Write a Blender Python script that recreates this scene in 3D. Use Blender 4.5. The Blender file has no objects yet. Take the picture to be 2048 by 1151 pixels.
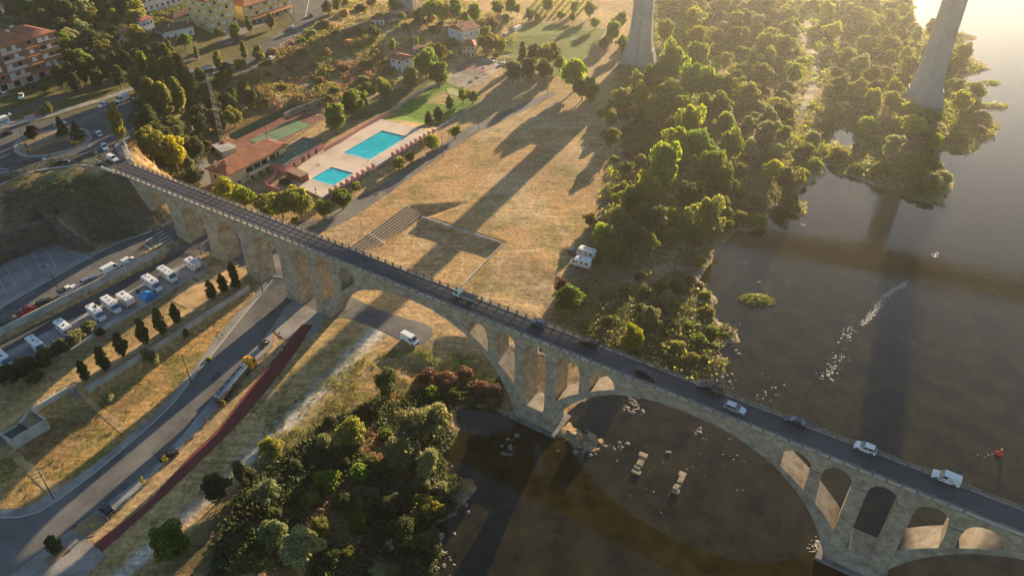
import bpy, bmesh, math, random
import numpy as np
from mathutils import Vector, Matrix
from mathutils.geometry import delaunay_2d_cdt, tessellate_polygon
R=math.radians
scene=bpy.context.scene
COL=bpy.data.collections.new("scene_objects"); scene.collection.children.link(COL)
random.seed(7); rng=np.random.default_rng(11)
# ---------------------------------------------------------------- camera, sky, sun
FPX=1500.0; TILT=35.2; CH=130.0
cam=bpy.data.cameras.new("camera"); cam.sensor_width=36; cam.lens=36*FPX/2048
cam.clip_start=1; cam.clip_end=20000
camo=bpy.data.objects.new("camera",cam); COL.objects.link(camo)
camo.location=(0,0,CH); camo.rotation_euler=(R(90-TILT),0,0)
scene.camera=camo
AZ=26.0; ALT=11.7
world=bpy.data.worlds.new("World"); scene.world=world; world.use_nodes=True
nt=world.node_tree; bg=nt.nodes['Background']
sky=nt.nodes.new('ShaderNodeTexSky'); sky.sky_type='NISHITA'; sky.sun_disc=False
sky.sun_elevation=R(ALT); sky.sun_rotation=R(AZ); sky.air_density=1.0; sky.dust_density=0.1; sky.ozone_density=1.6
nt.links.new(sky.outputs[0],bg.inputs[0]); bg.inputs[1].default_value=0.066
sl=bpy.data.lights.new("sun",'SUN'); sl.energy=5.0; sl.angle=R(0.5); sl.color=(1.0,0.76,0.47)
so=bpy.data.objects.new("sun",sl); COL.objects.link(so)
sd=Vector((math.sin(R(AZ))*math.cos(R(ALT)),math.cos(R(AZ))*math.cos(R(ALT)),math.sin(R(ALT))))
so.rotation_euler=sd.to_track_quat('Z','Y').to_euler(); so.location=(0,0,300)
vs=scene.view_settings; vs.view_transform='Standard'; vs.look='None'; vs.gamma=1; vs.exposure=1.55
scene.render.engine='CYCLES'
scene.cycles.max_bounces=5; scene.cycles.diffuse_bounces=2; scene.cycles.glossy_bounces=3; scene.cycles.transparent_max_bounces=6
scene.cycles.volume_bounces=0; scene.cycles.volume_step_rate=4

# ---------------------------------------------------------------- image <-> world
CT,ST=math.cos(R(TILT)),math.sin(R(TILT))
def ray(u,v):
    x=u-1024; up=575.5-v
    return (x, FPX*CT+up*ST, -FPX*ST+up*CT)
def W(u,v,z):
    r=ray(u,v); t=(CH-z)/-r[2]
    return (r[0]*t, r[1]*t)
def slant(u,v,z=5):
    x,y=W(u,v,z); return y*CT+(CH-z)*ST
def ppm(u,v,z=5): return FPX/slant(u,v,z)

# ---------------------------------------------------------------- object helpers
def link(o): COL.objects.link(o); return o
def tag(o,label=None,cat=None,group=None,kind=None):
    if label: o['label']=label
    if cat: o['category']=cat
    if group: o['group']=group
    if kind: o['kind']=kind
    return o
def empty(name,loc=(0,0,0),rz=0,label=None,cat=None,group=None):
    o=bpy.data.objects.new(name,None); link(o); o.location=loc; o.rotation_euler=(0,0,rz); o.empty_display_size=.5
    return tag(o,label,cat,group)
class MB:
    def __init__(s): s.v=[]; s.f=[]; s.uv=None
    def face(s,pts):
        n=len(s.v); s.v+= [tuple(p) for p in pts]; s.f.append(list(range(n,n+len(pts))))
    def box(s,x0,x1,y0,y1,z0,z1):
        n=len(s.v)
        s.v+=[(x0,y0,z0),(x1,y0,z0),(x1,y1,z0),(x0,y1,z0),(x0,y0,z1),(x1,y0,z1),(x1,y1,z1),(x0,y1,z1)]
        for q in ((0,3,2,1),(4,5,6,7),(0,1,5,4),(1,2,6,5),(2,3,7,6),(3,0,4,7)): s.f.append([n+i for i in q])
        return s
    def obox(s,c,d,l,w,z0,z1):
        """box centred c, long along angle d"""
        ca,sa=math.cos(d),math.sin(d); n=len(s.v)
        for z in (z0,z1):
            for a,b in ((-l/2,-w/2),(l/2,-w/2),(l/2,w/2),(-l/2,w/2)):
                s.v.append((c[0]+a*ca-b*sa,c[1]+a*sa+b*ca,z))
        for q in ((0,3,2,1),(4,5,6,7),(0,1,5,4),(1,2,6,5),(2,3,7,6),(3,0,4,7)): s.f.append([n+i for i in q])
        return s
    def prism(s,poly,z0,z1):
        n=len(s.v); m=len(poly)
        ar=sum(poly[i][0]*poly[(i+1)%m][1]-poly[(i+1)%m][0]*poly[i][1] for i in range(m))
        if ar<0: poly=poly[::-1]
        s.v+=[(p[0],p[1],z0) for p in poly]+[(p[0],p[1],z1) for p in poly]
        s.f.append([n+m+i for i in range(m)]); s.f.append([n+m-1-i for i in range(m)])
        for i in range(m):
            j=(i+1)%m; s.f.append([n+i,n+j,n+m+j,n+m+i])
        return s
    def tube(s,a,b,r0,r1,k=8,cap=True):
        a=Vector(a);b=Vector(b);d=(b-a).normalized()
        u=d.orthogonal().normalized();w=d.cross(u);n=len(s.v)
        for p,r in ((a,r0),(b,r1)):
            for i in range(k):
                t=2*math.pi*i/k; s.v.append(tuple(p+u*math.cos(t)*r+w*math.sin(t)*r))
        for i in range(k): s.f.append([n+i,n+(i+1)%k,n+k+(i+1)%k,n+k+i])
        if cap:
            s.f.append([n+k-1-i for i in range(k)]); s.f.append([n+k+i for i in range(k)])
        return s
    def build(s,name,mat,parent=None,smooth=False,bevel=0):
        me=bpy.data.meshes.new(name); me.from_pydata(s.v,[],s.f); me.update()
        if mat: me.materials.append(mat)
        if bevel:
            bm=bmesh.new(); bm.from_mesh(me)
            bmesh.ops.bevel(bm,geom=[e for e in bm.edges if e.is_manifold and e.calc_face_angle(0)>.5],offset=bevel,segments=2,affect='EDGES',profile=.6,clamp_overlap=True)
            bm.to_mesh(me); bm.free()
        if smooth:
            for p in me.polygons: p.use_smooth=True
        o=bpy.data.objects.new(name,me); link(o)
        if parent: o.parent=parent
        return o
def npmesh(name,V,F,mat,parent=None,smooth=False):
    me=bpy.data.meshes.new(name); V=np.asarray(V,dtype=np.float32); F=np.asarray(F,dtype=np.int32)
    me.vertices.add(len(V)); me.vertices.foreach_set('co',V.ravel())
    k=F.shape[1]; me.loops.add(F.size); me.loops.foreach_set('vertex_index',F.ravel())
    me.polygons.add(len(F)); me.polygons.foreach_set('loop_start',np.arange(0,F.size,k,dtype=np.int32))
    me.polygons.foreach_set('loop_total',np.full(len(F),k,dtype=np.int32))
    if smooth: me.polygons.foreach_set('use_smooth',np.ones(len(F),dtype=bool))
    me.update(calc_edges=True); me.validate()
    if mat: me.materials.append(mat)
    o=bpy.data.objects.new(name,me); link(o)
    if parent: o.parent=parent
    return o
def copy_tree(o,parent=None):
    c=o.copy(); COL.objects.link(c); c.parent=parent
    for ch in list(o.children): copy_tree(ch,c)
    return c

# ---------------------------------------------------------------- materials
MATS={}
def N(nt,t,**k):
    n=nt.nodes.new(t)
    for a,b in k.items(): setattr(n,a,b)
    return n
def srgb(h):
    h=h.lstrip('#'); c=[int(h[i:i+2],16)/255 for i in (0,2,4)]
    return tuple((x/12.92 if x<=.04045 else ((x+.055)/1.055)**2.4) for x in c)
def mat(name,c,rough=.8,c2=None,scale=1.5,c3=None,scale3=.12,bump=0,bscale=None,metal=0,coord='pos',stretch=None,spec=.4,coat=0,detail=6):
    if name in MATS: return MATS[name]
    m=bpy.data.materials.new(name); m.use_nodes=True; nt=m.node_tree; b=nt.nodes['Principled BSDF']
    b.inputs['Base Color'].default_value=(*c,1); b.inputs['Roughness'].default_value=rough; b.inputs['Metallic'].default_value=metal
    b.inputs['Specular IOR Level'].default_value=spec
    if coat: b.inputs['Coat Weight'].default_value=coat; b.inputs['Coat Roughness'].default_value=.08
    if c2 or bump:
        if coord=='pos': g=N(nt,'ShaderNodeNewGeometry'); vec=g.outputs['Position']
        else: g=N(nt,'ShaderNodeTexCoord'); vec=g.outputs['Object']
        if stretch:
            mp=N(nt,'ShaderNodeMapping'); mp.inputs['Scale'].default_value=stretch[0:3]; mp.inputs['Rotation'].default_value=(0,0,stretch[3] if len(stretch)>3 else 0)
            nt.links.new(vec,mp.inputs[0]); vec2=mp.outputs[0]
        else: vec2=vec
        n1=N(nt,'ShaderNodeTexNoise'); n1.inputs['Scale'].default_value=scale; n1.inputs['Detail'].default_value=detail; n1.inputs['Roughness'].default_value=.65
        nt.links.new(vec2,n1.inputs['Vector'])
        out=None
        if c2:
            r=N(nt,'ShaderNodeValToRGB'); r.color_ramp.elements[0].position=.36; r.color_ramp.elements[1].position=.64
            r.color_ramp.elements[0].color=(*c,1); r.color_ramp.elements[1].color=(*c2,1)
            nt.links.new(n1.outputs['Fac'],r.inputs[0]); out=r.outputs[0]
        if c3:
            n3=N(nt,'ShaderNodeTexNoise'); n3.inputs['Scale'].default_value=scale3; n3.inputs['Detail'].default_value=5; nt.links.new(vec,n3.inputs['Vector'])
            r3=N(nt,'ShaderNodeValToRGB'); r3.color_ramp.elements[0].position=.42; r3.color_ramp.elements[1].position=.66
            nt.links.new(n3.outputs['Fac'],r3.inputs[0])
            mx=N(nt,'ShaderNodeMix',data_type='RGBA'); nt.links.new(r3.outputs[0],mx.inputs[0])
            if out: nt.links.new(out,mx.inputs[6])
            else: mx.inputs[6].default_value=(*c,1)
            mx.inputs[7].default_value=(*c3,1); out=mx.outputs[2]
        if out: nt.links.new(out,b.inputs['Base Color'])
        if bump:
            bn=N(nt,'ShaderNodeBump'); bn.inputs['Strength'].default_value=bump; bn.inputs['Distance'].default_value=.3
            if bscale:
                n2=N(nt,'ShaderNodeTexNoise'); n2.inputs['Scale'].default_value=bscale; n2.inputs['Detail'].default_value=4; nt.links.new(vec2,n2.inputs['Vector']); nt.links.new(n2.outputs['Fac'],bn.inputs['Height'])
            else: nt.links.new(n1.outputs['Fac'],bn.inputs['Height'])
            nt.links.new(bn.outputs[0],b.inputs['Normal'])
    MATS[name]=m; return m
def leafmat(name,ca,cb,trans=.45,tc=None,yellow=None):
    m=bpy.data.materials.new(name); m.use_nodes=True; nt=m.node_tree; b=nt.nodes['Principled BSDF']; out=nt.nodes['Material Output']
    g=N(nt,'ShaderNodeNewGeometry'); oi=N(nt,'ShaderNodeObjectInfo')
    r=N(nt,'ShaderNodeMix',data_type='RGBA'); r.inputs[6].default_value=(*ca,1); r.inputs[7].default_value=(*cb,1)
    nt.links.new(g.outputs['Random Per Island'],r.inputs[0])
    hs=N(nt,'ShaderNodeHueSaturation'); mr=N(nt,'ShaderNodeMapRange'); mr.inputs[3].default_value=.475; mr.inputs[4].default_value=.52
    nt.links.new(oi.outputs['Random'],mr.inputs[0]); nt.links.new(mr.outputs[0],hs.inputs['Hue'])
    mul=N(nt,'ShaderNodeMath',operation='MULTIPLY'); mul.inputs[1].default_value=7.13; fr=N(nt,'ShaderNodeMath',operation='FRACT')
    nt.links.new(oi.outputs['Random'],mul.inputs[0]); nt.links.new(mul.outputs[0],fr.inputs[0])
    mv=N(nt,'ShaderNodeMapRange'); mv.inputs[3].default_value=.72; mv.inputs[4].default_value=1.3
    nt.links.new(fr.outputs[0],mv.inputs[0]); nt.links.new(mv.outputs[0],hs.inputs['Value'])
    nt.links.new(r.outputs[2],hs.inputs['Color']); nt.links.new(hs.outputs[0],b.inputs['Base Color'])
    b.inputs['Roughness'].default_value=.55; b.inputs['Specular IOR Level'].default_value=.25
    tr=N(nt,'ShaderNodeBsdfTranslucent'); h2=N(nt,'ShaderNodeHueSaturation'); h2.inputs['Value'].default_value=2.4; h2.inputs['Saturation'].default_value=1.12; h2.inputs['Hue'].default_value=.49
    nt.links.new(hs.outputs[0],h2.inputs['Color']); nt.links.new(h2.outputs[0],tr.inputs[0])
    ms=N(nt,'ShaderNodeMixShader'); ms.inputs[0].default_value=trans
    nt.links.new(b.outputs[0],ms.inputs[1]); nt.links.new(tr.outputs[0],ms.inputs[2]); nt.links.new(ms.outputs[0],out.inputs[0])
    MATS[name]=m; return m
def pv(x):  # grey
    return (x,x,x)
M=dict(
 asphalt=mat('asphalt',(.075,.073,.072),.85,(.13,.124,.118),.7,c3=(.175,.165,.15),scale3=.09,bump=.15,bscale=9),
 masonry=mat('dark_masonry',(.10,.085,.065),.95,(.17,.145,.11),1.6,c3=(.07,.06,.045),scale3=.4,bump=.5,bscale=2.5),
 asphalt_dark=mat('asphalt_dark',(.06,.058,.056),.85,(.085,.08,.077),.9,c3=(.12,.115,.105),scale3=.1,bump=.15,bscale=9),
 deckroad=mat('bridge_asphalt',(.06,.06,.066),.75,(.09,.088,.094),1.2,c3=(.045,.045,.05),scale3=.07,bump=.1,bscale=9,stretch=(.25,1.8,1,R(-32.4))),
 cobble=mat('cobble_paving',(.27,.265,.255),.9,(.36,.35,.335),2.4,c3=(.2,.195,.185),scale3=.25,bump=.3,bscale=6),
 pave=mat('pavement_slabs',(.27,.25,.22),.9,(.36,.335,.3),1.1,c3=(.2,.185,.165),scale3=.2,bump=.15,bscale=5),
 concrete=mat('concrete',(.42,.40,.365),.85,(.52,.5,.46),.7,c3=(.3,.285,.255),scale3=.35,bump=.12,bscale=4),
 concrete_d=mat('weathered_concrete',(.2,.185,.165),.9,(.3,.275,.24),.8,c3=(.13,.12,.105),scale3=.3,bump=.2,bscale=4),
 kerb=mat('kerb_stone',(.38,.36,.33),.85,(.48,.45,.41),1.3),
 redpath=mat('red_path',(.17,.035,.03),.85,(.22,.05,.04),1.0,c3=(.14,.035,.03),scale3=.2,bump=.08,bscale=7),
 sandpath=mat('sand_path',(.50,.32,.14),.95,(.6,.4,.19),1.3,c3=(.33,.21,.1),scale3=.3,bump=.2,bscale=6),
 gravel=mat('gravel_track',(.30,.26,.21),.95,(.42,.37,.30),2.2,c3=(.24,.19,.13),scale3=.35,bump=.4,bscale=5),
 dirt=mat('dirt',(.26,.18,.10),.95,(.36,.26,.15),1.2,c3=(.2,.14,.08),scale3=.3,bump=.3,bscale=5),
 white=mat('white_paint',(.78,.77,.74),.6), line=mat('road_marking',(.62,.61,.57),.7,(.42,.41,.38),5),
 metal=mat('galvanised_metal',(.35,.35,.34),.5,metal=.6), steel_dark=mat('dark_steel',(.06,.06,.06),.5,metal=.5),
 iron=mat('weathered_iron',(.16,.14,.12),.7,(.25,.22,.19),3),
 glass=mat('dark_glass',(.015,.018,.02),.08,spec=.8), tyre=mat('tyre_rubber',(.02,.02,.02),.9), rim=mat('alloy_rim',(.4,.4,.4),.35,metal=.8),
 lampw=mat('headlight_lens',(.7,.7,.68),.15), lampr=mat('tail_light_lens',(.4,.02,.02),.25), plastic=mat('black_plastic',(.025,.025,.025),.6),
 trunk=mat('bark',(.13,.10,.075),.95,(.2,.16,.12),3,bump=.4,coord='obj'),
 rock=mat('river_rock',(.2,.165,.13),.8,(.33,.28,.22),1.3,c3=(.14,.12,.09),scale3=.8,bump=.5,bscale=3),
 rail_metal=mat('rail_steel',(.25,.2,.16),.5,metal=.6),
)
# ---------------------------------------------------------------- terrain (TIN from surveyed lines, sampled to a grid)
P3=[]
def addp(u,v,z): x,y=W(u,v,z); P3.append((x,y,z))
def addw(*ps):
    for p in ps: P3.append(p)
def addline(pts,world=False,step=2.0):
    w=[(p if world else (*W(p[0],p[1],p[2]),p[2])) for p in pts]
    for a,b in zip(w[:-1],w[1:]):
        n=max(1,int(math.dist(a[:2],b[:2])/step))
        for i in range(n): t=i/n; P3.append(tuple(a[k]+(b[k]-a[k])*t for k in range(3)))
    P3.append(w[-1])
def world_line(pts,z): return [W(u,v,z) for u,v in pts]
def offset_line(w,d):
    out=[]
    for i in range(len(w)):
        a=w[max(i-1,0)]; b=w[min(i+1,len(w)-1)]; dx,dy=b[0]-a[0],b[1]-a[1]; m=math.hypot(dx,dy)
        out.append((w[i][0]-dy/m*d,w[i][1]+dx/m*d))
    return out
WALLS=[]
def wallbreak(name,pts,zt,zb,side,mat_,label,cat='wall',thick=.4,rise=.12,group=None):
    """terrain step along a wall whose top edge is seen at pts; side=+1/-1 chooses the low side"""
    zt_=zt if isinstance(zt,(list,tuple)) else [zt]*len(pts)
    w=[W(p[0],p[1],z) for p,z in zip(pts,zt_)]
    hi=offset_line(w,-side*(.25 if thick<1.5 else .3)); lo=offset_line(w,side*((thick+.45) if thick<1.5 else .4))
    addline([(a[0],a[1],z) for a,z in zip(hi,zt_)],True,1.2)
    zb_=zb if isinstance(zb,(list,tuple)) else [zb]*len(pts)
    addline([(a[0],a[1],z) for a,z in zip(lo,zb_)],True,1.2)
    WALLS.append((name,w,zt_,zb_,side,mat_,label,cat,thick,rise,group))

# bridge frame: s runs along the deck, o = offset away from the camera, near face o=0
BP0=(-69.4238,175.5392); BDX,BDY=0.84133,-0.54053
def BR(s,o,z=0): return (BP0[0]+s*BDX-o*BDY, BP0[1]+s*BDY+o*BDX, z)

# plateau edge (town side) near and far of the bridge
addline([(-200,430,26),(-60,388,26),(0,372,26),(60,350,26),(130,335,26),(190,336,26),(226,345,26)])
addw(*[BR(s,o,25.6) for s in (-60,-56.5) for o in (-.3,3,6.3)])
addw(*[BR(-52,o,19) for o in (0,3,6)],*[BR(-46,o,14) for o in (-1,3,7)],*[BR(-41,o,10.8) for o in (-1,3,7)])
addline([(266,318,26),(275,300,26),(268,275,26),(285,245,26),(310,228,25.5),(330,205,25),(385,178,23.5),(450,168,21),(500,162,20),(545,122,20),(600,88,20.5),(640,58,21.5),(655,30,22),(665,-20,22)])
# foot of that slope
addline([(305,468,11.3),(335,455,11)])
addline([(395,385,10),(405,335,10.2),(418,295,10.5),(446,268,10.5),(520,236,10.5),(598,204,10.5),(640,200,10),(700,195,9),(740,180,8.5),(800,168,8),(860,150,8),(893,130,8)])
addline([(445,300,8.3),(470,280,8),(530,250,8),(598,218,8),(655,236,8)])
for p in [(300,285,22),(330,300,17),(370,320,11),(350,250,20),(400,240,14),(440,225,13.5),(330,340,12),(300,330,19),(300,400,14),(360,370,10.5),
  (500,200,13),(560,150,14.5),(620,95,20),(700,75,19),(740,92,15),(765,125,11),(600,150,13.5),(680,140,12.5),(650,165,11.3),(560,190,10.8),(470,235,11.3),
  (760,50,17.5),(800,60,15.5),(845,68,14),(900,62,12.5),(930,45,12),(980,30,10),(800,148,9.3),(835,130,9.8),(900,100,9.5),(930,125,8),(870,100,11),
  (700,0,22.5),(800,0,19),(900,0,14),(1000,0,9),(660,60,21.3),(740,25,20),
  (0,215,26),(130,190,26),(270,150,25),(400,110,23),(540,50,21.5),(600,10,22),(200,250,26),(100,290,26),(0,300,26),(300,190,25.5),(480,130,20.5),
  (0,178,26),(150,150,26),(250,120,26),(350,95,25.5),(460,72,23),(560,5,22.5),(210,95,28),(300,60,29),(260,75,28.5),
  (0,60,34),(130,0,38),(260,30,32),(250,0,35),(310,12,32),(380,-20,33),(500,-40,31),(130,60,31),(-60,100,31),(-100,180,26),(420,40,27),
  (430,345,8.6),(480,380,8.4),(560,400,8.2),(420,370,9),(600,395,8.4),(640,425,7),(380,440,9.6),(470,440,8),(540,460,7),
  (600,430,7),(760,378,5.8),(880,292,5.6),(960,238,5.6),(1100,188,5.6),(700,425,6.2),(650,450,6.4),(790,400,6),(813,409,6.3),
  (1000,610,5.2),(1150,560,5),(1180,222,5.5),(1090,205,5.5),(1200,300,5),(1240,380,4.3),(1180,470,4.9),(1100,620,4.4),(1020,520,5.6),(950,400,5.8),
  (1300,450,3.4),(1400,300,3),(1500,150,3),(1300,50,4),(1500,0,4),(1250,120,5.2),(1700,100,3),(1400,560,2.4),(1300,700,2),(1650,300,2),(1250,560,3.6),(1200,680,3),
  (900,720,4.4),(1000,780,2.6),(850,720,4.5),(700,800,4.8),(600,950,4.4),(800,850,3),(850,950,1.6),(700,1000,3),(500,1130,3.8),(850,1130,1.2),(650,1151,2.6),(900,640,5),
  (1000,680,4),(940,760,3.2),(690,610,5),(760,660,4.9),(860,660,4.9),(640,660,5),
  (620,640,5.1),(500,790,5),(205,1070,5),(0,1151,5),(545,630,5.3),(400,770,5),(270,880,5),(105,1015,5),(0,1035,5),(-100,1100,5),(100,1250,5),(300,1250,4),(590,560,6),(520,600,5.8),
  (1062,42,6),(1212,58,6),(1130,155,6),(984,112,6),(1000,160,6.5),(930,160,7),(1100,20,7),(1160,0,7),(960,80,8),
  (890,170,7),(840,200,7),(960,215,6),(790,225,7.5)]: addp(*p)
# upper road, its retaining wall, motorhome parking
wallbreak('retaining_wall',[(-90,707),(0,662),(165,579),(330,497)],11.3,9.0,-1,M['concrete'],'long pale concrete retaining wall between the upper road and the motorhome parking',thick=.35,rise=.9)
addw((*W(345,489,11),11),(*W(360,500,9.4),9.4),(*W(375,480,10),10))
addline([(-60,560,11.3),(0,528,11.3),(100,484,11.3)]); addline([(180,505,11.3),(240,480,11.3),(300,466,11.3)])
addp(150,520,11.3); addp(60,600,11.3); addp(300,490,11.3); addp(330,468,11)
# masonry walls round the parking lot
wallbreak('masonry_wall',[(-90,510),(0,470),(101,437)],[19.5,19.3,18.6],11.3,-1,M['masonry'],'dark masonry retaining wall along the left side of the shaded parking lot',rise=.3,thick=2.3)
wallbreak('masonry_wall',[(104,437),(116,451),(166,487),(188,492)],[18.4,18.0,13.8,12.3],11.3,-1,M['masonry'],'dark masonry wall running from the parking lot corner down toward the road bend',rise=.3,thick=2.0)
for p in [(0,440,21),(60,400,22.8),(150,400,22.3),(130,360,25.3),(200,380,21.5),(230,420,16.5),(200,462,13.6),(130,425,20),(250,450,12.8),(-80,470,20.5),(270,400,16),(160,445,18)]: addp(*p)
# motorhome pitches kerb and terrace
addline([(-60,800,9),(0,768,9),(150,695,9),(300,606,9),(415,535,9)]); addline([(415,535,8.9),(440,500,8.8),(470,520,8.3),(500,545,8)])
addp(380,560,8.8); addp(460,560,8.6); addp(250,680,8.8); addp(100,780,8.9); addp(500,560,7.2)
wallbreak('terrace_wall',[(172,775),(313,689),(497,571)],[8.9,8.8,8.6],[6.2,6.1,6.0],-1,M['concrete'],'straight concrete terrace wall below the row of young dark trees',rise=.25)
wallbreak('terrace_wall',[(62,818),(133,776)],8.9,[6.5,6.5],-1,M['concrete'],'short concrete wall between the planter boxes and the upper stairs',rise=.25)
addline([(-70,906,8.9),(0,864,8.9),(50,826,8.9)]); addline([(-70,960,6.2),(0,915,6.2),(29,897,6.2),(100,850,6.3)])
addp(150,765,8.9)
# pool platform
POOLZ=9.0
wallbreak('pool_retaining_wall',[(646,397),(866,267)],POOLZ,[6.6,5.6],-1,M['concrete_d'],'tall weathered retaining wall under the swimming pool terrace',thick=.5,rise=.0)
addline([(600,376,POOLZ),(575,350,POOLZ),(647,300,POOLZ),(756,238,POOLZ),(846,258,POOLZ)]); addline([(870,250,6.0),(880,240,6)])
addline([(575,385,8.4),(600,388,8.3),(640,402,8)]); addp(800,200,7.5)
# sunken sports ground
SFZ=4.0
addline([(812,409,6.3),(702,487,6.3),(640,530,6.3)])
sw=[W(843,434,5.6),W(1007,486,5.4),W(923,572,5.3)]
wallbreak('sports_ground_wall',[(844,433),(1007,486),(923,572)],[5.7,5.5,5.3],SFZ,-1,M['concrete'],'low concrete wall on two sides of the sunken sports ground',thick=.3,rise=.15)
addline([(842,438,SFZ),(757,513,SFZ),(700,560,SFZ+.3)]); addp(880,520,SFZ); addp(950,500,SFZ); addp(860,600,4.5)
for x,y,z in [(-420,700,120),(-420,400,60),(-420,200,26),(-420,100,12),(-420,20,9),(-200,800,110),(0,800,60),(200,800,6),(420,800,6),(420,400,3),(420,100,2),(420,0,2),(0,20,3),(-200,60,6),(300,600,4),(100,600,6),(-100,600,40),(-300,600,75),(200,60,2)]: addw((x,y,z))
P3=np.array(P3)
# drop near-duplicates
keep=[];seen=set()
for i,p in enumerate(P3):
    k=(round(p[0]/.35),round(p[1]/.35))
    if k in seen: continue
    seen.add(k); keep.append(i)
P3=P3[keep]
GX0,GX1,GY0,GY1,GS=-400,400,40,720,1.0
nx=int((GX1-GX0)/GS)+1; ny=int((GY1-GY0)/GS)+1
gx=GX0+GS*np.arange(nx); gy=GY0+GS*np.arange(ny)
XX,YY=np.meshgrid(gx,gy)
vo,_,fo,ov,_,_=delaunay_2d_cdt([Vector((p[0],p[1])) for p in P3],[],[],0,1e-6)
zo=[P3[o[0]][2] if o else 5 for o in ov]
ZZ=np.full_like(XX,np.nan)
for f in fo:
    a,b,c=[(vo[i][0],vo[i][1],zo[i]) for i in f[:3]]
    x0=max(0,int((min(a[0],b[0],c[0])-GX0)/GS)); x1=min(nx-1,int((max(a[0],b[0],c[0])-GX0)/GS)+1)
    y0=max(0,int((min(a[1],b[1],c[1])-GY0)/GS)); y1=min(ny-1,int((max(a[1],b[1],c[1])-GY0)/GS)+1)
    if x1<x0 or y1<y0: continue
    d=(b[1]-c[1])*(a[0]-c[0])+(c[0]-b[0])*(a[1]-c[1])
    if abs(d)<1e-9: continue
    X=XX[y0:y1+1,x0:x1+1];Y=YY[y0:y1+1,x0:x1+1]
    l1=((b[1]-c[1])*(X-c[0])+(c[0]-b[0])*(Y-c[1]))/d; l2=((c[1]-a[1])*(X-c[0])+(a[0]-c[0])*(Y-c[1]))/d; l3=1-l1-l2
    m=(l1>=-1e-6)&(l2>=-1e-6)&(l3>=-1e-6)
    Z=ZZ[y0:y1+1,x0:x1+1]; Z[m]=(l1*a[2]+l2*b[2]+l3*c[2])[m]
ZZ[np.isnan(ZZ)]=5
def vnoise(X,Y,s,seed=0):
    r=np.random.default_rng(seed); T=r.random((64,64))
    x=X/s;y=Y/s; xi=np.floor(x).astype(int);yi=np.floor(y).astype(int);fx=x-xi;fy=y-yi
    fx=fx*fx*(3-2*fx);fy=fy*fy*(3-2*fy)
    g=lambda a,b:T[a%64,b%64]
    return (g(xi,yi)*(1-fx)+g(xi+1,yi)*fx)*(1-fy)+(g(xi,yi+1)*(1-fx)+g(xi+1,yi+1)*fx)*fy
def fbm(X,Y,s,o=4,seed=0):
    t=0;a=1;w=0
    for i in range(o): t=t+a*vnoise(X,Y,s/2**i,seed+i); w+=a; a*=.55
    return t/w
def polysd(poly,X,Y):
    """signed distance, positive inside"""
    d=np.full(X.shape,1e9); ins=np.zeros(X.shape,bool); n=len(poly)
    for i in range(n):
        ax,ay=poly[i];bx,by=poly[(i+1)%n]
        ex,ey=bx-ax,by-ay; L=ex*ex+ey*ey+1e-9
        t=np.clip(((X-ax)*ex+(Y-ay)*ey)/L,0,1)
        d=np.minimum(d,(X-ax-t*ex)**2+(Y-ay-t*ey)**2)
        c=((ay>Y)!=(by>Y)); xx=(bx-ax)*(Y-ay)/((by-ay) if abs(by-ay)>1e-9 else 1e-9)+ax
        ins^=c&(X<xx)
    d=np.sqrt(d); return np.where(ins,d,-d)
def blur(A,r,n=3):
    for _ in range(n):
        for ax in (0,1):
            c=np.cumsum(np.pad(A,[(r+1,r) if k==ax else (0,0) for k in (0,1)],mode='edge'),axis=ax)
            A=(np.take(c,range(2*r+1,c.shape[ax]),ax)-np.take(c,range(0,c.shape[ax]-2*r-1),ax))/(2*r+1)
    return A
for pz,r_,poly in ((26,12,[(-400,120),(-400,-300),(900,-300),(1000,-20),(900,20),(690,20),(655,-60),(540,-60),(500,30),(400,60),(330,88),(250,112),(130,120),(0,120)]),
    (15,5,[(470,215),(500,178),(545,140),(600,106),(642,75),(690,75),(745,80),(800,100),(880,60),(960,30),(990,60),(880,115),(800,140),(740,165),(640,180),(598,190),(520,222)]),
    (14,3,[(300,270),(330,225),(400,195),(460,190),(440,240),(410,270),(392,300),(390,340),(360,350),(300,330)])):
    d=polysd([W(u,v,pz) for u,v in poly],XX,YY); m=np.clip(d/8,0,1); ZZ=ZZ*(1-m)+blur(ZZ,r_)*m
SHORE=[(860,1175),(885,1100),(895,1050),(925,1000),(940,965),(905,950),(886,905),(905,855),(903,822),(935,806),(985,806),(1030,832),(1048,842),(1088,862),(1110,880),(1190,905),(1210,880),(1150,850),(1135,830),(1170,800),(1250,765),(1290,790),(1320,765),(1380,772),(1448,758),(1458,720),(1440,702),(1473,682),(1468,655),(1436,632),(1444,603),(1420,580),(1404,552),(1420,520),(1450,490),(1478,470),(1530,452),(1505,428),(1560,408),(1590,425),(1605,450),(1612,415),(1590,398),(1604,384),(1640,357),(1700,352),(1735,362),(1750,372),(1800,385),(1850,408),(1888,413),(1896,385),(1892,352),(1890,310),(1930,302),(1985,282),(2008,255),(1985,235),(1962,219),(2022,222),(2015,211),(1960,203),(1925,172),(1918,155),(1945,147),(1984,138),(1960,123),(1925,108),(1922,92),(1960,74),(1925,66),(1880,60),(1832,52),(1828,20),(1835,-15)]
landw=[W(u,v,0) for u,v in SHORE]+[(240,900),(-600,900),(-600,-50),(-13,60)]
LSD=polysd(landw,XX,YY)
POND=[[(1665,283),(1690,257),(1712,278),(1733,290),(1722,303),(1690,296)],[(1655,350),(1656,335),(1664,333),(1663,350)],[(1838,50),(1862,51),(1860,61),(1840,58)]]
for pd in POND: LSD=np.minimum(LSD,-polysd([W(u,v,0) for u,v in pd],XX,YY))
isl=polysd([W(u,v,0) for u,v in [(1482,600),(1500,594),(1530,596),(1545,606),(1520,614),(1492,611)]],XX,YY)
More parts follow.
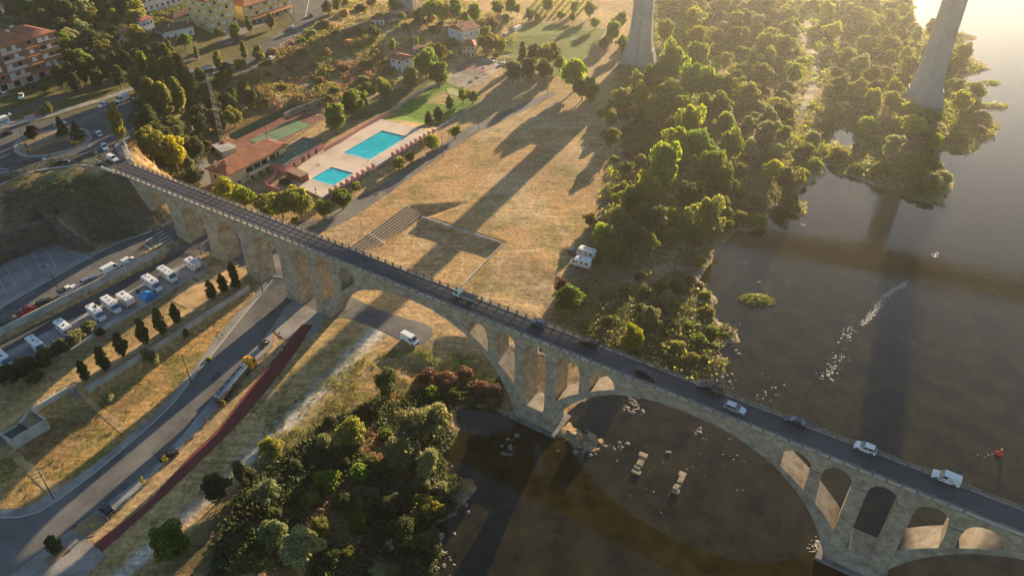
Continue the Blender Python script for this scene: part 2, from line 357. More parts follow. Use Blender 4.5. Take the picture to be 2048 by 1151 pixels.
isl2=polysd([W(u,v,0) for u,v in [(1966,163),(1985,161),(2006,168),(1995,174),(1975,170)]],XX,YY)
LSD=np.maximum(LSD,np.maximum(isl,isl2))
jit=(fbm(XX,YY,9,4,3)-.5)*7
S_=LSD+jit
cap=np.where(S_>0,.05+.16*S_,-.12+.14*S_)
cap=np.maximum(cap,-1.6)
ZZ=np.where(S_<26,np.minimum(ZZ,cap+np.clip(S_-14,0,12)*.25),ZZ)
for zz_,pl_ in ((8.0,[(460,284),(590,213),(655,234),(600,266),(562,296),(508,322),(465,304)]),):
    d=polysd([W(u,v,zz_) for u,v in pl_],XX,YY); m=np.clip(d+1.5,0,1); ZZ=ZZ*(1-m)+zz_*m
# local relief away from paved ground
relief=np.zeros_like(ZZ)
def roughen(poly_px,z,amp,s,seed,soft=8):
    global relief
    w=[W(u,v,z) for u,v in poly_px]; d=polysd(w,XX,YY); m=np.clip(d/soft,0,1)
    relief=relief+m*(fbm(XX,YY,s,4,seed)-.5)*amp
roughen([(900,620),(1250,380),(1250,130),(1300,-60),(1830,-60),(2030,220),(1900,420),(1480,470),(1400,600),(1450,780),(1100,700)],3,1.6,11,21)
roughen([(780,800),(900,760),(1000,800),(900,1150),(300,1160),(480,960),(650,880)],3,1.8,9,23)
roughen([(460,250),(520,150),(640,70),(800,130),(740,175),(600,195)],14,2.5,14,25)
roughen([(0,470),(0,400),(150,355),(250,370),(300,440),(120,430)],18,1.6,9,27,4)
roughen([(0,140),(0,-60),(300,-60),(260,60),(140,120)],40,4,18,29)
ZZ=ZZ+relief
def H(x,y):
    fx=min(max((x-GX0)/GS,0),nx-1.001); fy=min(max((y-GY0)/GS,0),ny-1.001)
    i=int(fx);j=int(fy);a=fx-i;b=fy-j
    return float(ZZ[j,i]*(1-a)*(1-b)+ZZ[j,i+1]*a*(1-b)+ZZ[j+1,i]*(1-a)*b+ZZ[j+1,i+1]*a*b)
def Hn(X,Y):
    fx=np.clip((X-GX0)/GS,0,nx-1.001); fy=np.clip((Y-GY0)/GS,0,ny-1.001)
    i=fx.astype(int);j=fy.astype(int);a=fx-i;b=fy-j
    return ZZ[j,i]*(1-a)*(1-b)+ZZ[j,i+1]*a*(1-b)+ZZ[j+1,i]*(1-a)*b+ZZ[j+1,i+1]*a*b
def G(u,v,dz=0):
    """point of the ground (raised by dz) where the sight line through photo pixel u,v meets it"""
    r=ray(u,v); z=70
    t0=(CH-60)/-r[2]; lt=t0; st=max(.5/FPX,0); t=t0
    step=.8/math.hypot(r[0],r[1])
    while t<900/r[1]:
        x,y,zz=r[0]*t,r[1]*t,CH+r[2]*t
        if zz<H(x,y)+dz:
            a,b=lt,t
            for _ in range(12):
                m=(a+b)/2
                if CH+r[2]*m<H(r[0]*m,r[1]*m)+dz: b=m
                else: a=m
            t=(a+b)/2; break
        lt=t;t+=step
    return (r[0]*t,r[1]*t,CH+r[2]*t)
# ---- ground colours (kinds of ground, painted by area)
Cc=np.zeros((*XX.shape,3)); 
def setc(c): return np.array(c)
base=setc((.30,.20,.10)); Cc[:]=base
def paint(poly,col,soft=2,op=1.0,jitter=0,seed=50,z=None,world=False,noise=None):
    if world: w=poly
    elif z is not None: w=[W(u,v,z) for u,v in poly]
    else: w=[G(u,v)[:2] for u,v in poly]
    xs=[p[0] for p in w]; ys=[p[1] for p in w]; pad=soft+jitter+2
    i0=max(0,int(min(xs)-pad-GX0)); i1=min(nx,int(max(xs)+pad-GX0)+2); j0=max(0,int(min(ys)-pad-GY0)); j1=min(ny,int(max(ys)+pad-GY0)+2)
    if i1<=i0 or j1<=j0: return
    X=XX[j0:j1,i0:i1];Y=YY[j0:j1,i0:i1]
    d=polysd(w,X,Y)
    if jitter: d=d+(fbm(X,Y,jitter*2.2,4,seed)-.5)*jitter*2
    m=np.clip(d/soft+.5,0,1)*op
    if noise: n=np.clip((fbm(X,Y,noise[0],4,seed+9)-noise[1])*noise[2],0,1); m=m*n
    Cc[j0:j1,i0:i1]=Cc[j0:j1,i0:i1]*(1-m[...,None])+np.array(col)*m[...,None]
DRY=(.47,.32,.16); DRY2=(.36,.245,.12); GRN=(.13,.15,.035); LUSH=(.13,.24,.03); SOIL=(.20,.13,.07); SCRUB=(.13,.115,.04); RUST=(.26,.10,.035); TAN=(.40,.29,.17); GREYT=(.3,.25,.19)
n1=fbm(XX,YY,30,4,61)[...,None]; Cc=np.array(DRY)*n1+np.array(DRY2)*(1-n1)
big=[(-3000,-500),(-3000,3000)]
# hills & slopes
paint([(-200,400),(-200,-80),(640,-80),(655,60),(480,165),(300,230),(280,300),(0,372)],SCRUB,6)
paint([(0,140),(0,-70),(420,-70),(330,60),(140,130)],GRN,8,.6,6,71,noise=(20,.45,6))
paint([(0,140),(0,-70),(420,-70),(330,60),(140,130)],TAN,8,.8,6,72,noise=(14,.55,8))
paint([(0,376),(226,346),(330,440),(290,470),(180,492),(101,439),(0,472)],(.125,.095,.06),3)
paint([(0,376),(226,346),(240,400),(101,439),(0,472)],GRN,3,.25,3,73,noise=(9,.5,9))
paint([(60,365),(120,345),(190,343),(222,358),(150,372),(80,380)],(.06,.085,.025),3,.8,2,74)
paint([(120,395),(220,378),(190,400),(110,420)],(.08,.10,.03),3,.9,2,75)
paint([(262,322),(300,230),(480,165),(640,60),(760,100),(800,140),(640,205),(446,275),(400,370)],(.20,.13,.06),5)
paint([(600,90),(700,70),(745,95),(800,170),(600,205),(520,215)],DRY,6,.9,8,76,noise=(16,.46,8))
paint([(560,130),(650,75),(730,85),(745,130),(640,170)],GRN,6,.9,6,77,noise=(12,.47,8))
paint([(690,60),(735,62),(760,100),(720,100)],LUSH,3,.7,3,78)
paint([(270,320),(320,330),(400,380),(395,385),(300,340)],DRY,3,.9,2,79)
paint([(640,240),(730,195),(880,150),(830,200),(760,238)],(.10,.12,.035),4,.9,4,80)
paint([(760,240),(850,180),(890,165),(960,190),(955,212),(870,250)],LUSH,3,1,2,81)
paint([(850,205),(890,180),(925,190),(890,210)],DRY,3,.9,2,82)
paint([(985,112),(1062,43),(1214,58),(1135,160)],(.17,.2,.055),1.5)
paint([(1000,0),(1180,0),(1170,40),(1050,38),(1000,30)],(.50,.37,.15),4)
# field: mown dry grass with greener patches
FIELD=[(700,430),(900,300),(1100,190),(1180,225),(1250,300),(1230,400),(1170,520),(1110,620),(1000,600),(830,560)]
paint(FIELD,(.48,.29,.125),4,.9)
paint(FIELD,(.54,.40,.23),4,.6,5,84,noise=(22,.5,7))
paint(FIELD,GRN,4,.5,5,85,noise=(7,.62,9))
paint([(1000,500),(1150,480),(1110,620),(960,600)],GRN,8,.45,5,86,noise=(5,.5,7))
paint([(985,520),(1040,490),(1120,620),(1040,620)],TAN,6,.6,5,87)
paint([(700,430),(770,395),(830,410),(700,490),(640,460)],TAN,3,.8,3,88,noise=(7,.42,7))
paint(FIELD,(.33,.21,.10),5,.55,5,183,noise=(26,.5,6))
paint(FIELD,(.22,.19,.07),5,.5,3,184,noise=(11,.58,8))
for tk_,wd_ in (([(1145,520),(1090,500),(1010,500),(960,620)],5),([(1150,540),(1100,560),(1040,600),(1000,640)],6),([(900,330),(960,340),(1060,330),(1180,260)],4),([(760,470),(800,440),(860,400),(960,380),(1080,400),(1150,500)],5),([(1110,200),(1080,260),(1010,320),(930,400)],4)):
    l_=[G(u,v)[:2] for u,v in tk_]
    a_=offset_line(l_,wd_*.16); b_=offset_line(l_,-wd_*.16); paint(a_+b_[::-1],(.56,.44,.29),1.6,.45,1.0,140+wd_,world=True,noise=(6,.3,5))
paint([(843,434),(1007,487),(923,572),(757,515)],(.46,.30,.14),1)
paint([(843,434),(1007,487),(923,572),(757,515)],(.58,.43,.24),3,.5,3,89,noise=(6,.5,8))
# flood plain
paint([(1100,640),(1180,470),(1250,300),(1230,150),(1300,-70),(1850,-70),(2040,230),(1900,430),(1490,480),(1420,600),(1480,790),(1250,760)],(.155,.115,.045),6,.95,5,90)
paint([(1250,-70),(1840,-70),(2040,220),(1900,430),(1490,480),(1350,300)],GRN,6,.9,8,91,noise=(12,.46,7))
paint([(1250,-70),(1840,-70),(1900,200),(1500,330),(1350,200)],DRY,6,.8,8,92,noise=(14,.55,9))
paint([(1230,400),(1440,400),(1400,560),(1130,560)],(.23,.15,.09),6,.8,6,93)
paint([(1240,560),(1330,520),(1390,430),(1370,500),(1330,560),(1250,575)],(.36,.26,.16),3,.8,2,94)
paint([(1605,35),(1618,30),(1612,65),(1630,100),(1640,130),(1632,175),(1612,215),(1600,215),(1622,170),(1624,130),(1612,100),(1604,70)],(.6,.42,.22),2,1,1,95)
paint([(1570,70),(1600,90),(1605,210),(1560,300),(1500,280)],TAN,5,.7,5,96,noise=(8,.5,8))
# near bank
paint([(780,690),(1000,700),(1050,820),(900,1151),(200,1160),(420,1020),(560,900),(700,760)],(.33,.22,.10),5,1,4,97)
paint([(800,700),(960,650),(1030,760),(1000,800),(860,780)],DRY,4,.9,4,98,noise=(8,.4,6))
paint([(800,700),(900,700),(985,745),(960,780),(860,730)],LUSH,3,.8,3,99,noise=(6,.45,9))
paint([(830,735),(980,730),(1010,790),(930,815),(850,800)],RUST,4,.95,3,100,noise=(6,.4,9))
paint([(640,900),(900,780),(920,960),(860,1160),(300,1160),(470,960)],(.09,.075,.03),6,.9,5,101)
paint([(700,840),(800,810),(790,880),(700,930)],(.42,.25,.08),4,.85,4,102,noise=(5,.45,9))
paint([(560,820),(760,720),(780,800),(650,900),(520,960)],GRN,5,.5,4,103,noise=(5,.52,9))
# terrace lawns
paint([(0,770),(150,700),(420,540),(500,560),(500,600),(350,690),(170,800),(0,900)],(.40,.27,.11),2)
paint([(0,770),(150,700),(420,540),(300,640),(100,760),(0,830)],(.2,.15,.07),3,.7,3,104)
paint([(0,900),(170,800),(505,600),(380,770),(100,1010),(0,1020)],(.46,.28,.10),2,.95)
paint([(0,900),(170,800),(505,600),(380,770),(100,1010),(0,1020)],GRN,3,.65,3,105,noise=(6,.5,9))
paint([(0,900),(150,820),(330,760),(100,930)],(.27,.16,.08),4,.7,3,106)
# strips between road, cycle path and gravel track
paint([(210,1110),(330,990),(640,650),(780,640),(740,720),(560,880),(400,1040),(240,1151)],(.5,.34,.15),3,.9,2,107)
paint([(210,1110),(330,990),(640,650),(780,640),(740,720),(560,880),(400,1040),(240,1151)],GRN,3,.5,2,108,noise=(4,.56,9))
paint([(190,1180),(310,1080),(410,988),(490,908),(600,800),(690,705),(745,655),(775,660),(710,725),(605,830),(500,928),(425,1000),(320,1092),(225,1180)],(.46,.40,.32),2.6,.95,1.6,109)
paint([(190,1180),(310,1080),(410,988),(490,908),(600,800),(690,705),(745,655),(775,660),(710,725),(605,830),(500,928),(425,1000),(320,1092),(225,1180)],(.56,.51,.43),1.5,.85,1.2,110,noise=(6,.36,6))
# banks: pale gravel at the water line, wet mud below
g=np.clip(1-np.abs(S_-0.3)/2.4,0,1)*np.clip((fbm(XX,YY,14,3,111)-.42)*7,0,1)
Cc=Cc*(1-g[...,None]*.85)+np.array((.46,.38,.29))*g[...,None]*.85
g=np.clip(-S_/1.5,0,1)[...,None]; Cc=Cc*(1-g)+np.array((.10,.085,.045))*g
# ---- build terrain mesh with a coarse skirt to the horizon
fx_=np.concatenate([GX0-np.array([9000,5000,2600,1200,600,300,120,40.]),gx,GX1+np.array([40,120,300,600,1200,2600,5000,9000.])])
fy_=np.concatenate([GY0-np.array([8000,4000,2500,1000,400,120,30.]),gy,GY1+np.array([40,120,300,600,1200,2600,5000,9000.])])
FX,FY=np.meshgrid(fx_,fy_)
FZ=Hn(FX,FY); far=np.maximum(np.maximum(GX0-FX,FX-GX1),np.maximum(GY0-FY,FY-GY1)); far=np.clip(far,0,None)
FZ=np.where(far>0,np.where(FX>160,3+far*.01,FZ+np.minimum(far*.05,60)),FZ)
m=(FX>140)&(FY>GY1); FZ=np.where(m,-1,FZ)
ci=np.clip(((FX-GX0)/GS).astype(int),0,nx-1); cj=np.clip(((FY-GY0)/GS).astype(int),0,ny-1)
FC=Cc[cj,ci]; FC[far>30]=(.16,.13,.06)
h_,w_=FX.shape; idx=np.arange(h_*w_).reshape(h_,w_)
Fq=np.stack([idx[:-1,:-1],idx[:-1,1:],idx[1:,1:],idx[1:,:-1]],-1).reshape(-1,4)
def groundmat():
    m=bpy.data.materials.new('ground_soil_and_grass'); m.use_nodes=True; nt=m.node_tree; b=nt.nodes['Principled BSDF']; b.inputs['Roughness'].default_value=.95; b.inputs['Specular IOR Level'].default_value=.15
    at=N(nt,'ShaderNodeAttribute'); at.attribute_name='Col'
    g=N(nt,'ShaderNodeNewGeometry')
    def noise(s,d=5,ro=.65,st=None):
        n=N(nt,'ShaderNodeTexNoise'); n.inputs['Scale'].default_value=s; n.inputs['Detail'].default_value=d; n.inputs['Roughness'].default_value=ro
        if st:
            mp=N(nt,'ShaderNodeMapping'); mp.inputs['Scale'].default_value=st[:3]; mp.inputs['Rotation'].default_value=(0,0,st[3]); nt.links.new(g.outputs['Position'],mp.inputs[0]); nt.links.new(mp.outputs[0],n.inputs['Vector'])
        else: nt.links.new(g.outputs['Position'],n.inputs['Vector'])
        return n
    a=noise(.9,6,.7); c=noise(.35,5,.7,(.28,2.2,1,R(18))); e=noise(4.5,3)
    def mr(n,lo,hi,f0=.3,f1=.7):
        r=N(nt,'ShaderNodeMapRange'); r.inputs[1].default_value=f0; r.inputs[2].default_value=f1; r.inputs[3].default_value=lo; r.inputs[4].default_value=hi; nt.links.new(n.outputs['Fac'],r.inputs[0]); return r
    x=mr(a,.45,1.5); y=mr(c,.68,1.3); z=mr(e,.72,1.28)
    m1=N(nt,'ShaderNodeMath',operation='MULTIPLY'); m2=N(nt,'ShaderNodeMath',operation='MULTIPLY')
    nt.links.new(x.outputs[0],m1.inputs[0]); nt.links.new(y.outputs[0],m1.inputs[1]); nt.links.new(m1.outputs[0],m2.inputs[0]); nt.links.new(z.outputs[0],m2.inputs[1])
    vm=N(nt,'ShaderNodeVectorMath',operation='SCALE'); nt.links.new(at.outputs['Color'],vm.inputs[0]); nt.links.new(m2.outputs[0],vm.inputs['Scale'])
    # weeds
    w=noise(1.7,4); wr=N(nt,'ShaderNodeValToRGB'); wr.color_ramp.elements[0].position=.6; wr.color_ramp.elements[1].position=.68; nt.links.new(w.outputs['Fac'],wr.inputs[0])
    w2=N(nt,'ShaderNodeMath',operation='MULTIPLY'); w2.inputs[1].default_value=.55; nt.links.new(wr.outputs[0],w2.inputs[0])
    mx=N(nt,'ShaderNodeMix',data_type='RGBA'); nt.links.new(w2.outputs[0],mx.inputs[0]); nt.links.new(vm.outputs[0],mx.inputs[6]); mx.inputs[7].default_value=(.12,.11,.035,1)
    nt.links.new(mx.outputs[2],b.inputs['Base Color'])
    ad=N(nt,'ShaderNodeMath',operation='ADD'); nt.links.new(a.outputs['Fac'],ad.inputs[0]); nt.links.new(e.outputs['Fac'],ad.inputs[1])
    bn=N(nt,'ShaderNodeBump'); bn.inputs['Strength'].default_value=.55; bn.inputs['Distance'].default_value=.35; nt.links.new(ad.outputs[0],bn.inputs['Height']); nt.links.new(bn.outputs[0],b.inputs['Normal'])
    return m
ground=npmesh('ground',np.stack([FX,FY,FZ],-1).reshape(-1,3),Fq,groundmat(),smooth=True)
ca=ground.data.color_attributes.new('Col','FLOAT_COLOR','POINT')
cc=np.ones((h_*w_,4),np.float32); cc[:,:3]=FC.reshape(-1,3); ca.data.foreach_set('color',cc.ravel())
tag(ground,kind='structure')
# ---- river
def watermat():
    m=bpy.data.materials.new('river_water'); m.use_nodes=True; nt=m.node_tree; b=nt.nodes['Principled BSDF']; out=nt.nodes['Material Output']
    g=N(nt,'ShaderNodeNewGeometry')
    def noise(s,d=4,st=None,ro=.55):
        n=N(nt,'ShaderNodeTexNoise'); n.inputs['Scale'].default_value=s; n.inputs['Detail'].default_value=d; n.inputs['Roughness'].default_value=ro
        if st:
            mp=N(nt,'ShaderNodeMapping'); mp.inputs['Scale'].default_value=st[:3]; mp.inputs['Rotation'].default_value=(0,0,st[3]); nt.links.new(g.outputs['Position'],mp.inputs[0]); nt.links.new(mp.outputs[0],n.inputs['Vector'])
        else: nt.links.new(g.outputs['Position'],n.inputs['Vector'])
        return n
    bed=noise(.16,7,ro=.7); r=N(nt,'ShaderNodeValToRGB'); e=r.color_ramp.elements; e[0].position=.38; e[0].color=(.012,.011,.004,1); e[1].position=.72; e[1].color=(.042,.034,.012,1)
    nt.links.new(bed.outputs['Fac'],r.inputs[0]); nt.links.new(r.outputs[0],b.inputs['Base Color'])
    b.inputs['Roughness'].default_value=.05; b.inputs['IOR'].default_value=1.333; b.inputs['Specular IOR Level'].default_value=.62
    w1=noise(1.6,4,(1,.4,1,R(25))); w2=noise(.25,3); w3=noise(.03,2)
    ad=N(nt,'ShaderNodeMath',operation='MULTIPLY_ADD'); nt.links.new(w2.outputs['Fac'],ad.inputs[0]); ad.inputs[1].default_value=1.5; nt.links.new(w1.outputs['Fac'],ad.inputs[2])
    st=N(nt,'ShaderNodeMapRange'); st.inputs[1].default_value=.4; st.inputs[2].default_value=.65; st.inputs[3].default_value=.025; st.inputs[4].default_value=.1
    nt.links.new(w3.outputs['Fac'],st.inputs[0])
    bn=N(nt,'ShaderNodeBump'); bn.inputs['Distance'].default_value=.25; nt.links.new(st.outputs[0],bn.inputs['Strength']); nt.links.new(ad.outputs[0],bn.inputs['Height']); nt.links.new(bn.outputs[0],b.inputs['Normal'])
    return m
M['water']=watermat()
wm=MB(); wm.face([(-60,-7900,0),(9350,-7900,0),(9350,9700,0),(-60,9700,0)])
tag(wm.build('river',M['water']),kind='structure')
# ---------------------------------------------------------------- roads, paths, pavements (sheets draped on the ground)
def smooth_line(w,step=2.5,closed=False):
    """Catmull-Rom through world points"""
    n=len(w); out=[]
    rngi=range(n if closed else n-1)
    for i in rngi:
        p=[w[(i+k)%n] if closed else w[min(max(i+k,0),n-1)] for k in (-1,0,1,2)]
        m=max(1,int(math.dist(p[1][:2],p[2][:2])/step))
        for j in range(m):
            t=j/m
            out.append(tuple(.5*(2*p[1][k]+(-p[0][k]+p[2][k])*t+(2*p[0][k]-5*p[1][k]+4*p[2][k]-p[3][k])*t*t+(-p[0][k]+3*p[1][k]-3*p[2][k]+p[3][k])*t**3) for k in (0,1)))
    if not closed: out.append(tuple(w[-1][:2]))
    return out
def densify(w,step=1.0):
    out=[]
    for i in range(len(w)):
        a=w[i];b=w[(i+1)%len(w)]; m=max(1,int(math.dist(a,b)/step))
        for j in range(m): t=j/m; out.append((a[0]+(b[0]-a[0])*t,a[1]+(b[1]-a[1])*t))
    return out
def drape(name,w,m,dz=.06,thick=0,kind='structure',label=None,cat=None,flat=None,parent=None,group=None):
    w=densify([tuple(p[:2]) for p in w]); xs=[p[0] for p in w]; ys=[p[1] for p in w]
    X,Y=np.meshgrid(np.arange(math.floor(min(xs)),math.ceil(max(xs))+1),np.arange(math.floor(min(ys)),math.ceil(max(ys))+1))
    d=polysd(w,X.astype(float),Y.astype(float)); ins=[(float(x),float(y)) for x,y in zip(X[d>.4],Y[d>.4])]
    pts=[Vector(p) for p in w+ins]; nb=len(w)
    vo,_,fo,_,_,_=delaunay_2d_cdt(pts,[],[list(range(nb))],1,1e-5)
    V=[(p[0],p[1],(H(p[0],p[1]) if flat is None else flat)+dz) for p in vo]
    F=[tuple(f) for f in fo]
    mb=MB(); mb.v=V
    for f in F:
        a,b,c=[V[i] for i in f[:3]]
        mb.f.append(list(f) if (b[0]-a[0])*(c[1]-a[1])-(b[1]-a[1])*(c[0]-a[0])>0 else list(f)[::-1])
    if thick:
        n=len(mb.v); bd=[(p[0],p[1],(H(*p) if flat is None else flat)+dz) for p in w]
        for i in range(nb):
            a=bd[i];b=bd[(i+1)%nb]; mb.face([a,b,(b[0],b[1],b[2]-thick),(a[0],a[1],a[2]-thick)])
    o=mb.build(name,m,parent)
    if kind: tag(o,kind=kind)
    if label: tag(o,label,cat,group)
    return o
def pxp(pts,smooth=False,step=2.5): 
    w=[G(u,v)[:2] for u,v in pts]
    return smooth_line(w,step) if smooth else w
def strip(name,w,width,m,dz=.08,thick=0,dash=None,**k):
    """band of constant width along a world polyline"""
    if dash is None:
        a=offset_line(w,width/2); b=offset_line(w,-width/2)
        mb=MB()
        for i in range(len(w)-1):
            q=[a[i],b[i],b[i+1],a[i+1]]; q=[(p[0],p[1],H(*p)+dz) for p in q]; mb.face(q)
            if thick:
                for e0,e1 in ((q[0],q[3]),(q[2],q[1])): mb.face([e0,e1,(e1[0],e1[1],e1[2]-thick),(e0[0],e0[1],e0[2]-thick)])
        return mb
def dashes(mb,w,width,on,off,dz=.09):
    # resample
    L=0; s=0; acc=[0]
    for a,b in zip(w[:-1],w[1:]): acc.append(acc[-1]+math.dist(a,b))
    def at(d):
        for i in range(len(w)-1):
            if acc[i+1]>=d:
                t=(d-acc[i])/max(1e-6,acc[i+1]-acc[i]); return (w[i][0]+(w[i+1][0]-w[i][0])*t,w[i][1]+(w[i+1][1]-w[i][1])*t)
        return w[-1]
    d=0
    while d+on<acc[-1]:
        a,b=at(d),at(d+on); ang=math.atan2(b[1]-a[1],b[0]-a[0]); px,py=-math.sin(ang)*width/2,math.cos(ang)*width/2
        mb.face([(p[0],p[1],H(*p)+dz) for p in ((a[0]-px,a[1]-py),(b[0]-px,b[1]-py),(b[0]+px,b[1]+py),(a[0]+px,a[1]+py))]); d+=on+off
# -- riverside road with the tanker
rl=pxp([(-60,1040),(0,1035),(40,1034),(77,1024),(110,1004),(187,947),(267,880),(333,820),(383,761),(467,655),(512,600),(545,560)],True)
rr=pxp([(600,560),(590,600),(572,610),(543,656),(430,790),(313,927),(187,1025),(143,1057),(20,1151),(-60,1215)],True)
drape('riverside_road',rl+rr,M['asphalt'],.05)
pv_=pxp([(-60,1022),(0,1017),(40,1017),(72,1006),(105,985),(187,930),(267,864),(330,804),(378,748),(455,648),(498,602),(530,560)],True)
drape('riverside_pavement',rl[:-1]+pv_[::-1],M['pave'],.16,.14)
kb=strip('',rl,.28,None,.185,.15); tag(kb.build('kerb',M['kerb']),kind='structure')
bayl=pxp([(187,1025),(313,927),(430,790),(500,708),(543,656)],True); bayr=pxp([(545,690),(510,730),(478,766),(383,874),(290,965),(217,1038)],True)
drape('parking_bay_paving',bayl+bayr,M['cobble'],.075)
bay2=pxp([(543,656),(572,612),(592,600),(650,632),(640,660),(606,682),(560,676)]); drape('forecourt_paving',bay2,M['pave'],.09)
drape('verge_paving',pxp([(143,1057),(60,1120),(20,1151),(-10,1180),(120,1180),(173,1151),(212,1110),(188,1090),(170,1075)]),M['pave'],.1)
tp=pxp([(140,1062),(146,1058),(190,1027),(214,1040),(190,1070),(172,1075)]); drape('planting_bed',tp,M['dirt'],.12)
drape('planting_bed',pxp([(88,1120),(128,1090),(144,1100),(102,1131)]),M['dirt'],.12)
for c in ([(75,1140),(66,1128),(112,1092),(120,1102)],[(160,1056),(140,1040),(135,1044),(155,1060)]): pass
# red cycle path
cl=pxp([(186,1088),(290,1009),(379,912),(435,859),(480,800),(558,706),(604,648)],True); cr=pxp([(626,650),(585,713),(531,783),(477,846),(417,906),(334,986),(203,1104)],True)
for k_,pt_ in enumerate([[(505,640),(520,625),(528,633),(514,648)],[(300,905),(345,860),(356,868),(312,914)],[(120,1075),(150,1048),(162,1056),(134,1084)],[(420,760),(436,742),(444,750),(428,768)]]): drape('asphalt_patch',pxp(pt_),M['asphalt_dark'],.062)
drape('asphalt_patch',pxp([(250,520),(285,503),(291,508),(256,526)]),M['asphalt_dark'],.068)
drape('red_cycle_path',cl+cr,M['redpath'],.1)
# asphalt pad by the white van
drape('asphalt_turning_area',pxp([(640,560),(700,592),(760,620),(850,648),(866,658),(862,675),(846,690),(812,684),(760,660),(700,636),(655,632),(640,640),(600,600)]),M['asphalt'],.05)
drape('under_bridge_paving',pxp([(498,602),(530,560),(500,545),(470,520),(430,505),(404,508),(330,515),(345,490),(420,452),(500,470),(600,520),(640,560),(600,600),(590,605),(555,600)]),M['asphalt'],.045)
# path behind the pools
pl=pxp([(470,455),(560,455),(600,440),(640,440),(700,402),(760,372),(820,330),(880,290),(950,248),(1010,222),(1105,182)],True)
pr=pxp([(1110,190),(1020,235),(960,262),(900,300),(840,342),(780,385),(720,425),(650,462),(600,478),(540,480)],True)
drape('park_lane',pl+pr,M['asphalt'],.05)
# motorhome parking road, pitches
drape('motorhome_parking_road',pxp([(-80,752),(0,710),(110,655),(250,587),(395,512),(425,490),(360,505),(332,516),(165,601),(0,686),(-80,726)]),M['asphalt_dark'],.06)
drape('motorhome_pitches',pxp([(-80,752),(0,710),(110,655),(250,587),(395,512),(417,533),(300,604),(150,693),(0,766),(-80,804)]),M['cobble'],.07)
kb=strip('',pxp([(-80,806),(0,768),(150,695),(300,606),(417,535),(400,513)]),.35,None,.2,.2); tag(kb.build('kerb',M['kerb']),kind='structure')
drape('terrace_plaza',pxp([(380,555),(433,528),(492,560),(486,566),(420,600),(404,634),(340,600)]),M['sandpath'],.06)
sp=pxp([(-60,882),(0,852),(57,812),(160,750),(203,727),(300,673),(363,624),(417,596)],True); sp2=pxp([(425,603),(370,636),(306,685),(212,738),(166,760),(134,776),(62,820),(0,866),(-60,898)],True)
drape('sandy_terrace_path',sp+sp2,M['sandpath'],.06)
drape('sandy_lawn_path',pxp([(164,797),(178,793),(267,863),(250,873)]),M['sandpath'],.06)
drape('sandy_lawn_path',pxp([(10,902),(28,896),(123,979),(104,994)]),M['sandpath'],.06)
# upper road and parking lot
drape('upper_road',pxp([(-80,688),(0,650),(165,568),(326,486),(352,478),(372,470),(360,440),(300,462),(240,484),(180,510),(100,556),(0,600),(-80,640)]),M['asphalt'],.06)
drape('parking_lot',pxp([(-80,585),(0,530),(102,486),(160,506),(185,508),(240,483),(180,515),(100,560),(0,618),(-80,660)]),M['cobble'],.09)
kb=strip('',pxp([(-80,655),(0,616),(100,560),(185,512),(240,484),(300,464),(352,438)]),.3,None,.2,.15); tag(kb.build('kerb',M['kerb']),kind='structure')
mk=MB()
for a,b in [((8,527),(32,570)),((35,515),(62,558)),((61,504),(85,545)),((87,493),(112,533)),((160,507),(185,520)),((0,560),(8,580))]:
    p=G(*a)[:2];q=G(*b)[:2]; ang=math.atan2(q[1]-p[1],q[0]-p[0]);ox,oy=-math.sin(ang)*.1,math.cos(ang)*.1
    mk.face([(x,y,H(x,y)+.13) for x,y in ((p[0]-ox,p[1]-oy),(q[0]-ox,q[1]-oy),(q[0]+ox,q[1]+oy),(p[0]+ox,p[1]+oy))])
for k in range(6):   # zebra crossing
    a=(292+k*5.5,482+k*4.6); b=(a[0]+34,a[1]-20); p=G(*a)[:2];q=G(*b)[:2]; ang=math.atan2(q[1]-p[1],q[0]-p[0]);ox,oy=-math.sin(ang)*.22,math.cos(ang)*.22
    mk.face([(x,y,H(x,y)+.12) for x,y in ((p[0]-ox,p[1]-oy),(q[0]-ox,q[1]-oy),(q[0]+ox,q[1]+oy),(p[0]+ox,p[1]+oy))])
dashes(mk,pxp([(-80,655),(60,590),(200,520),(300,470)],True),.12,3,5,.1)
dashes(mk,pxp([(289,490),(304,500)]),.5,4,5,.12)
tag(mk.build('road_markings',M['line']),kind='structure')
# roundabout and town roads (plateau, z 26)
plate=pxp([(-150,425),(0,368),(70,341),(130,332),(185,331),(225,341),(247,347),(264,324),(250,300),(258,262),(285,228),(330,196),(390,165),(440,150),(500,143),(545,112),(600,75),(636,52),(650,15),(655,-35),(575,-35),(570,15),(590,42),(565,64),(520,90),(470,114),(430,130),(400,142),(330,168),(270,188),(200,214),(100,240),(30,254),(-60,276),(-200,300)])
drape('shop_forecourt',pxp([(430,90),(465,62),(540,28),(560,4),(572,-20),(590,-20),(572,22),(545,44),(500,62),(455,92)]),M['asphalt'],.08)
drape('town_road',plate,M['asphalt_dark'],.07)
drape('town_pavement',pxp([(-60,275),(30,252),(100,235),(200,205),(270,180),(330,160),(328,154),(268,173),(198,199),(98,226),(28,243),(-60,264)]),M['pave'],.2,.15)
kb=strip('',pxp([(-150,428),(0,370),(25,360),(70,343),(130,334),(185,333),(222,342)],True),.5,None,.25,.2); tag(kb.build('kerb',M['kerb']),kind='structure')
drape('town_pavement',pxp([(252,302),(262,262),(248,268),(236,285),(228,290),(236,308),(262,331),(268,325)]),M['pave'],.2,.15)
drape('town_pavement',pxp([(258,250),(270,225),(277,228),(268,262),(262,262)]),M['pave'],.2,.15)
rb=[]
c0=W(103,286,26)
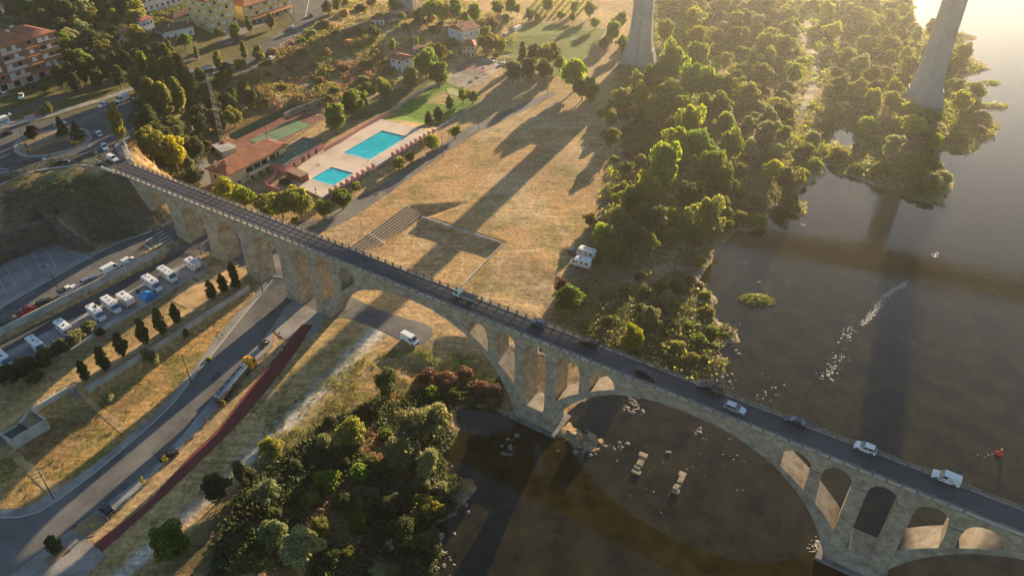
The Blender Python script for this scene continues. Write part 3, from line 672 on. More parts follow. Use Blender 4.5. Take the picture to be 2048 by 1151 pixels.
def ell(cx,cy,rx,ry,n=48,rot=0): return [(cx+rx*math.cos(2*math.pi*i/n)*math.cos(rot)-ry*math.sin(2*math.pi*i/n)*math.sin(rot),cy+rx*math.cos(2*math.pi*i/n)*math.sin(rot)+ry*math.sin(2*math.pi*i/n)*math.cos(rot)) for i in range(n)]
# island outline read off the photograph at road height
isl_px=[(27,300),(30,287),(48,273),(80,264),(115,258),(150,255),(175,260),(184,270),(182,282),(165,293),(135,303),(100,311),(60,315),(38,311)]
iw=smooth_line([W(u,v,26.1) for u,v in isl_px],2,True)
drape('roundabout_island_apron',iw,M['pave'],.2,.15)
cx=sum(p[0] for p in iw)/len(iw); cy=sum(p[1] for p in iw)/len(iw)
iw2=[(cx+(p[0]-cx)*.86,cy+(p[1]-cy)*.82) for p in iw]
drape('roundabout_island',iw2,M['dirt'],.32,.12)
iw3=smooth_line([W(u,v,26.2) for u,v in [(60,308),(75,300),(100,290),(130,282),(160,285),(150,292),(120,302),(90,308)]],2,True)
drape('roundabout_lawn',iw3,mat('dark_gravel',(.07,.07,.05),.95,(.11,.1,.07),2),.36)
drape('roundabout_bed',smooth_line([W(u,v,26.2) for u,v in [(55,309),(75,303),(110,298),(125,297),(110,303),(80,309)]],2,True),mat('red_mulch',(.2,.07,.035),.95,(.28,.1,.05),3),.4)
mk=MB()
for pts in ([(165,322),(190,318),(215,330)],[(0,346),(45,340)],[(0,338),(20,340)]): 
    w=pxp(pts); q=strip('',w,.35,None,.1); mk.v,mk.f=(mk.v+q.v,mk.f+[[i+len(mk.v) for i in f] for f in q.f])
dashes(mk,pxp([(300,218),(380,172),(470,150),(560,92)],True),.15,3,5,.11)
for k in range(7):
    a=(560+k*6,88-k*2.6); b=(a[0]+17,a[1]+9); p=G(*a)[:2];q=G(*b)[:2]; ang=math.atan2(q[1]-p[1],q[0]-p[0]);ox,oy=-math.sin(ang)*.3,math.cos(ang)*.3
    mk.face([(x,y,H(x,y)+.12) for x,y in ((p[0]-ox,p[1]-oy),(q[0]-ox,q[1]-oy),(q[0]+ox,q[1]+oy),(p[0]+ox,p[1]+oy))])
for pts in ([(618,0),(612,30),(595,62)],[(560,30),(585,28),(580,20),(560,28)]):
    q=strip('',pxp(pts),.5,None,.12); mk.v,mk.f=(mk.v+q.v,mk.f+[[i+len(mk.v) for i in f] for f in q.f])
tag(mk.build('road_markings',M['line']),kind='structure')
# railway beside the town road
rw=pxp([(-60,250),(0,232),(60,214),(150,185),(270,152),(340,130),(400,112)],True)
q=strip('',rw,5.5,None,.08); tag(q.build('railway_ballast',mat('ballast',(.12,.1,.085),.95,(.2,.17,.14),3)),kind='structure')
for off in (-1.6,-.4,.9,2.1):
    w=offset_line(rw,off); q=strip('',w,.1,None,.3,.18); t=q.build('railway_rail',M['rail_metal']); tag(t,kind='structure')
rw2=pxp([(690,62),(720,48),(760,35),(830,14),(880,-5)],True)
q=strip('',rw2,5,None,.08); tag(q.build('railway_ballast',MATS['ballast']),kind='structure')
for off in (-.7,.7): q=strip('',offset_line(rw2,off),.14,None,.3,.15); tag(q.build('railway_rail',M['rail_metal']),kind='structure')
# dirt tracks
q=strip('',pxp([(640,52),(700,57),(760,62),(820,66),(870,63),(920,52),(960,40)],True,1.5),3.2,None,.07); tag(q.build('dirt_track',M['gravel']),kind='structure')
q=strip('',pxp([(1622,28),(1616,55),(1612,75),(1622,100),(1632,130),(1630,160),(1618,190),(1604,220)],True,1.5),3.4,None,.1); tag(q.build('dirt_track',M['gravel']),kind='structure')
drape('service_yard',pxp([(448,322),(470,308),(500,298),(528,300),(455,340),(430,345),(425,330)]),M['concrete_d'],.07)
drape('service_lane',pxp([(378,268),(392,262),(400,300),(420,330),(430,365),(405,372),(388,345),(374,300)]),M['asphalt'],.06)
drape('villa_yard',pxp([(893,165),(885,150),(930,128),(965,118),(1000,112),(1030,108),(1010,130),(960,170),(930,180)]),M['gravel'],.06)
drape('playground_court',pxp([(905,140),(945,118),(992,128),(985,140),(950,152)]),mat('worn_red_court',(.2,.1,.08),.9,(.27,.15,.12),1,c3=(.2,.19,.17),scale3=.12),.1)
drape('small_sports_court',pxp([(893,178),(905,176),(935,190),(925,196),(895,188)]),mat('yellow_green_court',(.32,.33,.12),.9,(.4,.4,.16),1),.12)

# ---------------------------------------------------------------- stone bridge
def stonemat():
    m=bpy.data.materials.new('bridge_stone'); m.use_nodes=True; nt=m.node_tree; b=nt.nodes['Principled BSDF']; b.inputs['Roughness'].default_value=.9; b.inputs['Specular IOR Level'].default_value=.2
    uv=N(nt,'ShaderNodeUVMap'); br=N(nt,'ShaderNodeTexBrick'); br.inputs['Scale'].default_value=1; br.inputs['Brick Width'].default_value=.8; br.inputs['Row Height'].default_value=.38; br.inputs['Mortar Size'].default_value=.03
    br.inputs['Color1'].default_value=(.52,.42,.29,1); br.inputs['Color2'].default_value=(.37,.295,.2,1); br.inputs['Mortar'].default_value=(.25,.205,.145,1)
    nt.links.new(uv.outputs[0],br.inputs['Vector'])
    g=N(nt,'ShaderNodeNewGeometry'); n=N(nt,'ShaderNodeTexNoise'); n.inputs['Scale'].default_value=.5; n.inputs['Detail'].default_value=7; n.inputs['Roughness'].default_value=.7; nt.links.new(g.outputs['Position'],n.inputs['Vector'])
    mr=N(nt,'ShaderNodeMapRange'); mr.inputs[1].default_value=.3; mr.inputs[2].default_value=.7; mr.inputs[3].default_value=.6; mr.inputs[4].default_value=1.4; nt.links.new(n.outputs['Fac'],mr.inputs[0])
    n2=N(nt,'ShaderNodeTexNoise'); n2.inputs['Scale'].default_value=1.6; n2.inputs['Detail'].default_value=3; mp=N(nt,'ShaderNodeMapping'); mp.inputs['Scale'].default_value=(1,1,.12); nt.links.new(g.outputs['Position'],mp.inputs[0]); nt.links.new(mp.outputs[0],n2.inputs['Vector'])
    r2=N(nt,'ShaderNodeMapRange'); r2.inputs[1].default_value=.55; r2.inputs[2].default_value=.7; r2.inputs[3].default_value=0; r2.inputs[4].default_value=.5; nt.links.new(n2.outputs['Fac'],r2.inputs[0])
    vm=N(nt,'ShaderNodeVectorMath',operation='SCALE'); nt.links.new(br.outputs[0],vm.inputs[0]); nt.links.new(mr.outputs[0],vm.inputs['Scale'])
    mx=N(nt,'ShaderNodeMix',data_type='RGBA'); nt.links.new(r2.outputs[0],mx.inputs[0]); nt.links.new(vm.outputs[0],mx.inputs[6]); mx.inputs[7].default_value=(.45,.42,.37,1)
    nt.links.new(mx.outputs[2],b.inputs['Base Color'])
    bn=N(nt,'ShaderNodeBump'); bn.inputs['Strength'].default_value=.5; bn.inputs['Distance'].default_value=.1; nt.links.new(br.outputs['Fac'],bn.inputs['Height']); bn.invert=True; nt.links.new(bn.outputs[0],b.inputs['Normal'])
    return m
M['stone']=stonemat()
M['ringstone']=mat('arch_ring_stone',(.36,.295,.22),.88,(.48,.405,.31),1.6,c3=(.25,.205,.155),scale3=.5,bump=.3,bscale=5)
M['cornice']=mat('cornice_stone',(.33,.29,.24),.88,(.43,.385,.32),1.8,c3=(.2,.175,.14),scale3=.5)
bridge=empty('stone_bridge',BR(0,3,5),0,'long stone arch road bridge with traffic crossing the river','bridge')
BI=bridge
def bprism(name,poly,o0,o1,m,parent=bridge,uvs=1.0):
    """solid with outline poly in (s,z) between offsets o0 (near) and o1 (far); offsets may be functions of z"""
    f0=o0 if callable(o0) else (lambda z:o0); f1=o1 if callable(o1) else (lambda z:o1)
    n=len(poly); ar=sum(poly[i][0]*poly[(i+1)%n][1]-poly[(i+1)%n][0]*poly[i][1] for i in range(n))
    if ar<0: poly=poly[::-1]
    tri=tessellate_polygon([[Vector((p[0],p[1],0)) for p in poly]])
    V=[BR(p[0],f0(p[1]),p[1]) for p in poly]+[BR(p[0],f1(p[1]),p[1]) for p in poly]
    F=[];UV=[]
    for t in tri:
        a,b,c=[poly[i] for i in t]
        t=list(t) if (b[0]-a[0])*(c[1]-a[1])-(b[1]-a[1])*(c[0]-a[0])>0 else list(t)[::-1]
        F.append(t); UV+= [poly[i] for i in t]
        r=[i+n for i in t[::-1]]; F.append(r); UV+=[poly[i-n] for i in r]
    L=0
    for i in range(n):
        j=(i+1)%n; l=math.dist(poly[i],poly[j]); F.append([j,i,i+n,j+n]); d=f1(0)-f0(0)
        UV+=[(0,L+l),(0,L),(d,L),(d,L+l)]; L+=l
    me=bpy.data.meshes.new(name); me.from_pydata([tuple(Vector(v)-bridge.location) for v in V],[],F); me.update()
    uvl=me.uv_layers.new(name='UVMap'); 
    for k,u in enumerate(UV): uvl.data[k].uv=(u[0]*uvs,u[1]*uvs)
    me.materials.append(m); o=bpy.data.objects.new(name,me); link(o); o.parent=parent; return o
TI=[(0,23.1),(.2,22.8),(.35,21.7),(.5,19.9),(.6,18),(.7,15.5),(.78,12.9),(.83,11),(.88,8.4),(.92,6.2),(.96,3.2),(1,-1.5)]
TE=[(0,25.0),(5,24.8),(10,23.8),(13,22.7),(16,21.4),(20,19),(24,16.2),(27,13.8),(30,10.9),(31.8,8.8),(33.2,6.2),(34.4,3.0),(35.0,-1.5)]
def itp(T,x):
    x=abs(x)
    for a,b in zip(T[:-1],T[1:]):
        if x<=b[0]: return a[1]+(b[1]-a[1])*(x-a[0])/(b[0]-a[0])
    return T[-1][1]
DOFF=5.5
ARCH=[(53.1,31.2,1.9),(124.35,32.15,0),(197.2,32.15,0)]
def intr(c,a,s): return itp(TI,(s-c)/a)
def extr(c,s): return itp(TE,s-c)
for c,a,_ in ARCH:
    zl=3.5 if c<60 else -1.5
    ex=[c-35+70*i/72 for i in range(73)]; xs=[c-a+2*a*i/64 for i in range(65)]
    e_=[(s,extr(c,s)) for s in ex if extr(c,s)>=(zl if s<c else -1.51)]
    i_=[(s,intr(c,a,s)) for s in xs if intr(c,a,s)>=(zl if s<c else -1.51)]
    if zl>0:
        e_=[(c-34.3,zl)]+e_; i_=[(c-a*.953,zl)]+[p for p in i_ if p[0]>c-a*.95]
    bprism('arch_ring',e_+i_[::-1],-.12,DOFF+.12,M['ringstone'])
# spandrel arches: (s0,s1) openings over the main arches and of the left viaduct
VIA=[(-49.2,-38.9,23.7),(-33.8,-23.3,23.7),(-18.0,-8.3,23.7),(-3.2,7.3,23.7)]
SP=[(12.9,18.8),(21.5,26.9),(29.5,34.9),(70.1,75.8),(78.1,83.3),(85.9,91.5),(94.1,99.9),(102.2,108.2),(143.0,148.8),(150.9,156.2),(158.9,164.0),(166.8,172.5),(174.6,180.8)]
SP+=[(213.6,219.2),(221.6,227.0),(229.4,235)]
TOP=25.75
def halfarch(s0,s1,crown,n=14):
    r=(s1-s0)/2; c=(s0+s1)/2; return [(c-r*math.cos(math.pi*i/n),crown-r+r*math.sin(math.pi*i/n)) for i in range(n+1)]
# walls between the deck and the arches
poly=[(-63,TOP),(-63,8)]+[(-49.2,8)]+halfarch(*VIA[0])+[ (-38.9,18.2)]+halfarch(*VIA[1])+halfarch(*VIA[2])+halfarch(*VIA[3])+[(10.0,18.2),(10.0,TOP)]
bprism('spandrel_wall',poly,0,DOFF,M['stone'])
def zone(s0,s1,ops,c=None):
    pts=[(s1,TOP),(s0,TOP)]; s=s0; pts.append((s0,21.5))
    cur=[]
    edges=[]
    allx=sorted(ops)
    def crownpts(a,b):
        out=[]
        n=max(2,int((b-a)/1.5))
        for i in range(n+1):
            x=a+(b-a)*i/n; z=max(extr(cc,x) for cc,_,_ in ARCH)-.35
            out.append((x,min(z,TOP-.15)))
        return out
    prev=s0
    for a,b in allx:
        mid=(prev+a)/2
        if a-prev>8: pts+=crownpts(prev,a)
        else: pts.append((prev,21.5)) if prev!=s0 else None; 
        if a-prev<=8: pts.append((a,21.5))
        pts+=halfarch(a,b,24.35,10)
        prev=b
    if s1-prev>8: pts+=crownpts(prev,s1)
    else: pts+= [(prev,21.5),(s1,21.5)]
    out=[pts[0]]
    for p in pts[1:]:
        if math.dist(p,out[-1])>1e-3: out.append(p)
    return out
bprism('spandrel_wall',zone(10.15,84.6,[o for o in SP if o[1]<84]),0,DOFF,M['stone'])
bprism('spandrel_wall',zone(84.6,157.5,[o for o in SP if 85<o[0]<157]),0.002,DOFF-.002,M['stone'])
bprism('spandrel_wall',zone(157.5,236.5,[o for o in SP if o[0]>158]),0,DOFF,M['stone'])
bprism('abutment_wall',[(236.5,TOP),(262,TOP),(262,-1),(236.5,-1)],0,DOFF,M['stone'])
# piers (slightly battered), imposts
def pier(s0,s1,zb,zt=21.6,bat=.02,name='pier',wid=0):
    d=(zt-zb)*bat
    o=bprism(name,[(s0-d,zb),(s1+d,zb),(s1,zt),(s0,zt)],lambda z:-.03-(zt-z)*bat-wid,lambda z:DOFF+.03+(zt-z)*bat+wid,M['stone'])
    return o
for a,b in zip(VIA[:-1],VIA[1:]): pier(a[1],b[0],4.5 if a[1]>-20 else 8,18.6,.014)
pier(-63,-49.2,8,18.6,.01); pier(7.3,10.0,3.5,18.6,.014)
p=pier(10.15,12.9,3.5,21.6,.012); pier(18.8,21.5,4,21.6,.004); pier(26.9,29.5,13.0,21.6,0)
for a,b in ((75.8,78.1),(99.9,102.2),(148.8,150.9),(172.5,174.6),(219.2,221.6)):
    zb=min(max(extr(cc,a) for cc,_,_ in ARCH),max(extr(cc,b) for cc,_,_ in ARCH))-.5; pier(a,b,zb,21.6,0)
for a,b in ((83.3,85.9),(91.5,94.1),(156.2,158.9),(164.0,166.8),(227,229.4)): pier(a,b,4.2,21.6,.008)
for s0,s1 in ((83.3,85.9),(91.5,94.1),(156.2,158.9),(164,166.8),(75.8,78.1),(99.9,102.2),(148.8,150.9),(172.5,174.6),(18.8,21.5),(26.9,29.5),(10.15,12.9)):
    bprism('impost',[(s0-.12,21.3),(s1+.12,21.3),(s1+.12,21.62),(s0-.12,21.62)],-.2,DOFF+.2,M['cornice'])
for c in (88.7,161.2,233):   # river pier bases
    bprism('pier_base',[(c-5.2,-3),(c+5.2,-3),(c+4.6,5.5),(c-4.6,5.5)],lambda z:-.1-(5.5-z)*.04,lambda z:DOFF+.1+(5.5-z)*.04,M['ringstone'])
    bprism('pier_foundation',[(c-6.6,-3),(c+6.6,-3),(c+6.4,.75),(c-6.4,.75)],-1.3,DOFF+1.3,M['concrete_d'])
bprism('pier_base',[(17.2,2.5),(26.5,2.5),(25.0,5.2),(18.0,5.2)],-.3,DOFF+.3,M['concrete_d'])
# cornice, deck, kerbs, parapets
S0,S1=-64.5,262
bprism('cornice',[(S0,TOP),(S1,TOP),(S1,26.05),(S0,26.05)],-.28,DOFF+.28,M['cornice'])
bprism('road_surface',[(S0-3,25.9),(S1,25.9),(S1,26.12),(S0-3,26.12)],.22,DOFF-.22,M['deckroad'])
for o0,o1 in ((.0,.219),(DOFF-.219,DOFF)): bprism('footway_kerb',[(S0,26.05),(S1,26.05),(S1,26.2),(S0,26.2)],o0,o1,M['concrete_d'])
SPC=2.45
for side,(o0,o1) in enumerate(((-.26,-.08),(DOFF+.08,DOFF+.26))):
    par=bprism('parapet',[(S0,26.05),(S1,26.05),(S1,26.24),(S0,26.24)],o0-(.06 if side==0 else 0),o1+(.36 if side==0 else 0),mat('sunlit_parapet_stone',(.46,.38,.29),.88,(.58,.49,.38),1.8,c3=(.34,.28,.21),scale3=.4))  # paler than the cornice: the sunlit look of the ledge is in the colour
    for z0,z1 in ((26.56,26.61),(26.88,26.96)):
        bprism('rail',[(S0,z0),(S1,z0),(S1,z1),(S0,z1)],o0+.05,o1-.05,M['cornice'],par)
    # evenly spaced parapet posts
    s=S0; k=0; rest=[]
    me=None
    while s<S1:
        if me is None:
            po=bprism('post',[(S0,26.0),(S0+.36,26.0),(S0+.36,27.12),(S0,27.12)],o0-.06,o1+.06,M['iron'],par); me=po.data; base=po
        else:
            po=base.copy(); link(po); po.parent=par; d=s-S0; po.location=(BDX*d,BDY*d,0)
        k+=1; s+=SPC
        if k>=98: break
# ---------------------------------------------------------------- retaining walls
for name,w,zt,zb,side,m_,label,cat,thick,rise,group in WALLS:
    mb=MB(); a=offset_line(w,side*(thick*.5+.1)); b=offset_line(w,-side*(thick*.5+.02))
    for i in range(len(w)-1):
        z=[min(zb[i],zb[i+1])-1.2]
        v=[(a[i][0],a[i][1],z[0]),(a[i+1][0],a[i+1][1],z[0]),(b[i+1][0],b[i+1][1],z[0]),(b[i][0],b[i][1],z[0]),
           (a[i][0],a[i][1],zt[i]+rise),(a[i+1][0],a[i+1][1],zt[i+1]+rise),(b[i+1][0],b[i+1][1],zt[i+1]+rise),(b[i][0],b[i][1],zt[i]+rise)]
        n=len(mb.v); mb.v+=v; qs=[(4,5,6,7),(0,1,5,4),(2,3,7,6)]+([(3,0,4,7)] if i==0 else [])+([(1,2,6,5)] if i==len(w)-2 else [])
        if side<0: qs=[q[::-1] for q in qs]
        mb.f+=[[n+k for k in q] for q in qs]
    o=mb.build(name,m_); tag(o,label,cat,group)
# ---------------------------------------------------------------- highway bridge high overhead (piers in view, deck above the frame)
M['pylon']=mat('pylon_concrete',(.36,.33,.31),.85,(.42,.39,.365),.5,c3=(.30,.27,.25),scale3=.08,bump=.05,bscale=2)
hb=empty('highway_viaduct',(125,351,0),0,'very tall concrete highway viaduct on flared piers beyond the stone bridge','viaduct')
hp=[W(1277,124,6),W(1842,208,3)]
hang=math.atan2(hp[1][1]-hp[0][1],hp[1][0]-hp[0][0])
def pylon(x,y,zb,par,wmul=1.0):
    prof=[]; z=zb-3; TOPZ=75
    for z in [zb-3,zb,zb+2,zb+5,zb+8,zb+8.02,zb+11,zb+15,zb+20,zb+26,zb+34,zb+45,TOPZ]:
        t=z-zb; w=4.5+4.6*math.exp(-max(t,0)/10.5)+(.5 if t<=8 else 0)
        prof.append((z,w*wmul,w*.62*wmul))
    V=[];F=[]
    K=16
    for z,a,b in prof:
        g=.55
        pts=[(a,b*.6),(a*.9,b*.85),(a*.72,b),(.9,b),(.5,b-g),(-.5,b-g),(-.9,b),(-a*.72,b),(-a*.9,b*.85),(-a,b*.6),(-a,-b*.6),(-a*.9,-b*.85),(-a*.72,-b),(-.9,-b),(-.5,-b+g),(.5,-b+g),(.9,-b),(a*.72,-b),(a*.9,-b*.85),(a,-b*.6)]
        K=len(pts)
        ca,sa=math.cos(hang),math.sin(hang)
        V+=[(x-125+p*ca-q*sa,y-351+p*sa+q*ca,z) for p,q in pts]
    for i in range(len(prof)-1):
        for k in range(K):
            F.append([i*K+k,i*K+(k+1)%K,(i+1)*K+(k+1)%K,(i+1)*K+k])
    mb=MB(); mb.v=V; mb.f=F; return mb.build('pylon',M['pylon'],par)
pylon(hp[0][0],hp[0][1],5,hb,.97); pylon(hp[1][0],hp[1][1],2.5,hb)
d_=(math.cos(hang),math.sin(hang)); SPAN=math.dist(*hp)
for k in (-2,-1,2,3): pylon(hp[0][0]+d_[0]*SPAN*k,hp[0][1]+d_[1]*SPAN*k,5 if k<0 else -1,hb)
mb=MB(); n_=60; A=-3.2*SPAN; B=3.6*SPAN
def gd(t):
    ph=(t/SPAN)%1; return 74.5+3.2*(1-(2*ph-1)**2)
ring=[]
for i in range(n_+1):
    t=A+(B-A)*i/n_; z=gd(t); cx_,cy_=hp[0][0]-125+d_[0]*t,hp[0][1]-351+d_[1]*t
    for w_,zz in ((5.5,z),(5.5,79.6),(11,80.2),(11,81.6),(-11,81.6),(-11,80.2),(-5.5,79.6),(-5.5,z)):
        mb.v.append((cx_-d_[1]*w_,cy_+d_[0]*w_,zz))
for i in range(n_):
    for k in range(8): mb.f.append([i*8+k,i*8+(k+1)%8,i*8+8+(k+1)%8,i*8+8+k])
mb.build('deck',M['pylon'],hb)

# ---------------------------------------------------------------- vehicles
def paint(hexc,rough=.35,metal=0):
    n='paint_'+hexc.strip('#')
    return mat(n,srgb(hexc),rough,coat=.4,metal=metal)
def solid(name,poly,hb,ht,m,par,ends=.94,z0=None,z1=None,bevel=.04):
    """side profile poly (x,z) extruded sideways; half width hb at the bottom, ht at the top, slightly narrower at the ends"""
    zs=[p[1] for p in poly]; xs=[p[0] for p in poly]; z0=min(zs);z1=max(zs);xm=max(abs(min(xs)),abs(max(xs)))
    def hw(x,z):
        t=(z-z0)/max(z1-z0,1e-6); w=hb+(ht-hb)*t; e=abs(x)/xm; return w*(1-(1-ends)*max(0,(e-.6)/.4)**2)
    n=len(poly); ar=sum(poly[i][0]*poly[(i+1)%n][1]-poly[(i+1)%n][0]*poly[i][1] for i in range(n))
    if ar<0: poly=poly[::-1]
    mb=MB(); mb.v=[(x,-hw(x,z),z) for x,z in poly]+[(x,hw(x,z),z) for x,z in poly]
    mb.f=[list(range(n)),list(range(2*n-1,n-1,-1))]+[[(i+1)%n,i,i+n,(i+1)%n+n] for i in range(n)]
    return mb.build(name,m,par,bevel=bevel)
def sidepatch(name,poly,y,m,par,t=.015,yt=None):
    o=None
    for s in (1,-1):
        mb=MB(); n=len(poly); z0=min(p[1] for p in poly);z1=max(p[1] for p in poly)
        yy=lambda z:y+((yt if yt is not None else y)-y)*(z-z0)/(z1-z0)
        mb.v=[(x,s*(yy(z)+t),z) for x,z in poly]+[(x,s*(yy(z)-.03),z) for x,z in poly]
        mb.f=[list(range(n)),list(range(2*n-1,n-1,-1))]+[[(i+1)%n,i,i+n,(i+1)%n+n] for i in range(n)]
        o=mb.build(name,m,par)
    return o
def wheels(par,xs,track,r=.32,w=.22,double=False):
    for x in xs:
        for s in (1,-1):
            mb=MB(); mb.tube((x,s*(track-w/2),r),(x,s*(track+w/2),r),r,r,14); t=mb.build('wheel',M['tyre'],par)
            m2=MB(); m2.tube((x,s*(track+w/2-.02),r),(x,s*(track+w/2+.012),r),r*.6,r*.55,10); m2.build('rim',M['rim'],t)
def lights(par,xf,xr,y,zf,zr,w=.32,h=.16):
    for s in (1,-1):
        MB().box(xf-.06,xf+.02,s*y-w/2,s*y+w/2,zf-h/2,zf+h/2).build('headlight',M['lampw'],par)
        MB().box(xr-.02,xr+.06,s*y-w/2.6,s*y+w/2.6,zr-h/2,zr+h/2).build('tail_light',M['lampr'],par)
def S(poly,L,h): return [(x*L,z*h) for x,z in poly]
def place(root,p,ang,label,cat,group=None):
    root.location=p; root.rotation_euler=(0,0,ang); return tag(root,label,cat,group)
def car(name,pt,style='hatch',L=4.2,w=1.75,h=1.48):
    r=empty(name); hw=w/2
    low={'hatch':[(-.485,.17),(-.5,.38),(-.488,.63),(.2,.655),(.40,.57),(.48,.44),(.5,.25),(.48,.15)],
         'sedan':[(-.485,.17),(-.5,.38),(-.49,.62),(-.33,.66),(.2,.66),(.40,.58),(.485,.45),(.5,.25),(.48,.15)],
         'suv':[(-.485,.2),(-.5,.38),(-.49,.63),(.22,.66),(.44,.58),(.495,.46),(.5,.25),(.48,.18)]}[style if style!='wagon' else 'hatch']
    gh={'hatch':[(-.475,.62),(-.42,.90),(-.34,.985),(-.02,.985),(.08,.93),(.24,.63)],
        'wagon':[(-.485,.62),(-.45,.90),(-.40,.97),(-.02,.985),(.06,.93),(.22,.63)],
        'sedan':[(-.40,.63),(-.26,.93),(-.18,.98),(-.01,.985),(.07,.93),(.24,.64)],
        'suv':[(-.485,.62),(-.465,.93),(-.42,.985),(0,.985),(.08,.93),(.22,.63)]}[style]
    solid('body',S(low,L,h),hw*.97,hw,pt,r,.90)
    solid('windows',S(gh,L,h),hw*.93,hw*.74,M['glass'],r,.97,bevel=.03)
    xs=[p[0]*L for p in gh]
    x0=(gh[2][0]-.01)*L; x1=(gh[3][0]+.03)*L
    rp=[(x0-.12,h*.955),(x0,h*1.0),(x1-.1,h*1.0),(x1+.12,h*.955)]
    solid('roof',rp,hw*.79,hw*.73,pt,r,.98,bevel=.02)
    for s in (1,-1):
        for (xa,za),(xb,zb) in ((gh[-1],gh[-3]),(gh[0],gh[2]),((-.11,.63),(-.12,.97))):
            mb=MB(); mb.tube((xa*L,s*hw*.93,za*h),(xb*L,s*hw*.755,zb*h),.04,.04,5); mb.build('pillar',pt,r)
        MB().box(.13*L,.13*L+.14,s*(hw+.0)-.02,s*(hw+.13),h*.62,h*.7).build('mirror',pt,r)
    wheels(r,(-.31*L,.31*L),hw-.1)
    lights(r,.485*L,-.5*L,hw*.66,h*.42,h*.5)
    MB().box(-.505*L,-.49*L,-.26,.26,h*.3,h*.36).build('number_plate',M['white'],r)
    return r
def van(name,pt,L=4.4,w=1.8,h=1.85,cab=.34):
    r=empty(name); hw=w/2
    if h<2.1: low=[(-.495,.13),(-.5,.9),(-.47,.985),(.02,1.0),(.10,.955),(.235,.62),(.44,.52),(.49,.38),(.5,.15)]
    else: low=[(-.495,.12),(-.5,.93),(-.48,.99),(.18,1.0),(.27,.955),(.385,.58),(.47,.48),(.495,.35),(.5,.13)]
    solid('body',S(low,L,h),hw,hw*.86,pt,r,.93,bevel=.06)
    a=low[5]; b_=low[4]
    mb=MB(); p0=(a[0]*L+.02,a[1]*h+.02); p1=(b_[0]*L+.02,b_[1]*h-.01)
    t=.8; q=[(p0[0],-hw*.84,p0[1]),(p0[0],hw*.84,p0[1]),(p1[0],hw*.74,p1[1]),(p1[0],-hw*.74,p1[1])]
    nrm=Vector((p0[1]-p1[1],0,p1[0]-p0[0])); nrm=Vector((-(p0[1]-p1[1]),0,(p0[0]-p1[0]))).normalized()
    mb.face([tuple(Vector(v)+nrm*.05) for v in q]); n=4; mb.face([tuple(Vector(v)-nrm*.03) for v in q][::-1])
    for i in range(4):
        j=(i+1)%4; mb.f.append([i,j,7-j,7-i][::-1])
    mb.build('windscreen',M['glass'],r)
    zlo=a[1]*h; zhi=.92*h
    dx=(b_[0]-.02)*L
    sidepatch('side_window',[((b_[0]-.15)*L,zlo),((a[0]-.05)*L,zlo),((b_[0]-.01)*L,zhi*.97),((b_[0]-.14)*L,zhi*.97)],hw*.945,M['glass'],r,yt=hw*.875)
    MB().box(-.5*L-.012,-.5*L+.02,-hw*.7,-.05,h*.58,h*.86).build('rear_window',M['glass'],r); MB().box(-.5*L-.012,-.5*L+.02,.05,hw*.7,h*.58,h*.86).build('rear_window',M['glass'],r)
    MB().box(.47*L,.51*L,-hw*.85,hw*.85,h*.13,h*.26).build('front_bumper',M['plastic'],r)
    for s in (1,-1): MB().box((a[0]-.06)*L,(a[0]-.06)*L+.12,s*hw*.98-.02,s*(hw+.18),h*.55,h*.67).build('mirror',M['plastic'],r)
    wheels(r,(-.3*L,.33*L),hw-.1,.33); lights(r,.485*L,-.5*L,hw*.75,h*.38,h*.5)
    return r
def pickup(name,pt,pt2=None,L=5.1,w=1.8,h=1.75,canopy=None):
    r=empty(name); hw=w/2
    solid('body',S([(-.5,.28),(-.5,.55),(.22,.6),(.42,.56),(.49,.46),(.5,.25),(.48,.2),(-.49,.22)],L,h),hw*.97,hw,pt,r,.92)
    solid('windows',S([(-.12,.58),(-.09,.95),(-.05,.99),(.08,.985),(.13,.93),(.24,.6)],L,h),hw*.92,hw*.76,M['glass'],r,.98)
    solid('roof',[(-.09*L,h*.955),(-.07*L,h*1.005),(.10*L,h*1.005),(.125*L,h*.95)],hw*.8,hw*.75,pt,r)
    for s in (1,-1):
        for (xa,za),(xb,zb) in (((.24,.6),(.12,.96)),((-.12,.58),(-.08,.96)),((.05,.6),(.04,.97))):
            mb=MB(); mb.tube((xa*L,s*hw*.92,za*h),(xb*L,s*hw*.77,zb*h),.045,.045,5); mb.build('pillar',pt,r)
    MB().box(-.47*L,-.14*L,-hw*.82,hw*.82,h*.55,h*.565).build('cargo_bed',M['plastic'],r)
    if canopy: MB().box(-.485*L,-.14*L,-hw*.9,hw*.9,h*.55,h*.93).build('canopy',canopy,r,bevel=.06)
    else:
        mb=MB()
        for s in (1,-1): mb.box(-.49*L,-.13*L,s*hw*.95-.04,s*hw*.95+.04,h*.55,h*.62)
        mb.box(-.5*L,-.485*L,-hw*.95,hw*.95,h*.55,h*.62); mb.build('bed_side',pt,r)
    wheels(r,(-.31*L,.31*L),hw-.08,.37); lights(r,.485*L,-.5*L,hw*.7,h*.45,h*.45); return r
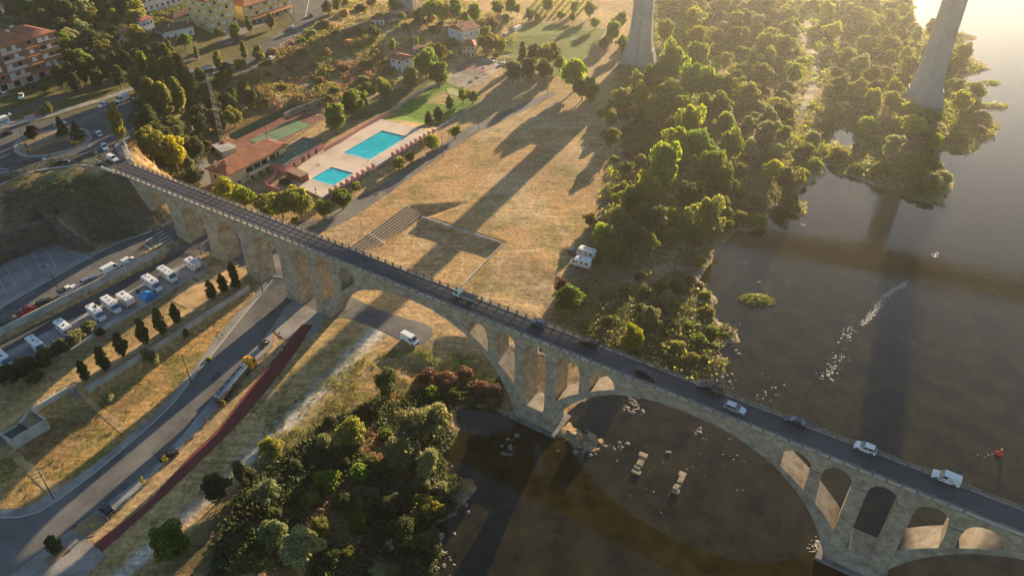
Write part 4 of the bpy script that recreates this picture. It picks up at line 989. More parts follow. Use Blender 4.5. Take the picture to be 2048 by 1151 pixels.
def motorhome(name,L=6.8,w=2.25,h=2.9,style='alcove',stripe='#8a8f96',rear_bike=False):
    r=empty(name); hw=w/2; wm=mat('motorhome_shell',(.80,.79,.76),.45,(.74,.73,.70),1.2,coord='obj')
    if style=='alcove':
        solid('body',S([(-.49,.16),(-.5,.95),(-.48,1.0),(.34,1.0),(.40,.92),(.385,.74),(.20,.70),(.20,.16)],L,h),hw,hw*.985,wm,r,.985,bevel=.08)
        solid('cab',S([(.19,.12),(.19,.72),(.345,.71),(.425,.47),(.485,.40),(.5,.30),(.5,.12)],L,h),hw*.88,hw*.78,wm,r,.93,bevel=.05)
        ws=((.433,.47),(.352,.70))
    elif style=='low':
        solid('body',S([(-.49,.16),(-.5,.93),(-.48,.98),(.18,1.0),(.29,.86),(.22,.72),(.20,.16)],L,h),hw,hw*.985,wm,r,.985,bevel=.08)
        solid('cab',S([(.19,.12),(.19,.80),(.30,.80),(.41,.50),(.485,.41),(.5,.30),(.5,.12)],L,h),hw*.88,hw*.78,wm,r,.93,bevel=.05)
        ws=((.418,.50),(.31,.79))
    else:
        solid('body',S([(-.49,.14),(-.5,.93),(-.47,.985),(.30,1.0),(.40,.93),(.465,.55),(.5,.40),(.5,.14)],L,h),hw,hw*.96,wm,r,.95,bevel=.1)
        ws=((.472,.56),(.41,.90))
    (xa,za),(xb,zb)=ws; mb=MB(); kw=.80 if style!='integral' else .9
    q=[(xa*L,-hw*kw,za*h),(xa*L,hw*kw,za*h),(xb*L,hw*kw*.93,zb*h),(xb*L,-hw*kw*.93,zb*h)]
    mb.face([(x+.04,y,z+.03) for x,y,z in q]); mb.face([(x-.05,y,z-.03) for x,y,z in q][::-1])
    for i in range(4): j=(i+1)%4; mb.f.append([i,j,7-j,7-i][::-1])
    mb.build('windscreen',mat('windscreen_glass',(.05,.11,.16),.08,spec=.8),r)
    for x0,x1,z0,z1 in ((-.42,-.27,.55,.76),(-.16,-.02,.55,.76),(.08,.16,.58,.74)):
        sidepatch('side_window',[(x0*L,z0*h),(x1*L,z0*h),(x1*L,z1*h),(x0*L,z1*h)],hw*.99,M['glass'],r,t=.02)
    sidepatch('cab_window',[(.23*L,.47*h),(.39*L,.47*h),(.345*L,.65*h),(.23*L,.65*h)],hw*.85,M['glass'],r,t=.05)
    sidepatch('stripe',[(-.48*L,.34*h),(.19*L,.34*h),(.19*L,.40*h),(-.48*L,.40*h)],hw*.995,paint(stripe),r,t=.012)
    gh_=mat('grey_hatch',(.4,.4,.41),.4); k_=len(COL.objects)%3
    for x,y,a,b,m_ in [((-.36,0,.4,.4,M['plastic']),(-.18,.25,.5,.35,gh_),(.12,-.1,.7,.5,M['glass'])),((-.3,.3,.6,.4,gh_),(-.02,-.1,.45,.45,M['plastic']),(.2,.3,.5,.4,gh_)),((-.38,-.3,.5,.5,gh_),(-.1,.5,1.2,.5,M['glass']),(.15,-.2,.5,.5,gh_))][k_]:
        MB().box(x*L-a/2,x*L+a/2,y-b/2,y+b/2,h*.99,h*1.0+.09).build('roof_hatch',m_,r)
    if rear_bike:
        mb=MB()
        for y in (-.55,.45):
            mb.tube((-.5*L-.3,y-.3,1.1),(-.5*L-.34,y-.3,1.1),.32,.32,12); mb.tube((-.5*L-.3,y+.5,1.1),(-.5*L-.34,y+.5,1.1),.32,.32,12); mb.tube((-.5*L-.32,y-.3,1.1),(-.5*L-.32,y+.5,1.5),.03,.03,5)
        mb.build('bicycle_rack',mat('mixed_red_metal',(.3,.05,.05),.5),r)
    wheels(r,(-.27*L,.36*L),hw-.16,.34); lights(r,.49*L,-.5*L,hw*.72,h*.3,h*.25,.3,.14); return r
def tanker(name,cabc,L=15.5):
    r=empty(name); cp=paint(cabc); hw=1.25
    silver=mat('polished_tank_steel',(.42,.42,.42),.22,(.34,.34,.35),1.2,metal=.9,coord='obj')
    mb=MB(); x0,x1=-L/2,L/2-3.4; n=20; zc=2.15; R0=1.18; V=[];prof=[(x0-.12,.0),(x0-.1,.6*R0),(x0,R0*.96),(x0+.15,R0),(x1-.15,R0),(x1,R0*.96),(x1+.1,.6*R0),(x1+.12,0)]
    for x,rr in prof:
        for i in range(n): t=2*math.pi*i/n; V.append((x,math.sin(t)*rr,zc+math.cos(t)*rr))
    mb.v=V
    for i in range(len(prof)-1):
        for k in range(n): mb.f.append([i*n+k,i*n+(k+1)%n,(i+1)*n+(k+1)%n,(i+1)*n+k])
    tk=mb.build('tank',silver,r,smooth=True)
    for i in range(5):
        x=x0+1.2+(x1-x0-2.4)*i/4; m2=MB(); m2.tube((x,0,zc+R0-.05),(x,0,zc+R0+.18),.32,.3,12); m2.build('manhole_cover',M['metal'],tk)
        m2=MB(); 
        for k in range(n):
            t=2*math.pi*k/n;t2=2*math.pi*(k+1)/n
            m2.face([(x-.7,math.sin(t)*(R0+.03),zc+math.cos(t)*(R0+.03)),(x-.7,math.sin(t2)*(R0+.03),zc+math.cos(t2)*(R0+.03)),(x-.62,math.sin(t2)*(R0+.03),zc+math.cos(t2)*(R0+.03)),(x-.62,math.sin(t)*(R0+.03),zc+math.cos(t)*(R0+.03))][::-1])
        m2.build('tank_band',M['metal'],tk)
    MB().box(x0+.6,x1-.6,-.22,.22,zc+R0-.02,zc+R0+.05).build('catwalk',M['steel_dark'],r)
    MB().box(x0,x1+1,-.45,.45,.75,1.02).build('chassis',M['steel_dark'],r)
    MB().box(x0-.2,x0,-1.2,1.2,.5,.8).build('rear_bumper',mat('red_white_bumper',(.4,.06,.04),.5),r)
    for s in (1,-1): MB().box(x0+1.0,x0+5.2,s*1.05-.18,s*1.05+.18,1.05,1.15).build('mudguard',M['plastic'],r)
    MB().box(x0+6.2,x0+8,-1.2,1.2,.5,1.0).build('equipment_box',M['metal'],r)
    c0=L/2-2.7
    solid('cab',[(c0,.9),(c0,3.15),(c0+.5,3.5),(c0+1.5,3.45),(c0+2.2,2.9),(c0+2.35,2.0),(c0+2.5,1.0),(c0+2.5,.45),(c0+.3,.45)],hw,hw*.93,cp,r,.96,bevel=.1)
    MB().box(c0+2.2,c0+2.42,-1.05,1.05,2.05,2.85).build('windscreen',M['glass'],r)
    sidepatch('side_window',[(c0+1.1,2.0),(c0+2.0,2.0),(c0+1.9,2.75),(c0+1.1,2.75)],hw*.97,M['glass'],r,t=.03)
    MB().box(c0+2.45,c0+2.56,-1.1,1.1,.4,.95).build('front_bumper',cp,r)
    MB().box(c0+.7,c0+1.2,-.4,.4,3.45,3.55).build('roof_hatch',M['plastic'],r)
    wheels(r,(x0+1.1,x0+2.4,x0+3.7,L/2-4.2,c0+1.6),1.05,.5,.36); lights(r,c0+2.5,x0-.1,.95,.8,.7); return r
def flatbed(name):
    r=empty(name); wp=mat('off_white_cab_paint',(.66,.68,.62),.4)
    solid('cab',[(1.2,.45),(1.2,2.0),(1.35,2.1),(2.2,2.08),(2.55,1.35),(2.95,1.15),(3.0,.45)],.92,.8,wp,r,.95,bevel=.06)
    mb=MB(); q=[(2.62,-.78,1.36),(2.62,.78,1.36),(2.28,.7,2.02),(2.28,-.7,2.02)]; mb.face(q); mb.face([(x-.08,y,z-.03) for x,y,z in q][::-1]); mb.build('windscreen',M['glass'],r)
    sidepatch('side_window',[(1.5,1.3),(2.4,1.3),(2.15,1.9),(1.5,1.9)],.87,M['glass'],r,t=.03)
    bed=mat('truck_bed_wood',(.16,.13,.09),.8,(.24,.2,.14),3,coord='obj')
    MB().box(-3.0,1.1,-1.0,1.0,.85,.95).build('cargo_bed',bed,r)
    for (x0,x1,y0,y1) in ((-3,1.1,.96,1.02),(-3,1.1,-1.02,-.96),(-3.04,-2.98,-1,1),(1.08,1.14,-1,1)): MB().box(x0,x1,y0,y1,.9,1.3).build('bed_side',mat('grey_green_boards',(.36,.37,.31),.7),r)
    MB().box(-2.9,2.6,-.35,.35,.5,.8).build('chassis',M['steel_dark'],r)
    wheels(r,(-1.9,2.1),.8,.38,.3); lights(r,2.95,-3.02,.75,.75,.75); return r
DA=math.atan2(BDY,BDX)
def onpix(u,v,dz,z=None):
    if z is not None: x,y=W(u,v,z+dz); return (x,y,z)
    x,y,_=G(u,v,dz); return (x,y,H(x,y))
DZ=26.13
def head(a,b,z): p=W(*a,z);q=W(*b,z); return math.atan2(q[1]-p[1],q[0]-p[0])
silver=paint('#b9bec6',.3,.4); whitep=paint('#e6e6e2'); blackp=paint('#14161a'); navy=paint('#1c2f4a'); darkg=paint('#20241f'); wine=paint('#3a1618'); redp=paint('#a52117'); grey=paint('#6c7278',.3,.4)
gb='vehicles crossing the stone bridge'
place(flatbed('flatbed_truck'),onpix(930,591,.9,DZ),DA+math.pi,'small open flatbed truck with an off-white cab driving over the stone bridge','truck',gb)
for st,pt,(u,v),hd,lb,L in (('hatch',grey,(1078,645),1,'small grey-green car on the stone bridge just behind the flatbed truck',3.6),('wagon',wine,(1178,684),1,'dark estate car on the far lane of the bridge above the first river pier',4.6),
   ('wagon',darkg,(1293,746),0,'very dark car on the near lane of the bridge in front of the black pickup',4.5),('hatch',silver,(1470,815),0,'silver hatchback on the near lane of the bridge',4.2),
   ('sedan',navy,(1591,842),1,'dark blue car on the bridge between the silver and the white car',4.2),('hatch',whitep,(1731,894),1,'white hatchback on the bridge ahead of the white delivery van',3.9)):
    place(car('moving_car',pt,st,L=L),onpix(u,v,.7,DZ),DA+(math.pi if hd else 0),lb,'car',gb)
place(pickup('pickup_truck',paint('#1c1314')),onpix(1419,776,.8,DZ),DA+math.pi,'dark pickup with an open bed on the far lane of the bridge','pickup truck',gb)
v_=place(van('delivery_van',whitep,L=4.6),onpix(1893,953,.9,DZ),DA+math.pi,'white delivery van with a round emblem on its side at the right of the bridge','van',gb)
mb=MB()
for k in range(20):
    a,b=2*math.pi*k/20,2*math.pi*(k+1)/20
    mb.face([(-.75+.26*math.cos(a),.925,1.12+.26*math.sin(a)),(-.75+.26*math.cos(b),.925,1.12+.26*math.sin(b)),(-.75+.19*math.cos(b),.925,1.12+.19*math.sin(b)),(-.75+.19*math.cos(a),.925,1.12+.19*math.sin(a))])
mb.build('round_emblem',mat('grey_blue_print',(.12,.17,.25),.5),v_)
mb=MB(); mb.face([(-.2,.925,.72),(1.3,.925,.62),(1.5,.925,.8),(.6,.925,.86)]); mb.build('side_marking',MATS['grey_blue_print'],v_)
# upper road, parked beside the retaining wall
ga='vehicles parked along the concrete retaining wall'
ua=head((53,620),(219,535),11.3)
place(car('parked_car',paint('#1b2a20'),'wagon',L=4.6),onpix(12,644,.7),ua,'dark green car parked at the left end of the row above the retaining wall','car',ga)
place(pickup('pickup_truck',redp,L=5.2,canopy=None),onpix(53,620,.8),ua,'red pickup truck with an open bed parked above the retaining wall','pickup truck',ga)
place(car('parked_car',paint('#24282a'),'hatch',L=4.2),onpix(88,603,.7),ua,'very dark car parked between the red and the white pickup','car',ga)
place(pickup('pickup_truck',whitep,L=5.3,canopy=M['plastic']),onpix(135,579,.8),ua,'white pickup with a dark rear canopy parked above the retaining wall','pickup truck',ga)
place(car('parked_car',paint('#8d979f',.3,.4),'suv',L=4.6,h=1.7,w=1.8),onpix(178,559,.8),ua,'grey off-road car parked between the white pickup and the white van','car',ga)
place(van('parked_van',whitep,L=5.2,w=1.95,h=2.35),onpix(220,536,1.1),ua,'larger white van parked above the retaining wall','van',ga)
place(van('parked_van',paint('#dfe0dc'),L=4.2,h=1.8),onpix(256,520,.9),ua,'smaller white van parked at the right end of the row above the wall','van',ga)
# motorhomes on their pitches
gm='motorhomes parked side by side on the pitches'
ma=head((270,548),(322,582),9.0)
for i,(u,v,st,L,fl,lb,sc) in enumerate([(4,716,'low',6.5,0,'motorhome at the left edge half hidden by the dark hedge','#6f7d8c'),(71,688,'integral',6.2,0,'motorhome mostly hidden behind the bushy end of the hedge','#7d6f6f'),(128,655,'alcove',6.4,0,'motorhome with cluttered roof standing alone by the hedge','#9aa0a8'),
   (192,624,'low',6.3,0,'leftmost motorhome of the group of three with its nose to the kerb','#4b6584'),(222,608,'low',7.0,0,'middle motorhome of the group of three, long and white','#888888'),(250,597,'alcove',6.3,1,'motorhome parked tail outward beside the blue tent with a bicycle rack on its rear','#7f6a7f'),
   (304,565,'low',7.2,0,'long motorhome just right of the blue tent with a blue-tinted windscreen','#a0a5aa'),(334,547,'integral',7.0,0,'motorhome second from the right end of the pitches','#5f7f95'),(384,527,'alcove',5.8,1,'rightmost motorhome nearest the bridge piers, short and parked tail outward','#70707c')]):
    place(motorhome('motorhome',L=L,style=st,stripe=sc,rear_bike=bool(fl)),onpix(u,v,1.6),ma+(math.pi if fl else 0),'white '+lb,'motorhome',gm)
# riverside road
place(tanker('tanker_truck','#e0a010'),onpix(471,757,1.8),head((443,790),(505,718),6.5),'long polished steel tanker truck with a yellow cab parked by the fence','truck')
place(car('parked_car',blackp,'sedan',L=4.3),onpix(337,909,.6),head((322,916),(352,901),5.5),'black car parked beside the bright yellow sapling','car')
place(car('parked_car',paint('#0d1014'),'hatch',L=3.9),onpix(213,1018,.6),head((225,1027),(203,1008),5.5),'black car with a bright reflecting rear at the end of the parking strip','car')
place(van('parked_van',whitep,L=5.3,w=2.0,h=2.45),onpix(819,676,1.2),head((806,669),(836,685),6),'white high-roofed van parked at the edge of the asphalt turning area','van')
place(van('parked_van',whitep,L=5.3,w=2.0,h=2.5),onpix(1077,697,1.2),head((1060,690),(1092,702),5),'white van glimpsed under the stone bridge through a small arch','van')
place(motorhome('motorhome',L=6.4,style='low'),onpix(1161,523,1.5),head((1180,528),(1140,518),6),'white motorhome standing on the dry field beside the trees','motorhome')
place(motorhome('motorhome',L=6.0,style='alcove'),onpix(1172,504,1.5),head((1190,508),(1158,498),6),'white motorhome half hidden under the tree at the field edge','motorhome')
place(car('parked_car',paint('#3a2320'),'hatch',L=3.2,w=1.6,h=1.5),onpix(1143,502,.7),head((1150,508),(1138,496),6),'small dark buggy in front of the motorhomes on the field','car')
place(car('parked_car',paint('#15171a'),'hatch',L=3.4,w=1.5,h=1.4),onpix(528,687,.6),head((520,694),(536,678),5.5),'small black car at the upper end of the parking strip before the tanker','car')
# town
gt='cars on the town road and roundabout'
def tcar(u,v,pt,a,b,lb,st='hatch',L=4.1): return place(car('moving_car',pt,st,L=L),onpix(u,v,.7),head(a,b,24),lb,'car',gt)
tcar(11,267,blackp,(0,270),(22,262),'black car at the left edge beyond the roundabout')
tcar(121,247,whitep,(108,251),(134,243),'white car half hidden behind the two dark conifers of the roundabout')
tcar(197,266,whitep,(203,273),(191,260),'small white car on the road right of the roundabout, the farther of two')
tcar(209,293,whitep,(204,284),(214,301),'small white car on the road right of the roundabout, the nearer of two')
tcar(124,322,paint('#23262b'),(140,321),(108,324),'dark car with a bright headlight on the near side of the roundabout','sedan')
place(van('moving_van',whitep,L=4.6),onpix(225,316,.9),head((213,311),(238,323),26.5),'white van driving onto the bridge from the roundabout','van',gt)
place(van('moving_van',paint('#e8e4da'),L=5.6,w=2.0,h=2.4),onpix(244,196,1.2),head((256,190),(232,201),26.5),'cream white van on the town road under the tall poplars','van',gt)
tcar(207,209,whitep,(216,205),(198,213),'white car behind the bright leaning poplar')
tcar(42,192,whitep,(45,182),(40,200),'white car parked in front of the brown apartment building')
tcar(5,190,silver,(14,187),(-6,193),'silver car at the left edge below the apartment building')
tcar(70,171,blackp,(60,168),(80,174),'black car parked at the foot of the apartment building beside the shop windows')
tcar(543,115,whitep,(533,121),(553,109),'white car on the uphill road behind a roadside tree')
tcar(586,54,paint('#cfd6da'),(588,60),(583,47),'light silver car coming off the upper roundabout','suv',4.4)
tcar(622,31,blackp,(618,25),(626,37),'tiny black car standing in for a motorcycle at the upper roundabout','hatch',3.2)  # car model used in place of a dark motorcycle
tcar(518,36,silver,(508,40),(530,31),'silver car parked before the shops of the yellow building')
tcar(547,20,paint('#3aa0b0'),(540,23),(556,17),'turquoise car parked beside the shops')
tcar(560,10,grey,(553,13),(570,7),'dark grey car parked right of the turquoise car')
tcar(451,65,silver,(442,68),(460,61),'silver car parked below the yellow apartment building')
tk=tanker('tanker_truck','#d8d8d4',11); place(tk,onpix(400,144,1.8),head((417,139),(383,150),27),'smaller tanker truck with a white cab among the roadside poplars','truck')
tcar(993,111,blackp,(985,114),(1001,108),'dark car parked under the trees by the orange-roofed villa','suv')
tcar(984,123,silver,(976,126),(992,120),'silver car parked beside the playground court')
tcar(1005,127,whitep,(997,130),(1013,124),'white car parked nearest the football pitch')
# ---------------------------------------------------------------- buildings
M['rooft']=mat('orange_roof_tiles',(.34,.115,.055),.85,(.45,.165,.08),1.5,c3=(.24,.09,.05),scale3=.3,bump=.4,bscale=5)
M['roofd']=mat('old_brown_roof_tiles',(.17,.075,.045),.9,(.24,.11,.07),1.5,c3=(.12,.07,.05),scale3=.3,bump=.4,bscale=5)
M['cream']=mat('cream_render',(.62,.5,.28),.85,(.7,.58,.35),.6); M['whitew']=mat('white_render',(.72,.71,.68),.85,(.62,.61,.58),.5)
M['pink']=mat('pink_render',(.62,.25,.22),.85,(.7,.31,.27),.7); M['yellow']=mat('yellow_render',(.60,.47,.20),.85,(.66,.53,.26),.5)
M['brownb']=mat('brown_brick',(.23,.14,.105),.85,(.3,.19,.14),2,c3=(.2,.12,.09),scale3=.3); M['palepink']=mat('pale_pink_render',(.55,.43,.38),.85,(.6,.48,.43),.6)
M['shutter']=mat('white_shutters',(.7,.7,.68),.6); M['band']=mat('terracotta_band',(.42,.17,.08),.8,(.5,.22,.1),1)
def frame2(a,b,z): 
    """local frame with origin at pixel a, x axis toward pixel b, both at height z"""
    p=W(*a,z);q=W(*b,z); return p,math.atan2(q[1]-p[1],q[0]-p[0]),math.dist(p,q)
def window(par,x,y0,z,w,h,face,m=None,fm=None,depth=.06):
    """window on a wall; face 'f' (y=y0 facing -y), 'b' facing +y, 'l' (x=x facing -x), 'r'"""
    m=m or M['glass']; fm=fm or M['shutter']
    def bx(a0,a1,z0,z1,d0,d1):
        if face=='f': return (a0,a1,y0-d1,y0-d0,z0,z1)
        if face=='b': return (a0,a1,y0+d0,y0+d1,z0,z1)
        if face=='l': return (x-d1,x-d0,a0,a1,z0,z1)
        return (x+d0,x+d1,a0,a1,z0,z1)
    c=x if face in 'fb' else y0
    f=MB().box(*bx(c-w/2-.1,c+w/2+.1,z-.1,z,-.02,depth+.05)).build('sill',fm,par)
    f=MB().box(*bx(c-w/2,c+w/2,z,z+h,-.02,depth)).build('window',m,par)
    mb=MB(); mb.box(*bx(c-w/2-.07,c-w/2+.01,z,z+h,0,depth+.04)); 
    mb.build('frame',fm,f)
    return f
def roof_hip(name,par,L,Wd,z,rise,m,ov=.5,gable=False):
    x0,x1,y0,y1=-ov,L+ov,-ov,Wd+ov; t=.22; mb=MB()
    if gable: r0,r1=(x0,(y0+y1)/2),(x1,(y0+y1)/2)
    else:
        k=min(Wd/2,L/2-.3); r0,r1=(x0+k,(y0+y1)/2),(x1-k,(y0+y1)/2)
    V=[(x0,y0,z),(x1,y0,z),(x1,y1,z),(x0,y1,z),(r0[0],r0[1],z+rise),(r1[0],r1[1],z+rise),(x0,y0,z-t),(x1,y0,z-t),(x1,y1,z-t),(x0,y1,z-t)]
    mb.v=V; mb.f=[[0,1,5,4],[1,2,5],[2,3,4,5],[3,0,4],[6,9,8,7],[0,6,7,1],[1,7,8,2],[2,8,9,3],[3,9,6,0]]
    return mb.build(name,m,par)
def house(name,a,b,depth,zb,hgt,label,wall,roof,rise=1.8,storeys=2,gable=False,cat='house',chim=1,wins=3,group=None,side='f',under=2):
    zb=min(G(*a)[2],G(*b)[2]); p,ang,L=frame2(a,b,zb); r=empty(name,(p[0],p[1],zb),ang,label,cat,group)
    MB().box(0,L,0,depth,-under,hgt).build('wall',wall,r)
    if gable:
        for x in (0,L-.25):
            mb=MB(); mb.v=[(x,.01,hgt-.01),(x+.25,.01,hgt-.01),(x+.25,depth-.01,hgt-.01),(x,depth-.01,hgt-.01),(x,depth/2,hgt+rise*.93),(x+.25,depth/2,hgt+rise*.93)]; mb.f=[[0,1,5,4],[2,3,4,5],[0,4,3],[1,2,5]]; mb.build('gable',wall,r)
    rf=roof_hip('roof',r,L,depth,hgt+.1,rise,roof,gable=gable)
    for k in range(chim): 
        c=MB().box(L*(.3+.4*k),L*(.3+.4*k)+.6,depth*.3,depth*.3+.6,hgt,hgt+rise+.5).build('chimney',M['whitew'],rf); MB().box(L*(.3+.4*k)-.1,L*(.3+.4*k)+.7,depth*.3-.1,depth*.3+.7,hgt+rise+.5,hgt+rise+.65).build('chimney_cap',roof,c)
    sh=hgt/storeys
    for s in range(storeys):
        for k in range(wins):
            x=L*(k+.5)/wins
            if s==0 and k==wins//2:
                d=MB().box(x-.5,x+.5,-.07,.0,0,2.1).build('door',M['roofd'],r); MB().box(x+.3,x+.4,-.12,-.07,1,1.1).build('handle',M['metal'],d); continue
            window(r,x,0,s*sh+1.0,1.0,1.1,'f')
        for k in range(max(1,wins-1)):
            y=depth*(k+.5)/max(1,wins-1); window(r,0,y,s*sh+1.0,.9,1.1,'l'); window(r,L,y,s*sh+1.0,.9,1.1,'r')
    return r
# brown apartment block, five storeys, terracotta bands and balconies
p,ang,L=frame2((16,181),(108,150),26); zb=26
L=23
ap=empty('apartment_building',(p[0]-L*.45*math.cos(ang),p[1]-L*.45*math.sin(ang),zb),ang,'five-storey brown apartment building with terracotta bands, balconies and an orange tiled roof','building')
LL=L*1.48; D=15; SH=3.15
MB().box(0,LL,0,D,-2,SH*5).build('wall',M['brownb'],ap)
MB().box(-.05,LL+.05,-.06,D+.05,-2,SH).build('ground_floor_wall',M['palepink'],ap)
for s in range(1,6):
    MB().box(-1.3,LL+1.3,-1.3,D+.8,s*SH-.28,s*SH+.12).build('floor_band',M['band'],ap)
    if s<5:
        for (x0,x1) in ((.02*LL,.22*LL),(.36*LL,.60*LL),(.80*LL,1.03*LL)):
            b_=MB().box(x0,x1,-1.2,-1.05,s*SH+.12,s*SH+1.05).build('balcony_parapet',M['palepink'] if x0>5 and x1<.7*LL else M['brownb'],ap)
            MB().box(x0,x1,-1.22,-1.03,s*SH+1.05,s*SH+1.13).build('railing',M['whitew'],b_)
        for k,x in enumerate((.08,.16,.30,.42,.54,.72,.86,.94)):
            window(ap,x*LL,0,s*SH+.9,1.7 if k%3 else 2.2,1.5,'f',M['shutter'] if (k+s)%3 else M['glass'])
        for k in range(3): window(ap,LL,2.5+k*4.5,s*SH+.9,1.5,1.5,'r',M['shutter'] if (k+s)%2 else M['glass'])
for k in range(6):
    window(ap,LL*(.12+.155*k),-.06,.4,2.6,2.1,'f')
    MB().box(LL*(.12+.155*k)+1.6,LL*(.12+.155*k)+1.9,-.2,-.06,0,SH-.3).build('pilaster',M['whitew'],ap)
rf=roof_hip('roof',ap,LL,D,SH*5+.35,3.0,M['rooft'],ov=1.5)
for x,y in ((.18,.25),(.38,.3),(.42,.28),(.62,.35),(.75,.62)):
    c=MB().box(x*LL,x*LL+.9,y*D,y*D+.9,SH*5+.5,SH*5+3.1).build('chimney',M['whitew'],rf); MB().box(x*LL-.1,x*LL+1,y*D-.1,y*D+1,SH*5+3.1,SH*5+3.3).build('chimney_cap',M['whitew'],c)
# yellow building, L of blocks
p,ang,L=frame2((425,72),(530,38),23.5)
yb=empty('apartment_building',(p[0],p[1],23),ang,'tall yellow apartment building with rows of white shuttered windows and an orange roof','building')
H5=16.0; L1=16
MB().box(0,L1,0,14,-2,H5).build('wall',M['yellow'],yb)
roof_hip('roof',yb,L1,14,H5+.15,2.8,M['rooft'],ov=.7)
for s in range(5):
    for k in range(5):
        f=window(yb,1.7+k*3.15,0,s*3.2+.9,1.5,1.4,'f',M['shutter'] if (s*5+k)%3 else M['glass'])
    for k in range(4): window(yb,0,1.8+k*3.3,s*3.2+.9,1.1,1.2,'l',M['shutter'] if (s+k)%2 else M['glass'])
    if s:
        for x0 in (1,8.5):
            b_=MB().box(x0,x0+4.2,-1.0,-.88,s*3.2+.0,s*3.2+.9).build('balcony_parapet',M['yellow'],yb); MB().box(x0,x0+4.2,-.98,-.01,s*3.2-.15,s*3.2-.001).build('balcony_floor',M['yellow'],b_)
p2,ang2,_=frame2((480,57),(540,34),22.5)
y2=empty('apartment_building',(p2[0]+5*math.cos(ang),p2[1]+5*math.sin(ang),22),ang,'lower yellow building with a long shop canopy right of the tall yellow one','building')
MB().box(0,30,1.5,14,-2,9.5).build('wall',M['yellow'],y2); 
for s in (1,2):
    for k in range(9): window(y2,1.8+k*3.2,1.5,s*3.1+.9,1.5,1.4,'f',M['shutter'] if (s+k)%3 else M['glass'])
for k in range(9): window(y2,1.8+k*3.2,1.5,.3,2.4,2.2,'f')
MB().box(-.2,30.2,-1.8,1.49,3.0,3.3).build('canopy',M['band'],y2)
for k in range(8): MB().box(.2+k*4.2,.5+k*4.2,-1.7,-1.4,0,3.0).build('column',M['whitew'],y2)
roof_hip('roof',y2,30,14,9.7,2.4,M['rooft'],ov=.6)
# white building, small houses
p,ang,L=frame2((281,46),(366,22),29)
wb=empty('apartment_building',(p[0],p[1]+6,28.5),ang,'white building with two rows of windows at the top edge behind the small houses','building')
MB().box(0,22,0,12,-2,11).build('wall',M['whitew'],wb)
for s in range(3):
    for k in range(7): window(wb,1.6+k*3.1,0,s*3.3+1,1.2,1.3,'f')
roof_hip('roof',wb,22,12,11.1,2.2,M['rooft'])
house('house',(290,72),(312,64),8,29,6.5,'small white two-storey house with an orange roof below the white building',M['whitew'],M['rooft'],wins=3)
house('house',(330,84),(390,70),8,28,4.2,'low house with a wide dark brown roof left of the yellow building',M['whitew'],M['roofd'],storeys=1,wins=4)
house('house',(352,56),(400,42),6,30,4,'long brown-roofed shed between the white and the yellow building',M['cream'],M['roofd'],storeys=1,wins=4,chim=0)
house('house',(218,98),(272,84),9,28,4.8,'house with a faded red and cream hipped roof above the dark poplars',M['whitew'],mat('faded_red_roof',(.42,.14,.10),.85,(.5,.22,.15),.4),storeys=1,wins=3,rise=2.6)
house('house',(166,118),(214,102),8,28,4.5,'white house with a brown tiled roof right of the brown apartment building',M['whitew'],M['roofd'],storeys=1,wins=3)
house('house',(-14,32),(8,30),7,44,5,'pink gabled house cut by the left edge on the wooded hill',M['palepink'],M['rooft'],storeys=2,wins=2,gable=True,chim=0)
house('shed',(134,36),(146,33),4,42,2.5,'little shed with a reddish roof among the trees on the hill',M['palepink'],M['roofd'],storeys=1,wins=2,chim=0,cat='shed')
house('house',(783,140),(806,146),7,9.5,6,'small white house with an orange roof alone below the hillside',M['whitew'],M['rooft'],wins=2,gable=True,rise=1.4)
house('shed',(828,112),(846,106),5,11,3,'ruined low stone shed behind the small white house',M['concrete_d'],M['roofd'],storeys=1,wins=2,chim=0,rise=.5,cat='shed')
house('villa',(925,115),(950,116),9,8.3,5.8,'lower wing of the orange-roofed villa with a cream front facing the playground',M['cream'],M['rooft'],wins=3,chim=0,cat='house')
house('villa',(928,94),(958,84),11,10.5,8,'taller part of the orange-roofed villa with a white gable and a chimney',M['whitew'],M['rooft'],wins=3,gable=True,cat='house',rise=2.2)
house('shed',(742,52),(768,52),5,20.5,3.2,'white-walled shed with a dark roof by the curve of the railway track',M['whitew'],M['roofd'],storeys=1,wins=3,chim=0,rise=1,cat='shed')
house('shed',(778,50),(800,44),5,19.5,3,'run-down pinkish shed with a patched roof right of the white-walled shed',M['palepink'],M['roofd'],storeys=1,wins=2,chim=0,rise=.8,cat='shed')
house('shed',(800,38),(818,30),6,19.5,2.8,'shed with a pale patched roof farthest up the track',M['palepink'],M['pink'],storeys=1,wins=2,chim=0,rise=.6,cat='shed')
# graffiti-covered container at the left edge
gp=W(6,250,26); gr=empty('freight_container',(gp[0],gp[1],26.1),head((0,255),(18,249),26),'white container with blue and red scrawls at the left edge beside the road','container')
MB().box(-3,2.2,-1.2,1.2,.05,2.7).build('body',M['whitew'],gr)
for x,z,w_,h_,c in ((-2,.7,1,1,'#3f8fb0'),(-.8,.9,.8,.8,'#b04848'),(.3,.6,1.1,1.2,'#4aa59a'),(1.3,1.2,.6,.6,'#3f5fb0')):
    MB().box(x-w_/2,x+w_/2,-1.22,-1.2,z,z+h_).build('painted_scrawl',paint(c),gr)
